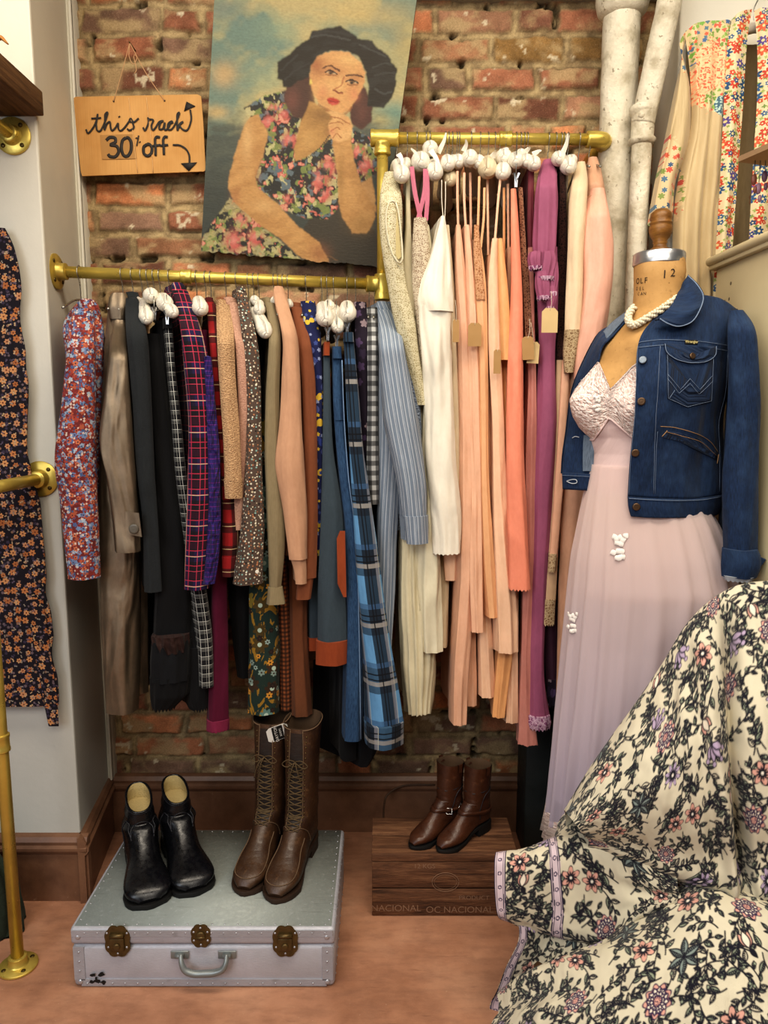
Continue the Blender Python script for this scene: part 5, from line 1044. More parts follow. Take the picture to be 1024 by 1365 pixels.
def boot(name, toe, th, L, h, label, mat, sole, lin, base, wb=.047, lean=0.0, kind='black', toew=.8, tilt=.0, heelh=.012, shaft=.052, grp=None, slx=0):
    """toe: world xy of the toe tip; th: turn about vertical; local toe direction -Y"""
    d = np.array([sin(th), -cos(th)]); o = np.array(toe) - d * (L * .76)
    rt = empty(name, (o[0], o[1], base), label, 'boot', grp, (0, 0, th)); s = L / .29
    zs = lambda y: heelh * (1 - sstep(.03 * s, .11 * s, y))
    S = lambda y, z: (y * s, z)
    top = h
    rings = []
    nsh = 12; zank = .115 * s + heelh
    for k in range(nsh):
        t = k / (nsh - 1); z = lerp(top, zank, t); sh = shaft * s * lerp(1.0, .96, t); wx_ = (lerp(.60, .80, min(1, t * 1.5)) if kind == 'black' and toew > 1 else lerp(.92, .80, t)) * (1 - .05 * sin(t * pi)); ln = lean * (1 - t) 
        rings.append(((sh * 1.02 + .006 * s * t - ln + slx * (1 - t), z - tilt * (1 - t) ** 2), (-sh * 1.05 - ln + slx * (1 - t), z + tilt * (1 - t) ** 2), sh * wx_))
    hz = heelh
    for f, b, w in [((.066, .103), (-.060, .075), .041), ((.078, .096), (-.068, .046), .038), ((.092, .088), (-.068, .018), .037), ((.110, .078), (-.052, .010), .037), ((.130, .068), (.010, .010), .036), ((.152, .059), (.070, .010), .042), ((.176, .053), (.115, .010), .047 * toew ** .2), ((.197, .046), (.160, .010), .046 * toew ** .5), ((.211, .037), (.192, .010), .036 * toew), ((.2195, .025), (.212, .011), .020 * toew)]:
        w = w * wb / .047
        rings.append(((f[0] * s, f[1] * s + zs(f[0] * s) + (hz if f[0] < .09 else hz * max(0, (1 - (f[0] - .09) / .09)))), (b[0] * s, b[1] * s + zs(b[0] * s)), w * s))
    ph = np.linspace(0, 2 * pi, 32, endpoint=False); P = []
    for f, b, w in rings:
        c = np.array([(f[0] + b[0]) / 2, (f[1] + b[1]) / 2]); hv = np.array([(f[0] - b[0]) / 2, (f[1] - b[1]) / 2]); e = .82
        cc = np.sign(np.cos(ph)) * np.abs(np.cos(ph)) ** e; ss = np.sign(np.sin(ph)) * np.abs(np.sin(ph)) ** e
        P.append(np.stack([w * ss, -(c[0] + hv[0] * cc), c[1] + hv[1] * cc], 1))
    P = np.array(P); n = 64; Q = catmull(P, n)
    q0 = np.arange(n)[:, None] / n; wr = (fbm(q0 * 22 + th, ph[None] * 1.4, 5) - .5) * (.003 if kind == 'black' and toew > 1 else .007) * s * np.exp(-((q0 - .55) / .25) ** 2); ctr = Q.mean(1, keepdims=True); dv = Q - ctr; Q = Q + dv / (np.linalg.norm(dv, axis=2, keepdims=True) + 1e-6) * wr[..., None]
    mb = MB(); mb.grid(Q, cu=True); mb.add(Q[-1], [list(range(32))]); up = mb.build('upper', mat, rt, local=True)
    inn = []
    for k in range(7): 
        r = Q[k * 3]; c = r.mean(0); inn.append(c + (r - c) * (.97 if k == 0 else .90))
    inn = np.array(inn); inn[0, :, 2] += .001; mb = MB(); mb.grid(inn, cu=True, flip=True); mb.add(inn[-1], [list(range(32))[::-1]]); mb.build('lining', lin, rt, local=True)
    # sole
    ys = np.linspace(-.070 * s, .2235 * s, 26); hw = np.interp(ys / s, [-.070, -.06, -.03, .03, .08, .13, .165, .195, .212, .2235], [.004, .026, .036, .035, .034, .045, .0505, .045 * toew ** .5, .031 * toew, .006]) * wb / .047 * s
    ot = [(hw[i], ys[i]) for i in range(26)] + [(-hw[i], ys[i]) for i in range(25, -1, -1)]
    T_ = np.array([[x, -y, zs(y) + .013 * s] for x, y in ot]); Bt = np.array([[x, -y, zs(y)] for x, y in ot]); m_ = len(ot)
    mb = MB(); mb.grid(np.stack([Bt, lerp(Bt, T_, .5) * [1.02, 1.01, 1], T_]), cu=True); I = np.arange(26)
    for A, fl_ in ((Bt, True), (T_, False)):
        mb.grid(np.stack([A[:26], A[26:][::-1]], 1), flip=fl_)
    mb.build('sole', sole, rt, local=True, smooth='auto')
    mb = MB(); hp = [(x, -y) for x, y in ot if y < .035 * s]; mb.prism([(x, y, 0) for x, y in hp], (0, 0, heelh + .004)); mb.build('heel', sole, rt, local=True, smooth=False)
    fc = lambda k: np.array([0, Q[k, 0, 1], Q[k, 0, 2]])
    def at(k, a):     # point on surface at ring k (float), angle a
        k0 = int(min(max(k, 0), n - 2)); f = k - k0; j = (a / (2 * pi)) * 32; j0 = int(math.floor(j)) % 32; g_ = j - math.floor(j)
        r0 = lerp(Q[k0], Q[k0 + 1], f); p = lerp(r0[j0], r0[(j0 + 1) % 32], g_); c = r0.mean(0); v = nrm(p - c); return p, v
    def line(nm, m, ka, r, off=.0012):
        mb = MB(); p = catmull(np.array(ka, float), len(ka) * 7); mb.tube([at(k, a)[0] + at(k, a)[1] * off for k, a in p], r, 6); return mb.build(nm, m, rt, local=True)
    return rt, at, line, Q
M_TONG = m_leather('dark boot tongue', ('#1a110c', '#25180f', '#33231a'), .6)
PB = 'pair of black boots on the suitcase'
M_SEAMB = plain('black seam piping', '#2b2b30', .4)
for toe, th, lab in (((-.585, 1.702), radians(23), 'black leather ankle boot with cream fleece lining, nearer the pier'), ((-.482, 1.752), radians(27), 'black leather ankle boot with fleece lining, nearer the brown boots')):
    rt, at, line, Q = boot('ankle_boot', toe, th, .30, .182, lab, M_BLKL, M_RUBBER, M_SHEAR, sz + .001, wb=.054, kind='black', toew=1.12, tilt=.016, heelh=.012, shaft=.050)
    line('topline_welt', M_SEAMB, [(6, a) for a in np.linspace(-3, 3, 14)], .0016); line('rim', M_BLKL, [(.4, a) for a in np.linspace(-3.14, 3.14, 22)], .0034)
    line('seam', M_SEAMB, [(44, 1.5), (36, 1.35), (30, 1.1), (34, .75), (41, .62)], .0013); line('seam', M_SEAMB, [(41, -.62), (34, -.75), (30, -1.1), (36, -1.35), (44, -1.5)], .0013); line('tongue_seam', M_SEAMB, [(40, .62), (32, .4), (27, 0), (32, -.4), (40, -.62)], .0012)
for toe, th, lab, sg in (((-.362, 1.752), radians(-11), 'tall brown lace-up boot with a white paper sticker inside its top', 1), ((-.277, 1.722), radians(-12), 'tall brown lace-up boot with tied bow, beside the stickered one', 0)):
    rt, at, line, Q = boot('laced_boot', toe, th, .30, .385, lab, M_BRNL, M_BRNS, M_BRNI, sz + .001, wb=.046, toew=.85, tilt=.007, heelh=.022, shaft=.053, lean=.02)
    line('top_edge', M_EDGE, [(.3, a) for a in np.linspace(.25, 6.03, 20)], .0018)
    for sgn in (1, -1): line('facing_edge', M_EDGE, [(.5, sgn * .28), (10, sgn * .36), (22, sgn * .40), (34, sgn * .42), (41, sgn * .45)], .0014)
    line('toe_seam', M_EDGE, [(44, .95), (51, 1.0), (57, .75), (59.5, 0), (57, -.75), (51, -1.0), (44, -.95)], .0014); line('vamp_seam', M_EDGE, [(46, 1.55), (42, 1.1), (40.5, .5), (42, 0), (40.5, -.5), (42, -1.1), (46, -1.55)], .0013)
    tg = np.array([[at(k, a)[0] + at(k, a)[1] * .0010 for a in np.linspace(-.30, .30, 7) * (1 + .25 * (k / 40))] for k in np.linspace(1.5, 40, 40)]); mb = MB(); mb.grid(tg); mb.build('tongue', M_TONG, rt, local=True)
    ks = np.linspace(13, 40, 14)
    for i, k0 in enumerate(ks):
        k1 = k0 + (ks[1] - ks[0]) * .85
        for sgn in (1, -1):
            mb = MB(); pts = [at(k0, -sgn * .40)[0] + at(k0, -sgn * .40)[1] * .002, at((k0 + k1) / 2, 0)[0] + at((k0 + k1) / 2, 0)[1] * .0045, at(k1, sgn * .40)[0] + at(k1, sgn * .40)[1] * .002]
            mb.tube(catmull(pts, 8), .0019, 6); mb.build('lace', M_LACE_, rt, local=True)
    for k in np.linspace(3, 40, 19):
        for sgn in (1, -1): p, v = at(k, sgn * .5); mb = MB(); mb.ball(p + v * .0005, .0022, 8); mb.build('eyelet', M_BRASS, rt, local=True)
    kb = 12; p, v = at(kb, 0); p = p + v * .006; dn_ = np.array([0, -.010, -.05])
    for sgn in (1, -1):
        mb = MB(); mb.tube(catmull([p, p + (sgn * .02, -.006, .006), p + (sgn * .036, -.004, -.008), p + (sgn * .022, -.006, -.014), p + (0, -.001, -.002)], 20), .0015, 6); mb.build('bow_loop', M_LACE_, rt, local=True)
        mb = MB(); mb.tube(catmull([p, p + (sgn * .008, -.010, -.02), p + (sgn * .016, -.006, -.055)] if not sg else [p, p + (-.012 + sgn * .004, -.012, -.02), p + (-.020 + sgn * .008, -.010, -.06)], 14), .0015, 6); mb.build('lace_end', M_LACE_, rt, local=True)
    if sg:
        M_STK = plain('white sticker', '#d9d6cf', .6); th_ = th; Rz = Matrix.Rotation(th, 3, 'Z'); base = np.array([rt.location[0], rt.location[1], rt.location[2]])
        pw, v = at(3.2, .62); wv = np.array(Rz @ Vector(v)); c = base + np.array(Rz @ Vector(pw)) + wv * .004
        u = nrm(np.cross((0, 0, 1), wv)); upv = nrm(np.cross(wv, u)); ro = radians(12); uu = u * cos(ro) + upv * sin(ro); vv_ = -u * sin(ro) + upv * cos(ro)
        Wd, Hd = .030, .026; rr_ = lambda w, h, r=.3: [c + uu * (w * x) + vv_ * (h * y) for x, y in [(-1, -1 + r), (-1 + r, -1), (1 - r, -1), (1, -1 + r), (1, 1 - r), (1 - r, 1), (-1 + r, 1), (-1, 1 - r)]]
        def loc(pts): return [np.array(Rz.inverted() @ Vector(np.array(q) - base)) for q in pts]
        mb = MB(); mb.prism(loc(rr_(Wd, Hd * .85)), np.array(Rz.inverted() @ Vector(wv * -.001))); stk = mb.build('sticker', M_STK, rt, local=True, smooth=False)
        c = c + wv * .0006; mb = MB(); mb.prism(loc(rr_(Wd * .50, Hd * .80, .05)), np.array(Rz.inverted() @ Vector(wv * -.0008))); mb.build('label_panel', M_BLK, rt, local=True, smooth=False)
        text(rt, 'DAYTON', c + wv * .0005 - uu * .0045, vv_, -uu, .0118, M_STK); text(rt, 'BOOTS', c + wv * .0005 + uu * .0075, vv_, -uu, .0075, M_STK)
for toe, th, lab in (((.075, 1.908), radians(-48), 'small chestnut harness boot nearer the front edge left on the slatted crate, toe turned away'), ((.150, 1.893), radians(-49), 'small chestnut harness boot with buckle facing out, standing before its mate')):
    lab = 'small chestnut boot, the rear one of the pair on the crate' if toe[0] < .1 else 'small chestnut boot with buckled strap, the front one on the crate'
    rt, at, line, Q = boot('harness_boot', toe, th, .205, .205, lab, M_COWL, M_RUBBER, M_BRNI, .190, wb=.047, toew=.72, tilt=-.004, heelh=.020, shaft=.0545)
    line('ankle_seam', M_SEAMB, [(44, 1.55), (38, 1.35), (28, 1.5), (24, 1.9), (22, 3.14), (24, -1.9), (28, -1.5), (38, -1.35), (44, -1.55)], .0010)
    mb = MB(); pp = [(36, 2.6), (38, 1.8), (40, 1.0), (41.5, 0), (40, -1.0), (38, -1.8), (36, -2.6)]; p = catmull(np.array(pp, float), 40); W_ = []
    for k, a in p:
        q, v = at(k, a); q2, v2 = at(k + 2.2, a); W_.append([q + v * .002, q2 + v2 * .002])
    mb.grid(np.array(W_)); stp = mb.build('strap', M_COWL, rt, local=True, solid=.002)
    for aa in (-1.0,) if toe[0] > .1 else (1.2,):
        q, v = at(41, aa); mb = MB(); t = nrm(np.cross(v, (0, 0, 1))); b_ = np.cross(v, t); mb.tube([q + v * .005 + t * .008 * x + b_ * .008 * y for x, y in [(-1, -1), (1, -1), (1, 1), (-1, 1), (-1, -1)]], .0014, 6); mb.build('buckle', M_CHROME, rt, local=True)
    tz = Q[0]; 
    for a in (1.57, -1.57):
        q, v = at(.5, a); mb = MB(); ribbon(mb, [q + v * .003 + (0, 0, -.02), q + v * .004 + (0, 0, .006), q - v * .006 + (0, 0, -.01)], .014, up=v); mb.build('pull_tab', M_COWL, rt, local=True)
# ================================================================ WOODEN CRATE
M_CRATE = m_wood('old crate boards', ('#38251a', '#684630', '#8a6447'), 5, (1.2, 12, 12), .8, .6); M_FADE = plain('faded white stencil', '#8a6b55', .9)
cx0, cx1, cy0, cy1, cz = -.033, .370, 1.888, 2.070, .188
cr = empty('wooden_crate', ((cx0 + cx1) / 2, (cy0 + cy1) / 2, 0), 'old dark wooden crate with faded stencil letters under the small boots', 'crate')
for z0, z1 in ((0.002, .081), (.086, .163)):
    mb = MB(); mb.box((cx0, cy0, z0), (cx1, cy0 + .012, z1)); mb.build('front_board', M_CRATE, cr, bevel=.002)
for y0, y1 in ((cy0 - .003, cy0 + .088), (cy0 + .093, cy1)):
    mb = MB(); mb.box((cx0 - .001, y0, .166), (cx1 - .002, y1, cz)); mb.build('top_board', M_CRATE, cr, bevel=.002)
for x0 in (cx0, cx1 - .014):
    mb = MB(); mb.box((x0, cy0 + .012, .002), (x0 + .014, cy1, .166)); mb.build('side_board', M_CRATE, cr, bevel=.002)
mb = MB(); mb.box((cx0 + .014, cy1 - .012, .002), (cx1 - .014, cy1, .166)); mb.build('back_board', M_CRATE, cr, bevel=.002)
for s_, px, py, sz_ in (('NACIONAL', 528, 1211, .027), ('OC NACIONAL', 613, 1213, .027), ('PRODUCT', 632, 1197, .018), ('12 KGS', 566, 1155, .019), ('VINOS', 630, 1155, .016)):
    if s_ == 'VINOS': continue
    text(cr, s_, PY(px, py, cy0 - .0006), (1, 0, 0), (0, 0, 1), sz_, M_FADE)
mb = MB(); c = PY(594, 1176, cy0 - .001); mb.tube([c + np.array([.037 * cos(t), 0, .028 * sin(t)]) for t in np.linspace(0, 2 * pi, 40)], .0009, 5); mb.tube([c + np.array([.031 * cos(t), 0, .022 * sin(t)]) for t in np.linspace(0, 2 * pi, 40)], .0005, 5); mb.build('stencil_ring', M_FADE, cr)
mb = MB(); mb.tube(catmull([PZ(511, 1092, .19) + (0, .01, -.06), PY(512, 1075, 2.22), PY(518, 1058, 2.26), PY(540, 1047, 2.28), PY(580, 1046, 2.285)], 30), .003, 8)
tag(mb.build('cable', plain('brown painted cable', '#4c3626', .6)), 'thin brown cable looping up the skirting behind the crate', 'cable')
# dark cabinet end and blue bag in the gap behind the gown
mb = MB(); a = PY(702, 1000, 2.16); b = PY(735, 1000, 2.16); mb.box((a[0], 2.16, .0), (b[0], 2.30, .46)); tag(mb.build('metal_box', plain('dark grey green steel', '#2c302e', .55, var=.3), bevel=.004), 'dark grey green metal box end standing in the shade behind the gown', 'box')
crumple('shopping_bag', (.66, 2.03, 0), (.10, .08, .47), fab('blue nylon', '#1f3258', rough=.6), 'blue bag standing on the floor behind the sheer gown', 'bag', 6, .22)
# ================================================================ CREAM CABINET, SHELF, ROBE on the right
M_CAB = G('cream enamel', .4, spec=.4)
def _cab():
    g = M_CAB; ob = g.obj(); n = g.noise(ob, 6, 4); c = g.mix(g.rng(n, .3, .7, 0, .25), '#cdbf9b', '#a39270'); s = g.voro(g.map(ob, (1, 1, 1)), 26, 1, 'F1', '3D'); m = g.math('MULTIPLY', g.math('LESS_THAN', s['Distance'], .12), g.math('GREATER_THAN', g.noise(ob, 5, 2), .55))
    g.col(g.mix(m, c, '#4a3d2a')); g.bump(n, .05); return g.m
_cab(); cbx = .87; cbz = 1.789
cb = empty('cabinet', (cbx + .2, 1.6, 0), 'cream painted chipped metal cabinet behind the denim jacket', 'cabinet')
mb = MB(); mb.box((cbx, 1.63, 0), (cbx + .5, 2.012, cbz - .03)); mb.build('carcass', M_CAB.m, cb, bevel=.004)
mb = MB(); mb.box((cbx - .014, 1.62, cbz - .032), (cbx + .5, 2.03, cbz - .012)); mb.tube([(cbx - .012, 1.62, cbz - .010), (cbx - .012, 2.03, cbz - .010)], .012, 10); mb.box((cbx - .01, 1.62, cbz - .012), (cbx + .5, 2.03, cbz)); mb.build('top_moulding', M_CAB.m, cb, bevel=.003)
zs_ = PY(985, 215, 1.80)[2]; T1, T2, T3 = PZ(984, 216, zs_), PZ(1100, 165, zs_), PZ(1100, 232, zs_)
sh2 = empty('corner_shelf', T1, 'tan corner shelf tip with small hanging trinkets at the robe', 'shelf'); mb = MB(); mb.prism([T1, T2, T3], (0, 0, .012)); mb.build('board', M_TIMBER if 0 else plain('tan board', '#9c7f60', .7), sh2, smooth=False)
for k, (px, py, hx) in enumerate(((1007, 232, '#7d4a3c'), (1014, 244, '#8a6a7c'), (1021, 228, '#6a4f60'))):
    q = PZ(px, 214, zs_); e = empty('trinket', q, ['small red brown trinket hanging nearest the shelf tip', 'small mauve trinket hanging in the middle under the shelf', 'small purple trinket hanging closest to the frame edge'][k], 'trinket')
    z = PY(px, py, q[1])[2]; mb = MB(); mb.tube([q, (q[0], q[1], z)], .0012, 6); mb.build('loop', M_WIRE, e); mb = MB(); mb.ball((q[0], q[1], z - .012), (.007, .005, .013), 10); mb.ball((q[0] + .004, q[1], z - .034), (.005, .004, .009), 8); mb.build('bead', plain('bead %d' % k, hx, .4), e)
# robe (kimono style)
KY = 2.075
def xz(px, py): p = PY(px, py, KY); return p[0], p[2]
def m_robe():
    g = G('printed cream silk robe', .6, spec=.3, Sheen_Weight=.2); uv = g.uv(); o = g.sep(uv); c = g.mix(g.rng(g.noise(g.map(uv, (1, .3, 1)), 18, 3), .3, .7, 0, .5), '#c2ac84', '#a48e68')
    def emask(px, py, w, h, soft=.25):
        cx, cz_ = xz(px, py); kx = 2.05 / F * w; kz = 2.05 / F * h
        a = g.math('DIVIDE', g.math('SUBTRACT', o[0], cx), kx); b = g.math('DIVIDE', g.math('SUBTRACT', o[1], cz_), kz); r = g.math('SQRT', g.math('ADD', g.math('MULTIPLY', a, a), g.math('MULTIPLY', b, b)))
        r = g.math('ADD', r, g.math('MULTIPLY', g.math('SUBTRACT', g.noise(uv, 45, 3), .5), .9)); return g.math('LESS_THAN', r, 1.0)
    col = p_flowers(g, uv, p_flowers(g, uv, c, 62, .24, 4, ['#6f8a45', '#88a052', '#4f6f7c'], 8, depth=.4), 52, .25, 5, ['#6f9a3f', '#c8603c', '#44628a', '#7da24c', '#d0583a', '#8aa05a'], 3, depth=.3); c = g.mix(emask(945, 52, 42, 42), c, col)
    lf = p_flowers(g, uv, g.mix(0, '#c9b78c', '#c9b78c'), 85, .36, 3, ['#7d9c4a', '#6f8c42', '#93a85c', '#c8604a'], 21, depth=.4); c = g.mix(emask(955, 60, 12, 24), c, lf); c = g.mix(emask(916, 45, 10, 16), c, lf)
    ch = p_flowers(g, uv, g.mix(0, '#d9b98c', '#d9b98c'), 120, .40, 2, ['#d4694a', '#e08a66', '#cf5f42', '#e6a37c'], 7, depth=.7); c = g.mix(emask(945, 105, 24, 42), c, ch)
    c = g.mix(emask(953, 138, 16, 14), c, lf); d2 = p_dots(g, uv, g.mix(0, '#3f6070', '#3f6070'), 150, .30, ['#a9c0b4'], 4); c = g.mix(emask(958, 146, 10, 12), c, d2)
    sl = p_flowers(g, uv, g.mix(0, '#c9b188', '#c9b188'), 46, .28, 6, ['#b84a38', '#35506e', '#7d8c46', '#d07a50', '#4a6a80', '#c2563c'], 12, depth=.4); c = g.mix(emask(882, 255, 26, 62), c, sl); c = g.mix(emask(910, 70, 8, 26), c, sl)
    g.col(c); g.bump(g.noise(g.map(uv, (2, .3, 1)), 10, 4), .5, .02); return g.m
def m_band():
    g = G('floral lapel band', .6, spec=.3); uv = g.uv(); c = g.mix(0, '#d3c29c', '#d3c29c')
    c = p_flowers(g, uv, c, 74, .26, 4, ['#86984f', '#9aa860', '#6f8a48'], 2, depth=.5, dens=.8)
    c = p_flowers(g, uv, c, 36, .34, 7, ['#b8402e', '#2c4a6a', '#c24e34', '#31557a', '#c9603f', '#5a4a86'], 5, '#d9c08a', depth=.45, rndm=.55)
    c = p_flowers(g, uv, c, 52, .26, 5, ['#c44a34', '#2f4f74', '#b8402e', '#3a5f86'], 9, '#e0cfa4', depth=.4, dens=.6)
    g.col(c); g.bump(g.noise(uv, 30, 3), .2, .006); return g.m
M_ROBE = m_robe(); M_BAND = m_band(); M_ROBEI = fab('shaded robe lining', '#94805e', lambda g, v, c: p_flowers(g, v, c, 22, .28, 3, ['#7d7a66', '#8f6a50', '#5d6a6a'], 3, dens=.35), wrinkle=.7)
kb = empty('silk_robe', (PY(960, 40, KY)[0], KY, PY(960, 40, KY)[2]), 'cream silk robe with red and blue floral lapels hanging on the white wall', 'robe')
def ksheet(name, rows, mat, n=60, m=24, fold=.006, k=5):
    P = sheet(rows, n, m); t = np.linspace(0, 1, n)[:, None]; s = np.linspace(0, 1, m)[None]
    P = P.copy(); P[..., 1] += fold * np.sin(s * k * 2 * pi + 2 * t + 1) * (.3 + t) + (fbm(s * 6 + 0 * t, t * 5 + 0 * s, 19) - .5) * fold
    mb = MB(); mb.grid(P, UV=np.stack([P[..., 0], P[..., 2]], 2)); return mb.build(name, mat, kb)
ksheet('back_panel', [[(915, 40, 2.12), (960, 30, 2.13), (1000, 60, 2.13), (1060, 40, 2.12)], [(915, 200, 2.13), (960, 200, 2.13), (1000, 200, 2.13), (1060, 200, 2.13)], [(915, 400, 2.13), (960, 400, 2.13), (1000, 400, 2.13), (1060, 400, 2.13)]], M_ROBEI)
ksheet('sleeve', [[(918, 42, KY + .01), (911, 46, KY), (906, 60, KY - .005), (908, 64, KY + .01)], [(900, 120, KY + .01), (905, 120, KY - .02), (916, 120, KY - .02), (921, 120, KY + .01)], [(886, 190, KY + .01), (892, 190, KY - .025), (908, 190, KY - .025), (921, 190, KY + .01)], [(874, 240, KY + .01), (880, 243, KY - .03), (893, 243, KY - .03), (902, 240, KY + .01)], [(866, 285, KY + .01), (872, 292, KY - .03), (888, 296, KY - .03), (897, 290, KY + .01)], [(863, 300, KY + .01), (870, 310, KY - .03), (885, 312, KY - .03), (893, 305, KY + .01)]], M_ROBE, k=2)
ksheet('front_panel', [[(914, 42, KY), (930, 30, KY - .01), (955, 27, KY - .015), (978, 28, KY - .01)], [(921, 100, KY), (935, 100, KY - .02), (955, 100, KY - .02), (972, 100, KY - .015)], [(922, 170, KY), (935, 170, KY - .02), (950, 170, KY - .025), (966, 170, KY - .02)], [(905, 240, KY + .01), (925, 240, KY - .03), (945, 240, KY - .02), (962, 240, KY - .02)], [(898, 320, KY + .01), (920, 320, KY - .03), (940, 320, KY - .02), (957, 320, KY - .02)], [(900, 520, KY), (920, 520, KY - .03), (938, 520, KY - .02), (953, 520, KY - .02)]], M_ROBE, k=3, fold=.009)
ksheet('lapel_band', [[(976, 26, KY - .018), (986, 16, KY - .03), (1003, 12, KY - .018)], [(970, 60, KY - .02), (981, 58, KY - .03), (997, 50, KY - .02)], [(966, 130, KY - .022), (978, 130, KY - .034), (992, 130, KY - .022)], [(962, 210, KY - .022), (974, 210, KY - .034), (986, 210, KY - .022)], [(957, 300, KY - .022), (968, 300, KY - .034), (979, 300, KY - .022)], [(950, 400, KY - .022), (961, 400, KY - .034), (972, 400, KY - .022)]], M_BAND, fold=.003, k=1)
ksheet('lapel_band', [[(1006, 14, KY - .018), (1018, 10, KY - .03), (1040, 16, KY - .018)], [(1010, 60, KY - .02), (1022, 60, KY - .03), (1046, 60, KY - .02)], [(1010, 130, KY - .022), (1026, 130, KY - .034), (1046, 130, KY - .022)], [(1005, 210, KY - .022), (1022, 210, KY - .034), (1042, 210, KY - .022)], [(1000, 300, KY - .022), (1016, 300, KY - .034), (1036, 300, KY - .022)], [(995, 400, KY - .022), (1010, 400, KY - .034), (1030, 400, KY - .022)]], M_BAND, fold=.003, k=1)
ksheet('front_panel', [[(1038, 20, KY - .01), (1070, 20, KY - .01), (1110, 40, KY)], [(1044, 130, KY - .015), (1070, 130, KY - .02), (1110, 130, KY)], [(1030, 400, KY - .015), (1070, 400, KY - .02), (1110, 400, KY)]], M_ROBE, k=2)
hg = empty('padded_hanger', PY(1005, 14, KY + .02), 'white padded hanger showing between the lapels of the silk robe', 'hanger'); mb = MB(); mb.tube(catmull([PY(975, 40, KY + .02), PY(998, 38, KY + .02), PY(1012, 36, KY + .02), PY(1050, 42, KY + .02)], 20), .0145, 12); mb.build('padded_arm', M_SATINW, hg); mb = MB(); mb.tube(catmull([PY(1006, 34, KY + .02), PY(1005, 14, KY + .02), PY(1012, -2, KY + .03), PY(1022, -12, 2.16)], 16), .0016, 6); mb.build('hook', M_WIRE, hg)
# ================================================================ DRESS FORM, GOWN, JACKET, NECKLACE
YC = 1.80; DY = .08
TR = np.array([(345, 847, 911, .056), (365, 847, 912, .057), (390, 847, 908, .054), (412, 845, 906, .055), (428, 836, 922, .066), (445, 820, 948, .080), (462, 806, 964, .088), (482, 797, 966, .092), (502, 783, 958, .094), (517, 772, 952, .095), (532, 766, 950, .096), (555, 769, 946, .094), (570, 776, 942, .090), (583, 788, 940, .086), (604, 792, 930, .080), (625, 790, 924, .080), (652, 785, 922, .082), (700, 777, 936, .092), (740, 770, 950, .100), (790, 766, 958, .11)], float)
PHF = radians(42)
def SRF(phi, py, rows=TR, off=0.0, bust=True):
    phi = np.asarray(phi, float); py = np.asarray(py, float) + 0 * phi
    xl = np.interp(py, rows[:, 0], rows[:, 1]); xr = np.interp(py, rows[:, 0], rows[:, 2]); ry = np.interp(py, rows[:, 0], rows[:, 3])
    v = (682.5 - py) / F; t = YC / (CP + v * SP); X0 = (xl - 512) / F * t; X1 = (xr - 512) / F * t; Z = H + (-SP + v * CP) * t
    c = (X0 + X1) / 2; rx = (X1 - X0) / 2 + off; ry = ry + off
    s, k = np.sin(phi), np.cos(phi); e = .9
    P = np.stack([c - np.sign(s) * np.abs(s) ** e * rx, YC - np.sign(k) * np.abs(k) ** e * ry, Z], -1)
    if bust:
        for a in (-27, 27):
            g = np.exp(-((phi - PHF - radians(a)) / .36) ** 2 - ((py - 540) / 26) ** 2)[..., None] * .022; P = P + g * np.stack([-np.sin(phi), -np.cos(phi), 0 * phi], -1)
        g = np.exp(-((phi - PHF) / .16) ** 2 - ((py - 545) / 28) ** 2)[..., None] * -.010; P = P + g * np.stack([-np.sin(phi), -np.cos(phi), 0 * phi], -1)
    return P
def m_canvas():
    g = G('aged tan form canvas', .75, spec=.25); ob = g.obj(); n = g.noise(ob, 9, 5, .6); n2 = g.noise(ob, 50, 4, .65); c = g.ramp(n, [(.3, '#a07a4a'), (.55, '#b9915c'), (.8, '#cba470')]); c = g.mix(g.rng(n2, .60, .74, 0, .55), c, '#7d5c38')
    sp = g.noise(ob, 120, 2); c = g.mix(g.rng(sp, .72, .76, 0, .7), c, '#3f2c1b'); g.col(c); g.bump(g.noise(ob, 400, 2), .15, .002); return g.m
df = empty('dress_form', (PY(880, 345, YC)[0], YC, 0), 'vintage size 12 dressmaker form with turned wooden knob and metal neck cap', 'dress form')
ph = np.linspace(-pi, pi, 73); pyv = np.concatenate([np.linspace(346, 470, 34), np.linspace(474, 790, 60)]); A, Bp = np.meshgrid(ph, pyv); PT = SRF(A, Bp)
mb = MB(); mb.grid(PT); bT = bvh_grid(PT); mb.build('torso', m_canvas(), df)
nz = PT[0, 0, 2]; nc = PT[0].mean(0); rx = (PT[0, :, 0].max() - PT[0, :, 0].min()) / 2
mb = MB(); mb.lathe([(rx * 1.02, -.014), (rx * 1.05, -.012), (rx * 1.05, .010), (rx * 1.0, .014), (rx * .6, .017), (.001, .018)], nc, (0, 0, 1), 40); g = G('brushed zinc', .3, .9, .5); g.col('#b4b6b8'); g.bump(g.noise(g.map(g.obj(), (1, 1, 20)), 30, 2), .1); mb.build('neck_cap', g.m, df, smooth='auto')
mb = MB(); k = 1.79 / F; mb.lathe([(13 * k, 0), (13 * k, 4 * k), (9 * k, 6 * k), (8 * k, 10 * k), (9.5 * k, 12 * k), (8.5 * k, 14 * k), (12 * k, 19 * k), (14.5 * k, 25 * k), (14.5 * k, 31 * k), (13 * k, 34 * k), (14 * k, 35 * k), (14 * k, 37 * k), (12.5 * k, 38 * k), (14 * k, 42 * k), (13 * k, 48 * k), (8 * k, 53 * k), (.001, 54 * k)], nc + (0, 0, .016), (0, 0, 1), 28)
mb.build('finial', m_wood('turned brown wood', ('#4a2f17', '#7a5429', '#9a7038'), 7, (2, 2, 8), .35, .1), df)
mb = MB(); mb.tube([(nc[0], YC, .03), (nc[0], YC, 1.1)], .02, 14); mb.lathe([(.19, .002), (.19, .02), (.06, .05), (.03, .09)], (nc[0], YC, 0), k=28); mb.build('stand', plain('black iron stand', '#1d1d1d', .5, .5), df)
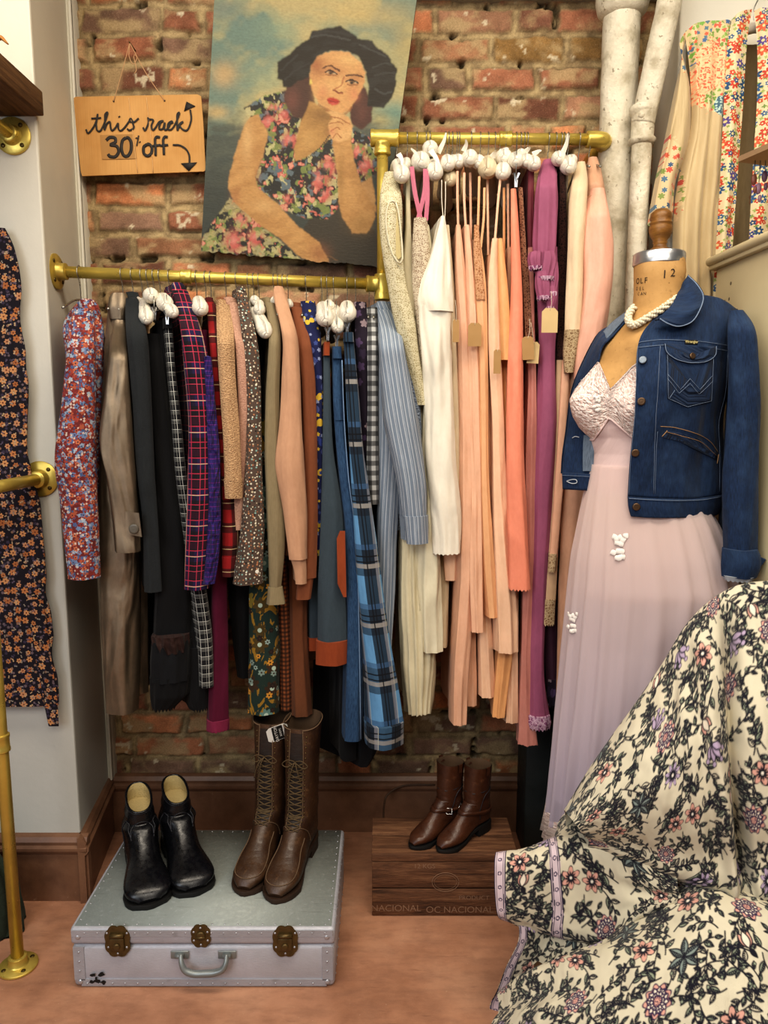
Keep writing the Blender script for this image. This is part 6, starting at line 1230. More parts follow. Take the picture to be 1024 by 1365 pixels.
def ptext(rt, b, s, px, py, sz, mat, off=.0012):
    p, n = hit(b, px, py, off); r = nrm(np.cross((0, 0, 1), n)); text(rt, s, p, r, np.cross(n, r), sz, mat)
M_STEN = plain('black stencil ink', '#2c221a', .7)
for s_, px, py, z_ in (('1', 886, 366, .026), ('2', 897, 364, .024), ('O', 851, 375, .018), ('L', 856, 374.5, .018), ('F', 861.5, 374, .018), ('D', 850, 385, .011), ('E', 854, 385, .011), ('L', 858, 384.5, .011), ('C', 852, 392, .010), ('A', 856, 392, .010), ('N', 860, 391.5, .010)): ptext(df, bT, s_, px, py, z_, M_STEN)
# necklace of twisted pearls
M_PEARL = plain('ivory pearl', '#d9cdb2', .28, spec=.6, var=.15)
nl = [PY(*c) for c in [(904, 396, 1.752), (892, 405, 1.742), (876, 416, 1.735), (861, 425, 1.733), (851, 431, 1.736), (843, 433, 1.742), (838, 427, 1.752), (839, 418, 1.766), (845, 410, 1.785)]]
bk = SRF(np.linspace(PHF + 1.3, PHF + 4.2, 6), 409, off=.006, bust=False)
path = catmull(np.array(nl), 60); neck = empty('pearl_necklace', path[25], 'twisted ivory pearl necklace around the neck of the dress form', 'necklace'); mb = MB()
for j in range(3):
    for i in range(52):
        t = i / 51 * 59; i0 = min(int(t), 58); c = lerp(path[i0], path[i0 + 1], t - i0); T = nrm(path[i0 + 1] - path[i0]); u = nrm(np.cross(T, (0, 1, .3))); v = np.cross(T, u); a = i * .62 + j * 2.094
        mb.ball(c + .0052 * (cos(a) * u + sin(a) * v), .0046, 8)
mb.build('pearl_strand', M_PEARL, neck)
mb = MB(); mb.tube(catmull(np.concatenate([path[-1:], bk, path[:1]]), 50), .004, 8); mb.build('back_strand', M_PEARL, neck)
# ---- gown
def m_sheer():
    g = G('sheer pale lilac nylon', .7, spec=.15); nt = g.nt; ob = g.obj(); o = g.sep(ob); uv = g.uv()
    t = g.rng(o[2], .0, .85, 0, 1); c = g.mix(t, '#d0c5d6', '#f0dcd6'); g.col(c); g.set('Sheen Weight', .3)
    tr = g.node('ShaderNodeBsdfTransparent'); tl = g.node('ShaderNodeBsdfTranslucent'); g.put(tl.inputs[0], c); m1 = g.node('ShaderNodeMixShader'); m2 = g.node('ShaderNodeMixShader'); lw = g.node('ShaderNodeLayerWeight'); lw.inputs[0].default_value = .35
    out = [n for n in nt.nodes if n.type == 'OUTPUT_MATERIAL'][0]; m1.inputs[0].default_value = .3; nt.links.new(g.b.outputs[0], m1.inputs[1]); nt.links.new(tl.outputs[0], m1.inputs[2])
    f = g.math('MULTIPLY_ADD', lw.outputs['Facing'], .35, .66, clamp=True); nt.links.new(f, m2.inputs[0]); nt.links.new(tr.outputs[0], m2.inputs[1]); nt.links.new(m1.outputs[0], m2.inputs[2]); nt.links.new(m2.outputs[0], out.inputs[0]); return g.m
M_SHEER = m_sheer(); M_GOWNI = fab('pale pink nylon lining', '#d9bfbb', rough=.6, wrinkle=.5, wsc=5, var=.06)
M_GLACE = fab('pale pink lace', '#dcc4bd', lambda g, v, c: g.mix(g.rng(g.voro(v, 95, 1, 'DISTANCE_TO_EDGE')['Distance'], .04, .14, .85, 0), g.mix(g.rng(g.noise(v, 60, 3, dist=2), .45, .55), '#e2cdc4', '#cdb0a6'), '#f4ece4'), wst=3, weave=120, wrinkle=.3)
gw = empty('nightgown', (PY(800, 900, YC)[0], YC, .3), 'long pale pink lilac sheer nightgown with lace bust worn by the dress form', 'nightgown')
fi = np.linspace(radians(97), radians(-25), 90); nr = 34
top = 500 + 0 * fi; bot = 570 + 0 * fi
for _ in range(14):
    a = proj(SRF(fi, top, off=.0045))[0]; b = proj(SRF(fi, bot, off=.0045))[0]
    top = lerp(top, np.where(a < 797, 482 + (797 - a) * 1.3, np.where(a < 813.5, lerp(482, 522, (a - 797) / 16.5), np.where(a < 848, lerp(522, 486, (a - 813.5) / 34.5), 486.0))), .5)
    bot = lerp(bot, np.where(b < 792, 586, np.where(b < 812, lerp(585, 556, (b - 792) / 20), np.where(b < 845, lerp(556, 584, (b - 812) / 33), 584.0))), .5)
tt = np.linspace(0, 1, nr)[:, None]; PYg = top[None] * (1 - tt) + bot[None] * tt; PB_ = SRF(np.broadcast_to(fi, PYg.shape), PYg, off=.0045)
PB_ = PB_ + (fbm(PB_[..., 0] * 160, PB_[..., 2] * 160, 4, 2)[..., None] - .5) * .003 * np.array([-.5, -1, 0])
mb = MB(); mb.grid(PB_); mb.build('lace_bodice', M_GLACE, gw); bB = bvh_grid(PB_)
mb = MB(); mb.tube(PB_[-1, ::2] + (0, -.001, 0), .0022, 6); mb.build('empire_seam', M_GOWNI, gw); mb = MB(); mb.tube(PB_[0, 6:80:2] + (0, -.001, 0), .0018, 6); mb.build('neckline_edge', M_GLACE, gw)
mb = MB(); mb.tube([hit(bT, x, y, .003)[0] for x, y in [(797, 483), (800, 474), (806, 462), (816, 449), (828, 438)]], .0016, 6); mb.build('strap', M_GOWNI, gw)
SK = np.array([(540, 772, 950, .090), (556, 771, 946, .091), (570, 777, 942, .089), (583, 788, 940, .087), (604, 791, 930, .082), (625, 789, 925, .082), (652, 785, 924, .084), (700, 776, 950, .098), (740, 769, 964, .112), (780, 765, 973, .122), (850, 759, 970, .115), (950, 750, 962, .115), (1050, 742, 955, .118), (1088, 738, 952, .12), (1120, 735, 950, .12)], float)
def skirt_s(off, y0, y1, n, seed, amp, K=17):
    fi2 = np.linspace(-pi, pi, 220); pv = np.linspace(y0, y1, n); A, Bq = np.meshgrid(fi2, pv); P = SRF(A, Bq, SK, off, bust=False); t = np.clip((Bq - 610) / 420, 0, 1)
    w = np.abs(np.sin(A * K / 2 + 1.6 * (fbm(A * 1.5 + seed, Bq / 300, seed) - .5))) ** 1.4 - .5 + 1.2 * (fbm(A * 2.5 + seed, Bq / 500, seed + 2) - .5); w = np.maximum(w, 0) + .02; P[..., :2] += (amp * t * w)[..., None] * np.stack([-np.sin(A), -np.cos(A)], -1); return P
P = skirt_s(.002, 560, 1108, 80, 3, .020); topy = np.interp(fi[::-1], fi[::-1], bot[::-1])
fi2 = np.linspace(-pi, pi, 220); b0 = np.interp(fi2, fi[::-1], bot[::-1], left=560, right=586) + 1; tt2 = np.linspace(0, 1, 90)[:, None]; PYs = b0[None] * (1 - tt2) + 655 * tt2
waist = SRF(np.broadcast_to(fi2, PYs.shape), PYs, SK, .0035, bust=True); mb = MB(); mb.grid(waist); mb.build('midriff', M_GOWNI, gw)
P = skirt_s(.0075, 618, 1092, 96, 3, .034, 21); mb = MB(); mb.grid(P); mb.build('outer_skirt', M_SHEER, gw); bS = bvh_grid(P)
P = skirt_s(.0045, 640, 1060, 60, 8, .006, 11); mb = MB(); mb.grid(P); mb.build('under_skirt', M_SHEER, gw)
P = skirt_s(.0075, 1084, 1122, 14, 3, .034, 21); fi3 = np.linspace(-pi, pi, 220); P[..., :2] += (np.linspace(0, 1, 14)[:, None] * .010 * np.sin(fi3 * 60)[None])[..., None] * np.stack([-np.sin(fi3), -np.cos(fi3)], -1); mb = MB(); mb.grid(P); mb.build('hem_ruffle', M_GLACE, gw)
M_APP = plain('white lace applique', '#e9e2da', .7, bump=.3)
def petal(mb, c, n, a, L, w):
    u = nrm(np.cross((0, 0, 1), n)); v = np.cross(n, u); d = u * cos(a) + v * sin(a); s = -u * sin(a) + v * cos(a); t = np.linspace(0, 1, 7)[:, None]; wid = (w * np.sin(pi * t ** .8)); mb.grid(np.stack([c + d * L * t - s * wid, c + d * L * t + n * .003, c + d * L * t + s * wid], 1))
for fx, fy, sc in ((826, 727, 1.0), (764, 828, .8), (797, 536, .62)):
    mb = MB(); b_ = bS if fy > 600 else bB
    for dx, dy, a, L in [(-5, -8, 2.0, 8), (6, -10, .9, 8), (-4, 8, 3.6, 9), (0, -6, .3, 9), (0, -6, 1.5, 9), (0, -6, 2.7, 9), (0, -6, 3.9, 8), (0, -6, 5.2, 9), (1, 4, 4.2, 9), (1, 4, 5.2, 9), (2, 12, 4.4, 10), (2, 12, 5.3, 8), (0, 14, 4.0, 8)]:
        p, n = hit(b_, fx + dx * sc, fy + dy * sc, .003); petal(mb, p, n, a, L * sc * .0018, 4 * sc * .0018)
    mb.build('applique', M_APP, gw)
# ---- denim jacket
def p_dn(d, l): 
    def f(g, v, c):
        n = g.noise(g.map(v, (1, .10, 1)), 520, 3, .7); n2 = g.noise(g.map(v, (1, .7, 1)), 15, 5, .65); n3 = g.noise(v, 60, 3, .6); c2 = g.ramp(n, [(.3, d), (.7, l)]); c2 = g.mix(g.rng(n2, .45, .75, 0, .5), c2, '#374f6e'); return g.mix(g.rng(n3, .55, .75, 0, .35), c2, '#13223a')
    return f
M_DN = fab('indigo denim jacket', '#1a2a44', p_dn('#111d31', '#21385a'), rough=.8, wrinkle=.55, wsc=10, sheen=.05, var=.1); M_DNL = fab('grey blue denim inside', '#5b6878', p_denim('#4c5866', '#758292')); M_ST = plain('white jean stitching', '#76859b', .8); M_STO = plain('ochre stitching', '#9c7a55', .8); M_COP = plain('copper button', '#6a5440', .35, .7); M_STB = plain('steel jean button', '#6f7780', .35, .8); M_FRAY = plain('frayed white edge', '#b9bfc6', .95)
jk = empty('denim_jacket', PY(905, 560, YC), 'dark blue denim jacket with chest pocket draped over the dress form', 'jacket')
def D(rows): return [[(a, b, c + DY) for a, b, c in r] for r in rows]
JF = D([[(872, 425, 1.655), (893, 405, 1.675), (925, 394, 1.69), (957, 397, 1.71), (980, 410, 1.715), (984, 414, 1.80)],
        [(856, 445, 1.632), (885, 435, 1.635), (918, 430, 1.635), (952, 432, 1.655), (980, 440, 1.70), (986, 440, 1.80)],
        [(849, 470, 1.615), (882, 470, 1.602), (915, 470, 1.602), (950, 472, 1.63), (975, 480, 1.69), (980, 480, 1.80)],
        [(848, 510, 1.600), (880, 510, 1.585), (914, 510, 1.59), (948, 510, 1.62), (969, 515, 1.69), (974, 515, 1.80)],
        [(846, 555, 1.598), (875, 556, 1.587), (908, 557, 1.60), (938, 558, 1.63), (959, 560, 1.69), (964, 560, 1.80)],
        [(840, 612, 1.612), (870, 613, 1.607), (904, 614, 1.617), (934, 615, 1.645), (960, 615, 1.69), (966, 615, 1.80)],
        [(837, 662, 1.622), (868, 664, 1.617), (902, 665, 1.622), (934, 664, 1.648), (960, 660, 1.69), (966, 655, 1.80)]])
PJ = sheet(JF, 80, 70); sj, tj = np.meshgrid(np.linspace(0, 1, 70), np.linspace(0, 1, 80)); PJ[..., 1] += (fbm(sj * 6, tj * 7, 55, 3) - .5) * .012 * np.clip(sj * 6, 0, 1)
mb = MB(); mb.grid(PJ); bJ = bvh_grid(PJ); mb.build('front_panel', M_DN, jk, solid=.003)
PW = sheet([[(a, b, y - .004) for a, b, y in JF[-1]], *D([[(838, 676, 1.618), (868, 678, 1.612), (902, 678, 1.618), (933, 677, 1.643), (958, 674, 1.686), (964, 668, 1.80)], [(841, 688, 1.620), (869, 690, 1.614), (902, 690, 1.62), (931, 689, 1.646), (953, 686, 1.69), (960, 680, 1.80)]])], 14, 60)
mb = MB(); mb.grid(PW); bW = bvh_grid(PW); mb.build('waistband', M_DN, jk, solid=.007)
PLf = sheet(D([[(846, 410, 1.79), (842, 417, 1.75), (838, 424, 1.715)], [(816, 433, 1.78), (815, 441, 1.74), (816, 449, 1.70)], [(797, 447, 1.775), (800, 455, 1.73), (803, 463, 1.70)], [(772, 497, 1.765), (785, 492, 1.73), (798, 486, 1.70)], [(762, 530, 1.765), (778, 530, 1.74), (792, 530, 1.72)], [(757, 570, 1.76), (775, 573, 1.735), (792, 577, 1.715)], [(752, 605, 1.755), (772, 610, 1.73), (791, 614, 1.71)], [(750, 632, 1.75), (770, 633, 1.725), (789, 634, 1.71)]]), 60, 16)
mb = MB(); mb.grid(PLf); bL = bvh_grid(PLf); mb.build('front_panel', M_DN, jk, solid=.004)
PLw = sheet(D([[(750, 630, 1.745), (770, 631, 1.72), (789, 632, 1.706)], [(751, 652, 1.747), (770, 653, 1.722), (788, 654, 1.708)]]), 8, 14); mb = MB(); mb.grid(PLw); bLw = bvh_grid(PLw); mb.build('waistband', M_DN, jk, solid=.007)
PF_ = sheet(D([[(778, 580, 1.722), (785, 580, 1.716), (792, 580, 1.708)], [(777, 604, 1.715), (784, 604, 1.709), (792, 604, 1.702)], [(777, 628, 1.712), (784, 628, 1.706), (791, 628, 1.70)]]), 10, 8); mb = MB(); mb.grid(PF_); mb.build('facing', M_DNL, jk)
# back of the jacket
bk_ = np.stack([np.stack([lerp(PLf[min(int(t * 59), 59), 0], PJ[min(int(t * 79), 79), -1], s) + np.array([0, .05 * sin(pi * s) + .02, 0]) for s in np.linspace(0, 1, 16)]) for t in np.linspace(0.02, 1, 30)])
mb = MB(); mb.grid(bk_); mb.build('back_panel', M_DN, jk)
PC = sheet(D([[(917, 367, 1.69), (930, 380, 1.67), (938, 396, 1.655), (932, 416, 1.622), (922, 430, 1.61), (905, 436, 1.602), (890, 432, 1.602), (879, 425, 1.61)], [(912, 376, 1.675), (920, 388, 1.645), (924, 402, 1.63), (918, 415, 1.612), (909, 424, 1.602), (897, 428, 1.60), (887, 427, 1.603), (877, 425, 1.612)], [(908, 385, 1.69), (903, 394, 1.66), (898, 403, 1.64), (893, 410, 1.628), (888, 415, 1.62), (883, 420, 1.618), (878, 423, 1.62), (873, 427, 1.628)]]), 24, 60)
mb = MB(); mb.grid(PC); bC = bvh_grid(PC); cl = mb.build('collar', M_DN, jk, solid=.005)
mb = MB(); mb.tube(PC[1] + (0, -.004, 0), .0013, 6); mb.build('collar_edge', M_ST, jk)
PCb = sheet(D([[(846, 409, 1.79), (832, 419, 1.775), (816, 431, 1.77), (803, 445, 1.765)], [(843, 414, 1.76), (831, 424, 1.74), (818, 436, 1.735), (806, 449, 1.74)], [(840, 420, 1.735), (830, 429, 1.72), (819, 441, 1.715), (808, 453, 1.715)]]), 12, 30); mb = MB(); mb.grid(PCb + np.array([0, -.006, .002])); mb.build('collar', M_DNL, jk, solid=.004)
Rj = np.array([PY(985, 450, YC)[0] - .01, YC + .0, 1.6])
slab('sleeve', [(414, 974, 990), (420, 972, 997), (430, 971, 1003), (445, 971, 1008), (504, 972, 1010), (540, 971, 1012), (597, 969, 1010), (640, 965, 1009), (683, 964, 1008), (733, 965, 1008)], Rj, .13, M_DN, jk, f0=.75, drop=30, depth=.14, fold=.004, cap=.9)
slab('cuff', [(731, 964, 1008), (742, 963, 1013), (755, 962, 1013), (768, 963, 1008)], Rj, .136, M_DN, jk, f0=1, depth=.13, cap=.9, n=20); slab('cuff_fray', [(766, 963, 1007), (773, 966, 1002)], Rj, .134, M_FRAY, jk, f0=1, depth=.12, cap=.9, n=8, hemwave=.002)
q = [PY(x, y, YC - .15) for x, y in [(1003, 738), (1023, 746), (1010, 762), (1000, 764)]]; mb = MB(); mb.prism(q, (0, .03, 0)); mb.build('cuff_flap', M_DN, jk, bevel=.003)
# pockets, seams, buttons
def patch(name, b, pts, off, mat=M_DN, n=10):
    """filled shape laid on surface b; pts px outline"""
    P = np.array(pts, float); c = P.mean(0); rings = []
    for s in np.linspace(1, .02, n): rings.append([hit(b, *(c + (p - c) * s), off)[0] for p in P])
    mb = MB(); mb.grid(np.array(rings), cu=True); return mb.build(name, mat, jk, solid=.002)
def dense(pts, k=6):
    out = []
    for a, b in zip(pts, pts[1:] + pts[:1]): out += [tuple(lerp(np.array(a, float), np.array(b, float), t)) for t in np.linspace(0, 1, k + 1)[:-1]]
    return out
patch('chest_pocket', bJ, dense([(888, 470), (950, 472), (947, 535), (915, 543), (889, 531)]), .0028)
fp = [(884, 460), (952, 463), (951, 474), (944, 482), (930, 486), (913, 485), (897, 479), (887, 471)]; patch('pocket_flap', bJ, dense(fp, 4), .0055)
mb = MB(); pline(mb, bJ, [(889, 472), (890, 531), (915, 542), (946, 534), (949, 474)], .0005, .0052); pline(mb, bJ, [(889, 499), (906, 519), (918, 505), (931, 519), (948, 500)], .0005, .0052); pline(mb, bJ, [(889, 505), (904, 524), (918, 511), (930, 525), (948, 508)], .0005, .0052); pline(mb, bJ, [(891, 531), (898, 520)], .0006, .0052)
hitline(mb, bJ, [(885, 461), (888, 471), (897, 478.5), (913, 484), (930, 485), (943, 481), (950, 473), (951, 463)], .0008, .0082); mb.build('stitching', M_ST, jk)
mb = MB()
for dy in (0, 7): hitline(mb, bJ, [(851, 457 + dy), (885, 454 + dy), (920, 455 + dy), (950, 458 + dy), (969, 461 + dy)], .0006, .0035)
hitline(mb, bJ, [(880, 462), (878, 500), (874, 560), (872, 600), (871, 658)], .0005, .003); hitline(mb, bJ, [(876, 575), (874, 612), (873, 658)], .00045, .003)
hitline(mb, bJ, [(850, 462), (848, 510), (846, 555), (841, 610), (838, 660)], .00045, .003); hitline(mb, bJ, [(969, 466), (966, 520), (957, 562), (958, 600), (958, 655)], .00045, .003)
hitline(mb, bW, [(838, 664), (868, 666), (902, 667), (934, 666), (958, 662)], .0007, .005); mb.build('stitching', M_ST, jk)
mb = MB(); hitline(mb, bJ, [(880, 568), (900, 570), (925, 577), (945, 588), (956, 603)], .0008, .003); hitline(mb, bJ, [(887, 575), (905, 580), (930, 588), (953, 608)], .0006, .006); pline(mb, bJ, [(881, 581), (888, 573)], .0010, .006); pline(mb, bJ, [(955, 606), (953, 618)], .0010, .006); mb.build('stitching', M_STO, jk)
patch('pocket_welt', bJ, dense([(887, 574), (908, 577), (932, 586), (955, 605), (953, 613), (928, 600), (905, 588), (884, 583)], 4), .0032)
for (px, py), b, m in (((857, 481), bJ, M_STB), ((855, 535), bJ, M_COP), ((847, 603), bJ, M_COP), ((848, 675), bW, M_COP), ((920, 476), bJ, M_COP)):
    p, n = hit(b, px, py, .006 if px < 900 else .0085); r = .0088 if px < 900 else .0072; mb = MB(); mb.lathe([(r, -.002), (r, .001), (r * .85, .0025), (r * .6, .0018), (r * .3, .0022), (.0002, .0022)], p, n, 20); mb.build('button', m, jk)
p, n = hit(bJ, 920, 457, .0045); r_ = nrm(np.cross((0, 0, 1), n)); u_ = np.cross(n, r_); mb = MB(); mb.prism([p + r_ * a + u_ * b for a, b in ((-.017, -.005), (.017, -.004), (.017, .005), (-.017, .004))], n * .0008); mb.build('brand_tab', plain('black woven tab', '#2a261c', .8), jk, smooth=False); text(jk, 'Wrangler', p + n * .0014, r_, u_, .0088, plain('yellow tab thread', '#d8c98c', .8))
for pts in ([(776, 507), (784, 506), (790, 507)], [(764, 584), (768, 582), (773, 583)]): mb = MB(); hitline(mb, bL, pts, .0011, .004); mb.build('buttonhole', M_FRAY, jk)
mb = MB(); hitline(mb, bLw, [(757, 641), (763, 639), (769, 639), (770, 643), (764, 644), (757, 641)], .0010, .006); mb.build('buttonhole', M_FRAY, jk); mb = MB(); hitline(mb, bLw, [(751, 633), (770, 634), (788, 635)], .0005, .006); mb.build('stitching', M_ST, jk)
# ================================================================ CLOTH COVERED ARMCHAIR
class Canvas:
    def __init__(s, size, res, bg):
        s.n = int(size / res); s.res = res; s.size = size; s.A = np.empty((s.n, s.n, 3)); s.A[:] = lin(bg)
        y, x = np.mgrid[0:s.n, 0:s.n] / s.n; s.A *= (.94 + .12 * fbm(x * 24, y * 24, 7)[..., None])
    def win(s, x, y, R):
        i0 = int((x - R) / s.res); i1 = int((x + R) / s.res) + 1; j0 = int((y - R) / s.res); j1 = int((y + R) / s.res) + 1
        I = np.arange(i0, i1); J = np.arange(j0, j1); X, Y = np.meshgrid(I * s.res - x, J * s.res - y); return (np.ix_(J % s.n, I % s.n), X, Y)
    def put(s, ix, m, c, op=1.0):
        a = np.clip(m, 0, 1)[..., None] * op; s.A[ix] = s.A[ix] * (1 - a) + np.array(c) * a
    def leaf(s, x, y, a, L, W, fill, ink, half=True):
        ix, X, Y = s.win(x, y, L + .002); u = (X * cos(a) + Y * sin(a)) / L; v = -X * sin(a) + Y * cos(a); w = W * np.sin(pi * np.clip(u, 0, 1) ** .85); ok = (u > 0) & (u < 1); d = w - np.abs(v); e = s.res
        s.put(ix, ok * sstep(-e, e * .6, d + .0004), ink); s.put(ix, ok * sstep(-e * .5, e, d - .0014) * ((v > .0006) | (not half)), fill); 
        if half: s.put(ix, ok * sstep(-e * .5, e, d - .0013) * (v < -.0006) * (np.sin(u * L * 2200) > .2), fill, .5)
    def dot(s, x, y, r, c, ink=None):
        ix, X, Y = s.win(x, y, r + .003); R = np.hypot(X, Y)
        if ink is not None: s.put(ix, sstep(r + .0012, r + .0003, R), ink)
        s.put(ix, sstep(r, r - .0009, R), c)
    def line(s, pts, r, c):
        for x, y in pts: ix, X, Y = s.win(x, y, r + .002); s.put(ix, sstep(r + .0006, r - .0005, np.hypot(X, Y)), c)
    def flower(s, x, y, R, n, c1, c2, ink, rot=0, depth=.45, kind=0):
        ix, X, Y = s.win(x, y, R * 1.15); r = np.hypot(X, Y) / R; a = np.arctan2(Y, X) + rot; pet = 1 - depth * np.abs(np.sin(a * n / 2 + pi / 2)) ** 2.2
        s.put(ix, sstep(pet + .02, pet - .05, r), ink); s.put(ix, sstep(pet - .08, pet - .13, r), c1)
        if kind == 1:     # layered carnation
            for q in (.78, .56, .36): pp = q * (1 - .16 * np.abs(np.sin(a * (n + 3) / 2 + q * 9))); s.put(ix, sstep(pp + .04, pp, r), ink); s.put(ix, sstep(pp - .08, pp - .12, r) * (np.sin(a * (n + 6)) > -.5), c2 if q > .4 else c1)
        else:
            s.put(ix, (r > .3) * sstep(pet - .1, pet - .14, r) * (np.abs(np.sin(a * n / 2 + pi / 2)) > .97), ink); s.put(ix, sstep(.55, .35, r + .10 * np.sin(a * n * 2)), ink); s.put(ix, sstep(.15, .10, r), lin('#efe6d8'))
    def lookup(s, U, V):
        u = (U / s.res) % s.n; v = (V / s.res) % s.n; i = u.astype(int) % s.n; j = v.astype(int) % s.n; fu = (u - np.floor(u))[..., None]; fv = (v - np.floor(v))[..., None]; i1 = (i + 1) % s.n; j1 = (j + 1) % s.n
        return lerp(lerp(s.A[j, i], s.A[j, i1], fu), lerp(s.A[j1, i], s.A[j1, i1], fu), fv)
def make_print():
    C = Canvas(.80, .00095, '#d9d0b7'); rg = np.random.default_rng(5); INK = lin('#1d1c28'); GRN = lin('#98a08a'); LIL = lin('#b9a6bf'); PNK = lin('#dba696'); WHT = lin('#efe3cf'); PUR = lin('#3c2a4c'); CRM = lin('#d9d0b7'); n = C.size
    def sprig(x, y, a, L, k, bend):
        pts = []; p = np.array([x, y]); st = .0012; N = int(L / st)
        for i in range(N): pts.append(p.copy()); a += bend * st; p = p + st * np.array([cos(a), sin(a)])
        C.line(pts, .0011, INK); sd = 1
        for i in range(8, N, max(6, int(N / k))):
            q = pts[i]; t = math.atan2(*(pts[i] - pts[i - 1])[::-1]); l = rg.uniform(.013, .024) * (1 - .35 * i / N)
            C.leaf(q[0], q[1], t + sd * rg.uniform(.6, 1.0), l, l * rg.uniform(.18, .25), [GRN, CRM, GRN][rg.integers(3)], INK); sd = -sd
            if rg.random() < .25: C.line([q + .0009 * j * np.array([cos(t - sd), sin(t - sd)]) for j in range(8)], .0006, INK); C.dot(*(q + .009 * np.array([cos(t - sd), sin(t - sd)])), .0021, GRN, INK)
        C.leaf(p[0], p[1], a, .014, .003, GRN, INK)
    for k in range(841): sprig((k % 29 + rg.random()) * n / 29, (k // 29 + rg.random()) * n / 29, rg.random() * 6.28, rg.uniform(.026, .052), rg.integers(4, 7), rg.uniform(-34, 34))
    M = 10
    for i in range(M):
        for j in range(M):
            x, y = (i + .5 + rg.uniform(-.34, .34)) * n / M, (j + .5 + rg.uniform(-.34, .34)) * n / M; k = (i * 3 + j * 5 + rg.integers(2)) % 7; r = rg.random() * 6.28
            if k in (0, 4): C.flower(x, y, rg.uniform(.017, .021), 6, PNK, PNK, INK, r, .40)
            elif k == 1: C.flower(x, y, rg.uniform(.020, .025), 9, PNK, WHT, PUR, r, .22, 1)
            elif k == 2:
                for q in range(6): C.leaf(x, y, r + q * 1.047, .028, .0058, lin('#8a9690'), INK)
                C.dot(x, y, .0025, INK)
            elif k == 3:
                for q, l in ((-.9, .022), (-.35, .026), (.2, .027), (.75, .023)): C.leaf(x, y, r + q, l, .0055, LIL, INK, False); C.dot(x + l * cos(r + q), y + l * sin(r + q), .0035, LIL, INK)
                C.leaf(x, y, r + pi, .018, .004, GRN, INK)
            elif k == 5:
                for q, c in ((-.35, PNK), (.35, PNK), (0, WHT)): C.leaf(x, y, r + q, .024, .0062, c, INK, False)
                C.leaf(x, y, r + 2.6, .016, .004, INK, INK)
            else: C.flower(x, y, .019, 8, LIL, PUR, INK, r, .5)
    return C
CV = make_print()
M_PRINT = (lambda g: (g.col(g.attr()), g.bump(g.math('ADD', g.math('MULTIPLY', g.noise(g.uv(), 900, 1), .05), g.math('MULTIPLY', g.noise(g.map(g.uv(), (1, .6, 1)), 14, 2, .5), .8)), .9, .03), g.set('Sheen Weight', .1), g.m)[-1])(G('cream cotton with black vines and flowers', .85, spec=.2))
ac = empty('armchair', (.62, 1.30, 0), 'armchair draped with cream cotton cloth printed with black vines and pink flowers', 'armchair')
def arcuv(P):
    du = np.linalg.norm(np.diff(P, axis=1), axis=2); u = np.concatenate([np.zeros((len(P), 1)), np.cumsum(du, 1)], 1); dv = np.linalg.norm(np.diff(P, axis=0), axis=2); v = np.concatenate([np.zeros((1, P.shape[1])), np.cumsum(dv, 0)], 0); return u, v
def cloth(name, rows, n, m, disp, uo=0, vo=0, border=None, rot=0, mean=True):
    P = sheet(rows, n, m); s, t = np.meshgrid(np.linspace(0, 1, m), np.linspace(0, 1, n)); d = disp(s, t); N = np.cross(np.gradient(P, axis=1), np.gradient(P, axis=0)); N /= np.linalg.norm(N, axis=2, keepdims=True) + 1e-9
    if (N[..., 1]).mean() > 0: N = -N
    P = P + N * d[..., None]; u, v = arcuv(P); u = lerp(u, u.mean(0, keepdims=True), .7); v = lerp(v, v.mean(1, keepdims=True), .7); U, V = u * cos(rot) - v * sin(rot) + uo, u * sin(rot) + v * cos(rot) + vo; C = CV.lookup(U * .8, V * .8)
    if border is not None: C = border(C, u, v, s, t)
    mb = MB(); mb.grid(P, UV=np.stack([u, v], 2), C=C.reshape(-1, 3)); mb.build(name, M_PRINT, ac); return P
def band(C, a, along, lo, hi):
    """printed border stripe: a = distance across, along = distance along"""
    m = ((a > lo) & (a < hi)); w = hi - lo; x = (a - lo) / w; C = C.copy(); C[m] = lin('#d9c6cc')
    ln = m & ((np.abs(x - .06) < .05) | (np.abs(x - .22) < .035) | (np.abs(x - .78) < .035) | (np.abs(x - .94) < .05)); C[ln] = lin('#3a3348')
    q = (along % .030) - .015; r = np.hypot(q, (a - (lo + hi) / 2)); C[m & (r < .0045)] = lin('#4a3c58'); C[m & (r < .0024)] = lin('#d9c6cc'); return C
# backrest: silhouette row down to the seat crease
sil = [(1190, 770, 1.55), (1100, 774, 1.55), (1035, 776, 1.55), (985, 782, 1.55), (945, 804, 1.55), (912, 838, 1.55), (884, 884, 1.55), (850, 934, 1.545), (815, 982, 1.54), (782, 1030, 1.535), (752, 1080, 1.53)]
crs = [(1190, 1200, 1.34), (1130, 1200, 1.34), (1075, 1200, 1.34), (1030, 1196, 1.34), (990, 1190, 1.35), (955, 1182, 1.36), (922, 1172, 1.38), (890, 1160, 1.40), (860, 1148, 1.425), (825, 1138, 1.45), (785, 1122, 1.48)]
rows = []
rows.append([(a + 3, b + 40, y + .055) for a, b, y in sil]); rows.append([(a + 2, b + 8, y + .04) for a, b, y in sil]); rows.append(sil)
for q in (.12, .3, .5, .7, .88): rows.append([tuple(lerp(np.array(a, float), np.array(b, float), q) + np.array([0, 0, -.075 * sin(pi * min(1, q * 1.1)) ** .8])) for a, b in zip(sil, crs)])
rows.append(crs); rows.append([(a - 2, b + 14, y + .03) for a, b, y in crs])
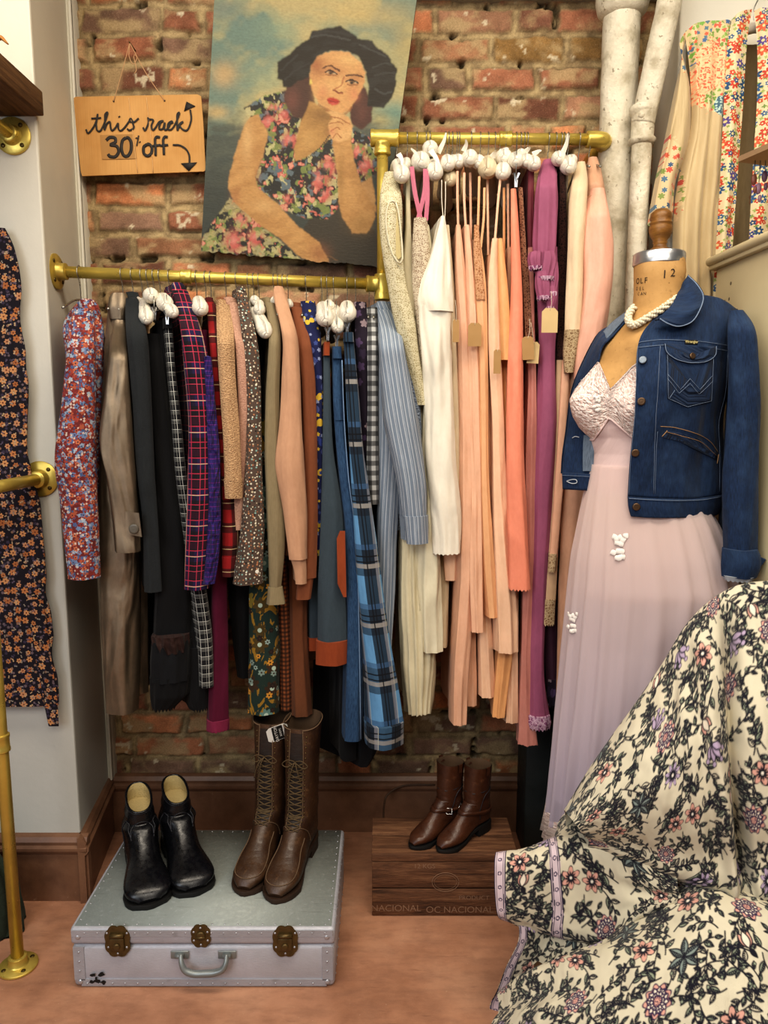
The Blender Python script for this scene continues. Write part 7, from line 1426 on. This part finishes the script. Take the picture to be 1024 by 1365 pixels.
def dback(s, t):
    px = lerp(1190, 765, s); k = sstep(.24, .4, t) * sstep(1.0, .85, t)
    f = 1.7 * -.030 * np.exp(-((s - .36 - .05 * (t - .5)) / .022) ** 2) + .012 * np.exp(-((s - .42) / .03) ** 2) - .012 * np.exp(-((s - .30 - .1 * t) / .02) ** 2) + .007 * np.sin(s * 70 + 3 * t) * np.exp(-((s - .42) / .14) ** 2)
    return k * f + (fbm(s * 9, t * 6, 23, 3) - .5) * .018 * sstep(.2, .35, t)
cloth('back_cover', rows, 430, 430, dback, .11, .05, rot=.25)
# arm
AR = [[(663, 1144, 1.62), (700, 1138, 1.63), (735, 1118, 1.66), (757, 1084, 1.66), (792, 1084, 1.62), (836, 1108, 1.55), (895, 1150, 1.45)],
      [(661, 1136, 1.555), (700, 1130, 1.56), (738, 1117, 1.56), (770, 1102, 1.55), (805, 1108, 1.51), (845, 1132, 1.465), (898, 1158, 1.42)],
      [(659, 1150, 1.525), (700, 1148, 1.515), (742, 1138, 1.505), (785, 1126, 1.49), (825, 1134, 1.46), (860, 1152, 1.43), (902, 1168, 1.40)],
      [(659, 1180, 1.515), (700, 1180, 1.500), (745, 1174, 1.485), (792, 1166, 1.465), (832, 1168, 1.44), (868, 1174, 1.415), (904, 1180, 1.385)],
      [(661, 1208, 1.515), (698, 1210, 1.500), (748, 1212, 1.480), (800, 1212, 1.455), (840, 1204, 1.43), (872, 1196, 1.405), (904, 1192, 1.378)],
      [(664, 1222, 1.52), (695, 1228, 1.508), (745, 1242, 1.485), (800, 1250, 1.452), (840, 1230, 1.42), (872, 1212, 1.395), (903, 1202, 1.372)],
      [(668, 1226, 1.56), (700, 1236, 1.535), (748, 1252, 1.500), (800, 1260, 1.466), (840, 1240, 1.435), (872, 1222, 1.41), (903, 1212, 1.39)]]
def barm(C, u, v, s, t): C = band(C, u, v, -.001, .024); return band(C, u, v, .122, .146)
cloth('arm_cover', AR, 230, 330, lambda s, t: (fbm(s * 9, t * 5, 33, 3) - .5) * .014 * sstep(0, .2, s) - .010 * np.exp(-((t - .55 - .35 * (s - .6)) / .05) ** 2) * sstep(.5, .75, s), .31, .42, barm)
# hanging end under the arm
FLP = [[(688, 1216, 1.535), (720, 1228, 1.525), (760, 1240, 1.51), (800, 1248, 1.49)], [(692, 1248, 1.53), (722, 1252, 1.515), (760, 1258, 1.495), (800, 1262, 1.47)], [(676, 1285, 1.545), (712, 1284, 1.52), (752, 1280, 1.49), (800, 1278, 1.455)], [(664, 1318, 1.555), (702, 1314, 1.52), (748, 1302, 1.48), (800, 1290, 1.44)], [(653, 1342, 1.565), (696, 1345, 1.53), (745, 1330, 1.48), (800, 1310, 1.43)], [(655, 1380, 1.56), (690, 1390, 1.52), (745, 1370, 1.47), (800, 1340, 1.42)], [(648, 1420, 1.54), (690, 1440, 1.50), (745, 1430, 1.45), (800, 1400, 1.41)]]
cloth('arm_drape', FLP, 210, 190, lambda s, t: .008 * np.sin(s * 9 + t * 5) + (fbm(s * 5, t * 6, 43, 3) - .5) * .012, .52, .13, lambda C, u, v, s, t: band(C, u, v, .002, .024))
# seat
ST = [[(668, 1322, 1.50), (705, 1292, 1.48), (750, 1272, 1.455), (800, 1252, 1.43), (845, 1222, 1.44), (890, 1190, 1.43), (940, 1170, 1.42), (985, 1180, 1.40), (1030, 1202, 1.352), (1090, 1206, 1.345), (1190, 1210, 1.345)],
      [(664, 1335, 1.47), (706, 1306, 1.43), (752, 1282, 1.405), (802, 1264, 1.38), (850, 1248, 1.355), (895, 1228, 1.335), (942, 1210, 1.322), (986, 1212, 1.312), (1030, 1216, 1.305), (1090, 1220, 1.30), (1190, 1224, 1.30)],
      [(656, 1362, 1.44), (706, 1335, 1.38), (756, 1312, 1.34), (808, 1296, 1.315), (858, 1282, 1.29), (905, 1270, 1.27), (950, 1262, 1.26), (992, 1262, 1.25), (1034, 1264, 1.245), (1092, 1268, 1.24), (1190, 1274, 1.24)],
      [(646, 1405, 1.42), (702, 1385, 1.33), (756, 1366, 1.285), (810, 1352, 1.25), (862, 1342, 1.225), (910, 1334, 1.21), (955, 1330, 1.20), (998, 1330, 1.195), (1040, 1332, 1.19), (1096, 1336, 1.185), (1190, 1342, 1.185)],
      [(636, 1480, 1.40), (690, 1470, 1.29), (750, 1456, 1.23), (806, 1446, 1.19), (862, 1440, 1.165), (912, 1436, 1.15), (958, 1434, 1.14), (1002, 1434, 1.135), (1046, 1436, 1.13), (1100, 1440, 1.13), (1190, 1446, 1.13)],
      [(628, 1580, 1.38), (684, 1600, 1.26), (746, 1610, 1.19), (804, 1615, 1.14), (862, 1618, 1.11), (912, 1620, 1.09), (958, 1620, 1.085), (1004, 1620, 1.08), (1048, 1620, 1.08), (1104, 1620, 1.08), (1190, 1620, 1.08)],
      [(630, 1800, 1.36), (684, 1840, 1.25), (746, 1860, 1.18), (804, 1870, 1.13), (862, 1880, 1.10), (912, 1880, 1.085), (958, 1880, 1.08), (1004, 1880, 1.08), (1048, 1880, 1.08), (1104, 1880, 1.08), (1190, 1880, 1.08)]]
def dseat(s, t): return (fbm(s * 8, t * 6, 53, 3) - .5) * .016 + .012 * np.sin((t * 9 - s * 4) * 2.2) * np.exp(-((s - .15) / .16) ** 2) * sstep(0, .1, t)
cloth('seat_cover', ST, 430, 480, dseat, .23, .61, rot=-.2)
mb = MB(); zf = .02
for x, y in ((.36, 1.50), (.95, 1.42), (.95, 1.22), (.45, 1.27)): mb.lathe([(.018, 0), (.022, .05), (.026, .16)], (x, y, 0), k=12)
mb.build('leg', M_TIMBER, ac)
# ================================================================ LIGHT
def area(name, loc, rot, size, sy, power, colr):
    l = bpy.data.lights.new(name, 'AREA'); l.shape = 'RECTANGLE'; l.size = size; l.size_y = sy; l.energy = power; l.color = colr
    o = bpy.data.objects.new(name, l); COL.objects.link(o); o.location = loc; o.rotation_euler = rot; return o
area('ceiling_light_front', (0, .95, 2.98), (radians(6), 0, 0), 2.8, .5, 54, (1, .89, .74))
area('ceiling_light_room', (.3, -.9, 2.85), (radians(32), 0, 0), 3.0, 1.0, 54, (1, .92, .80))
area('shop_window', (-1.7, -1.2, 1.9), (radians(64), 0, radians(-38)), 1.6, 1.8, 40, (.84, .91, 1))
w = bpy.data.worlds.new('room_air'); SC.world = w; w.use_nodes = True; b = w.node_tree.nodes['Background']; b.inputs[0].default_value = (.95, .93, .9, 1); b.inputs[1].default_value = .055
SC.view_settings.view_transform = 'Standard'; SC.view_settings.look = 'Medium High Contrast'; SC.view_settings.exposure = 0.0
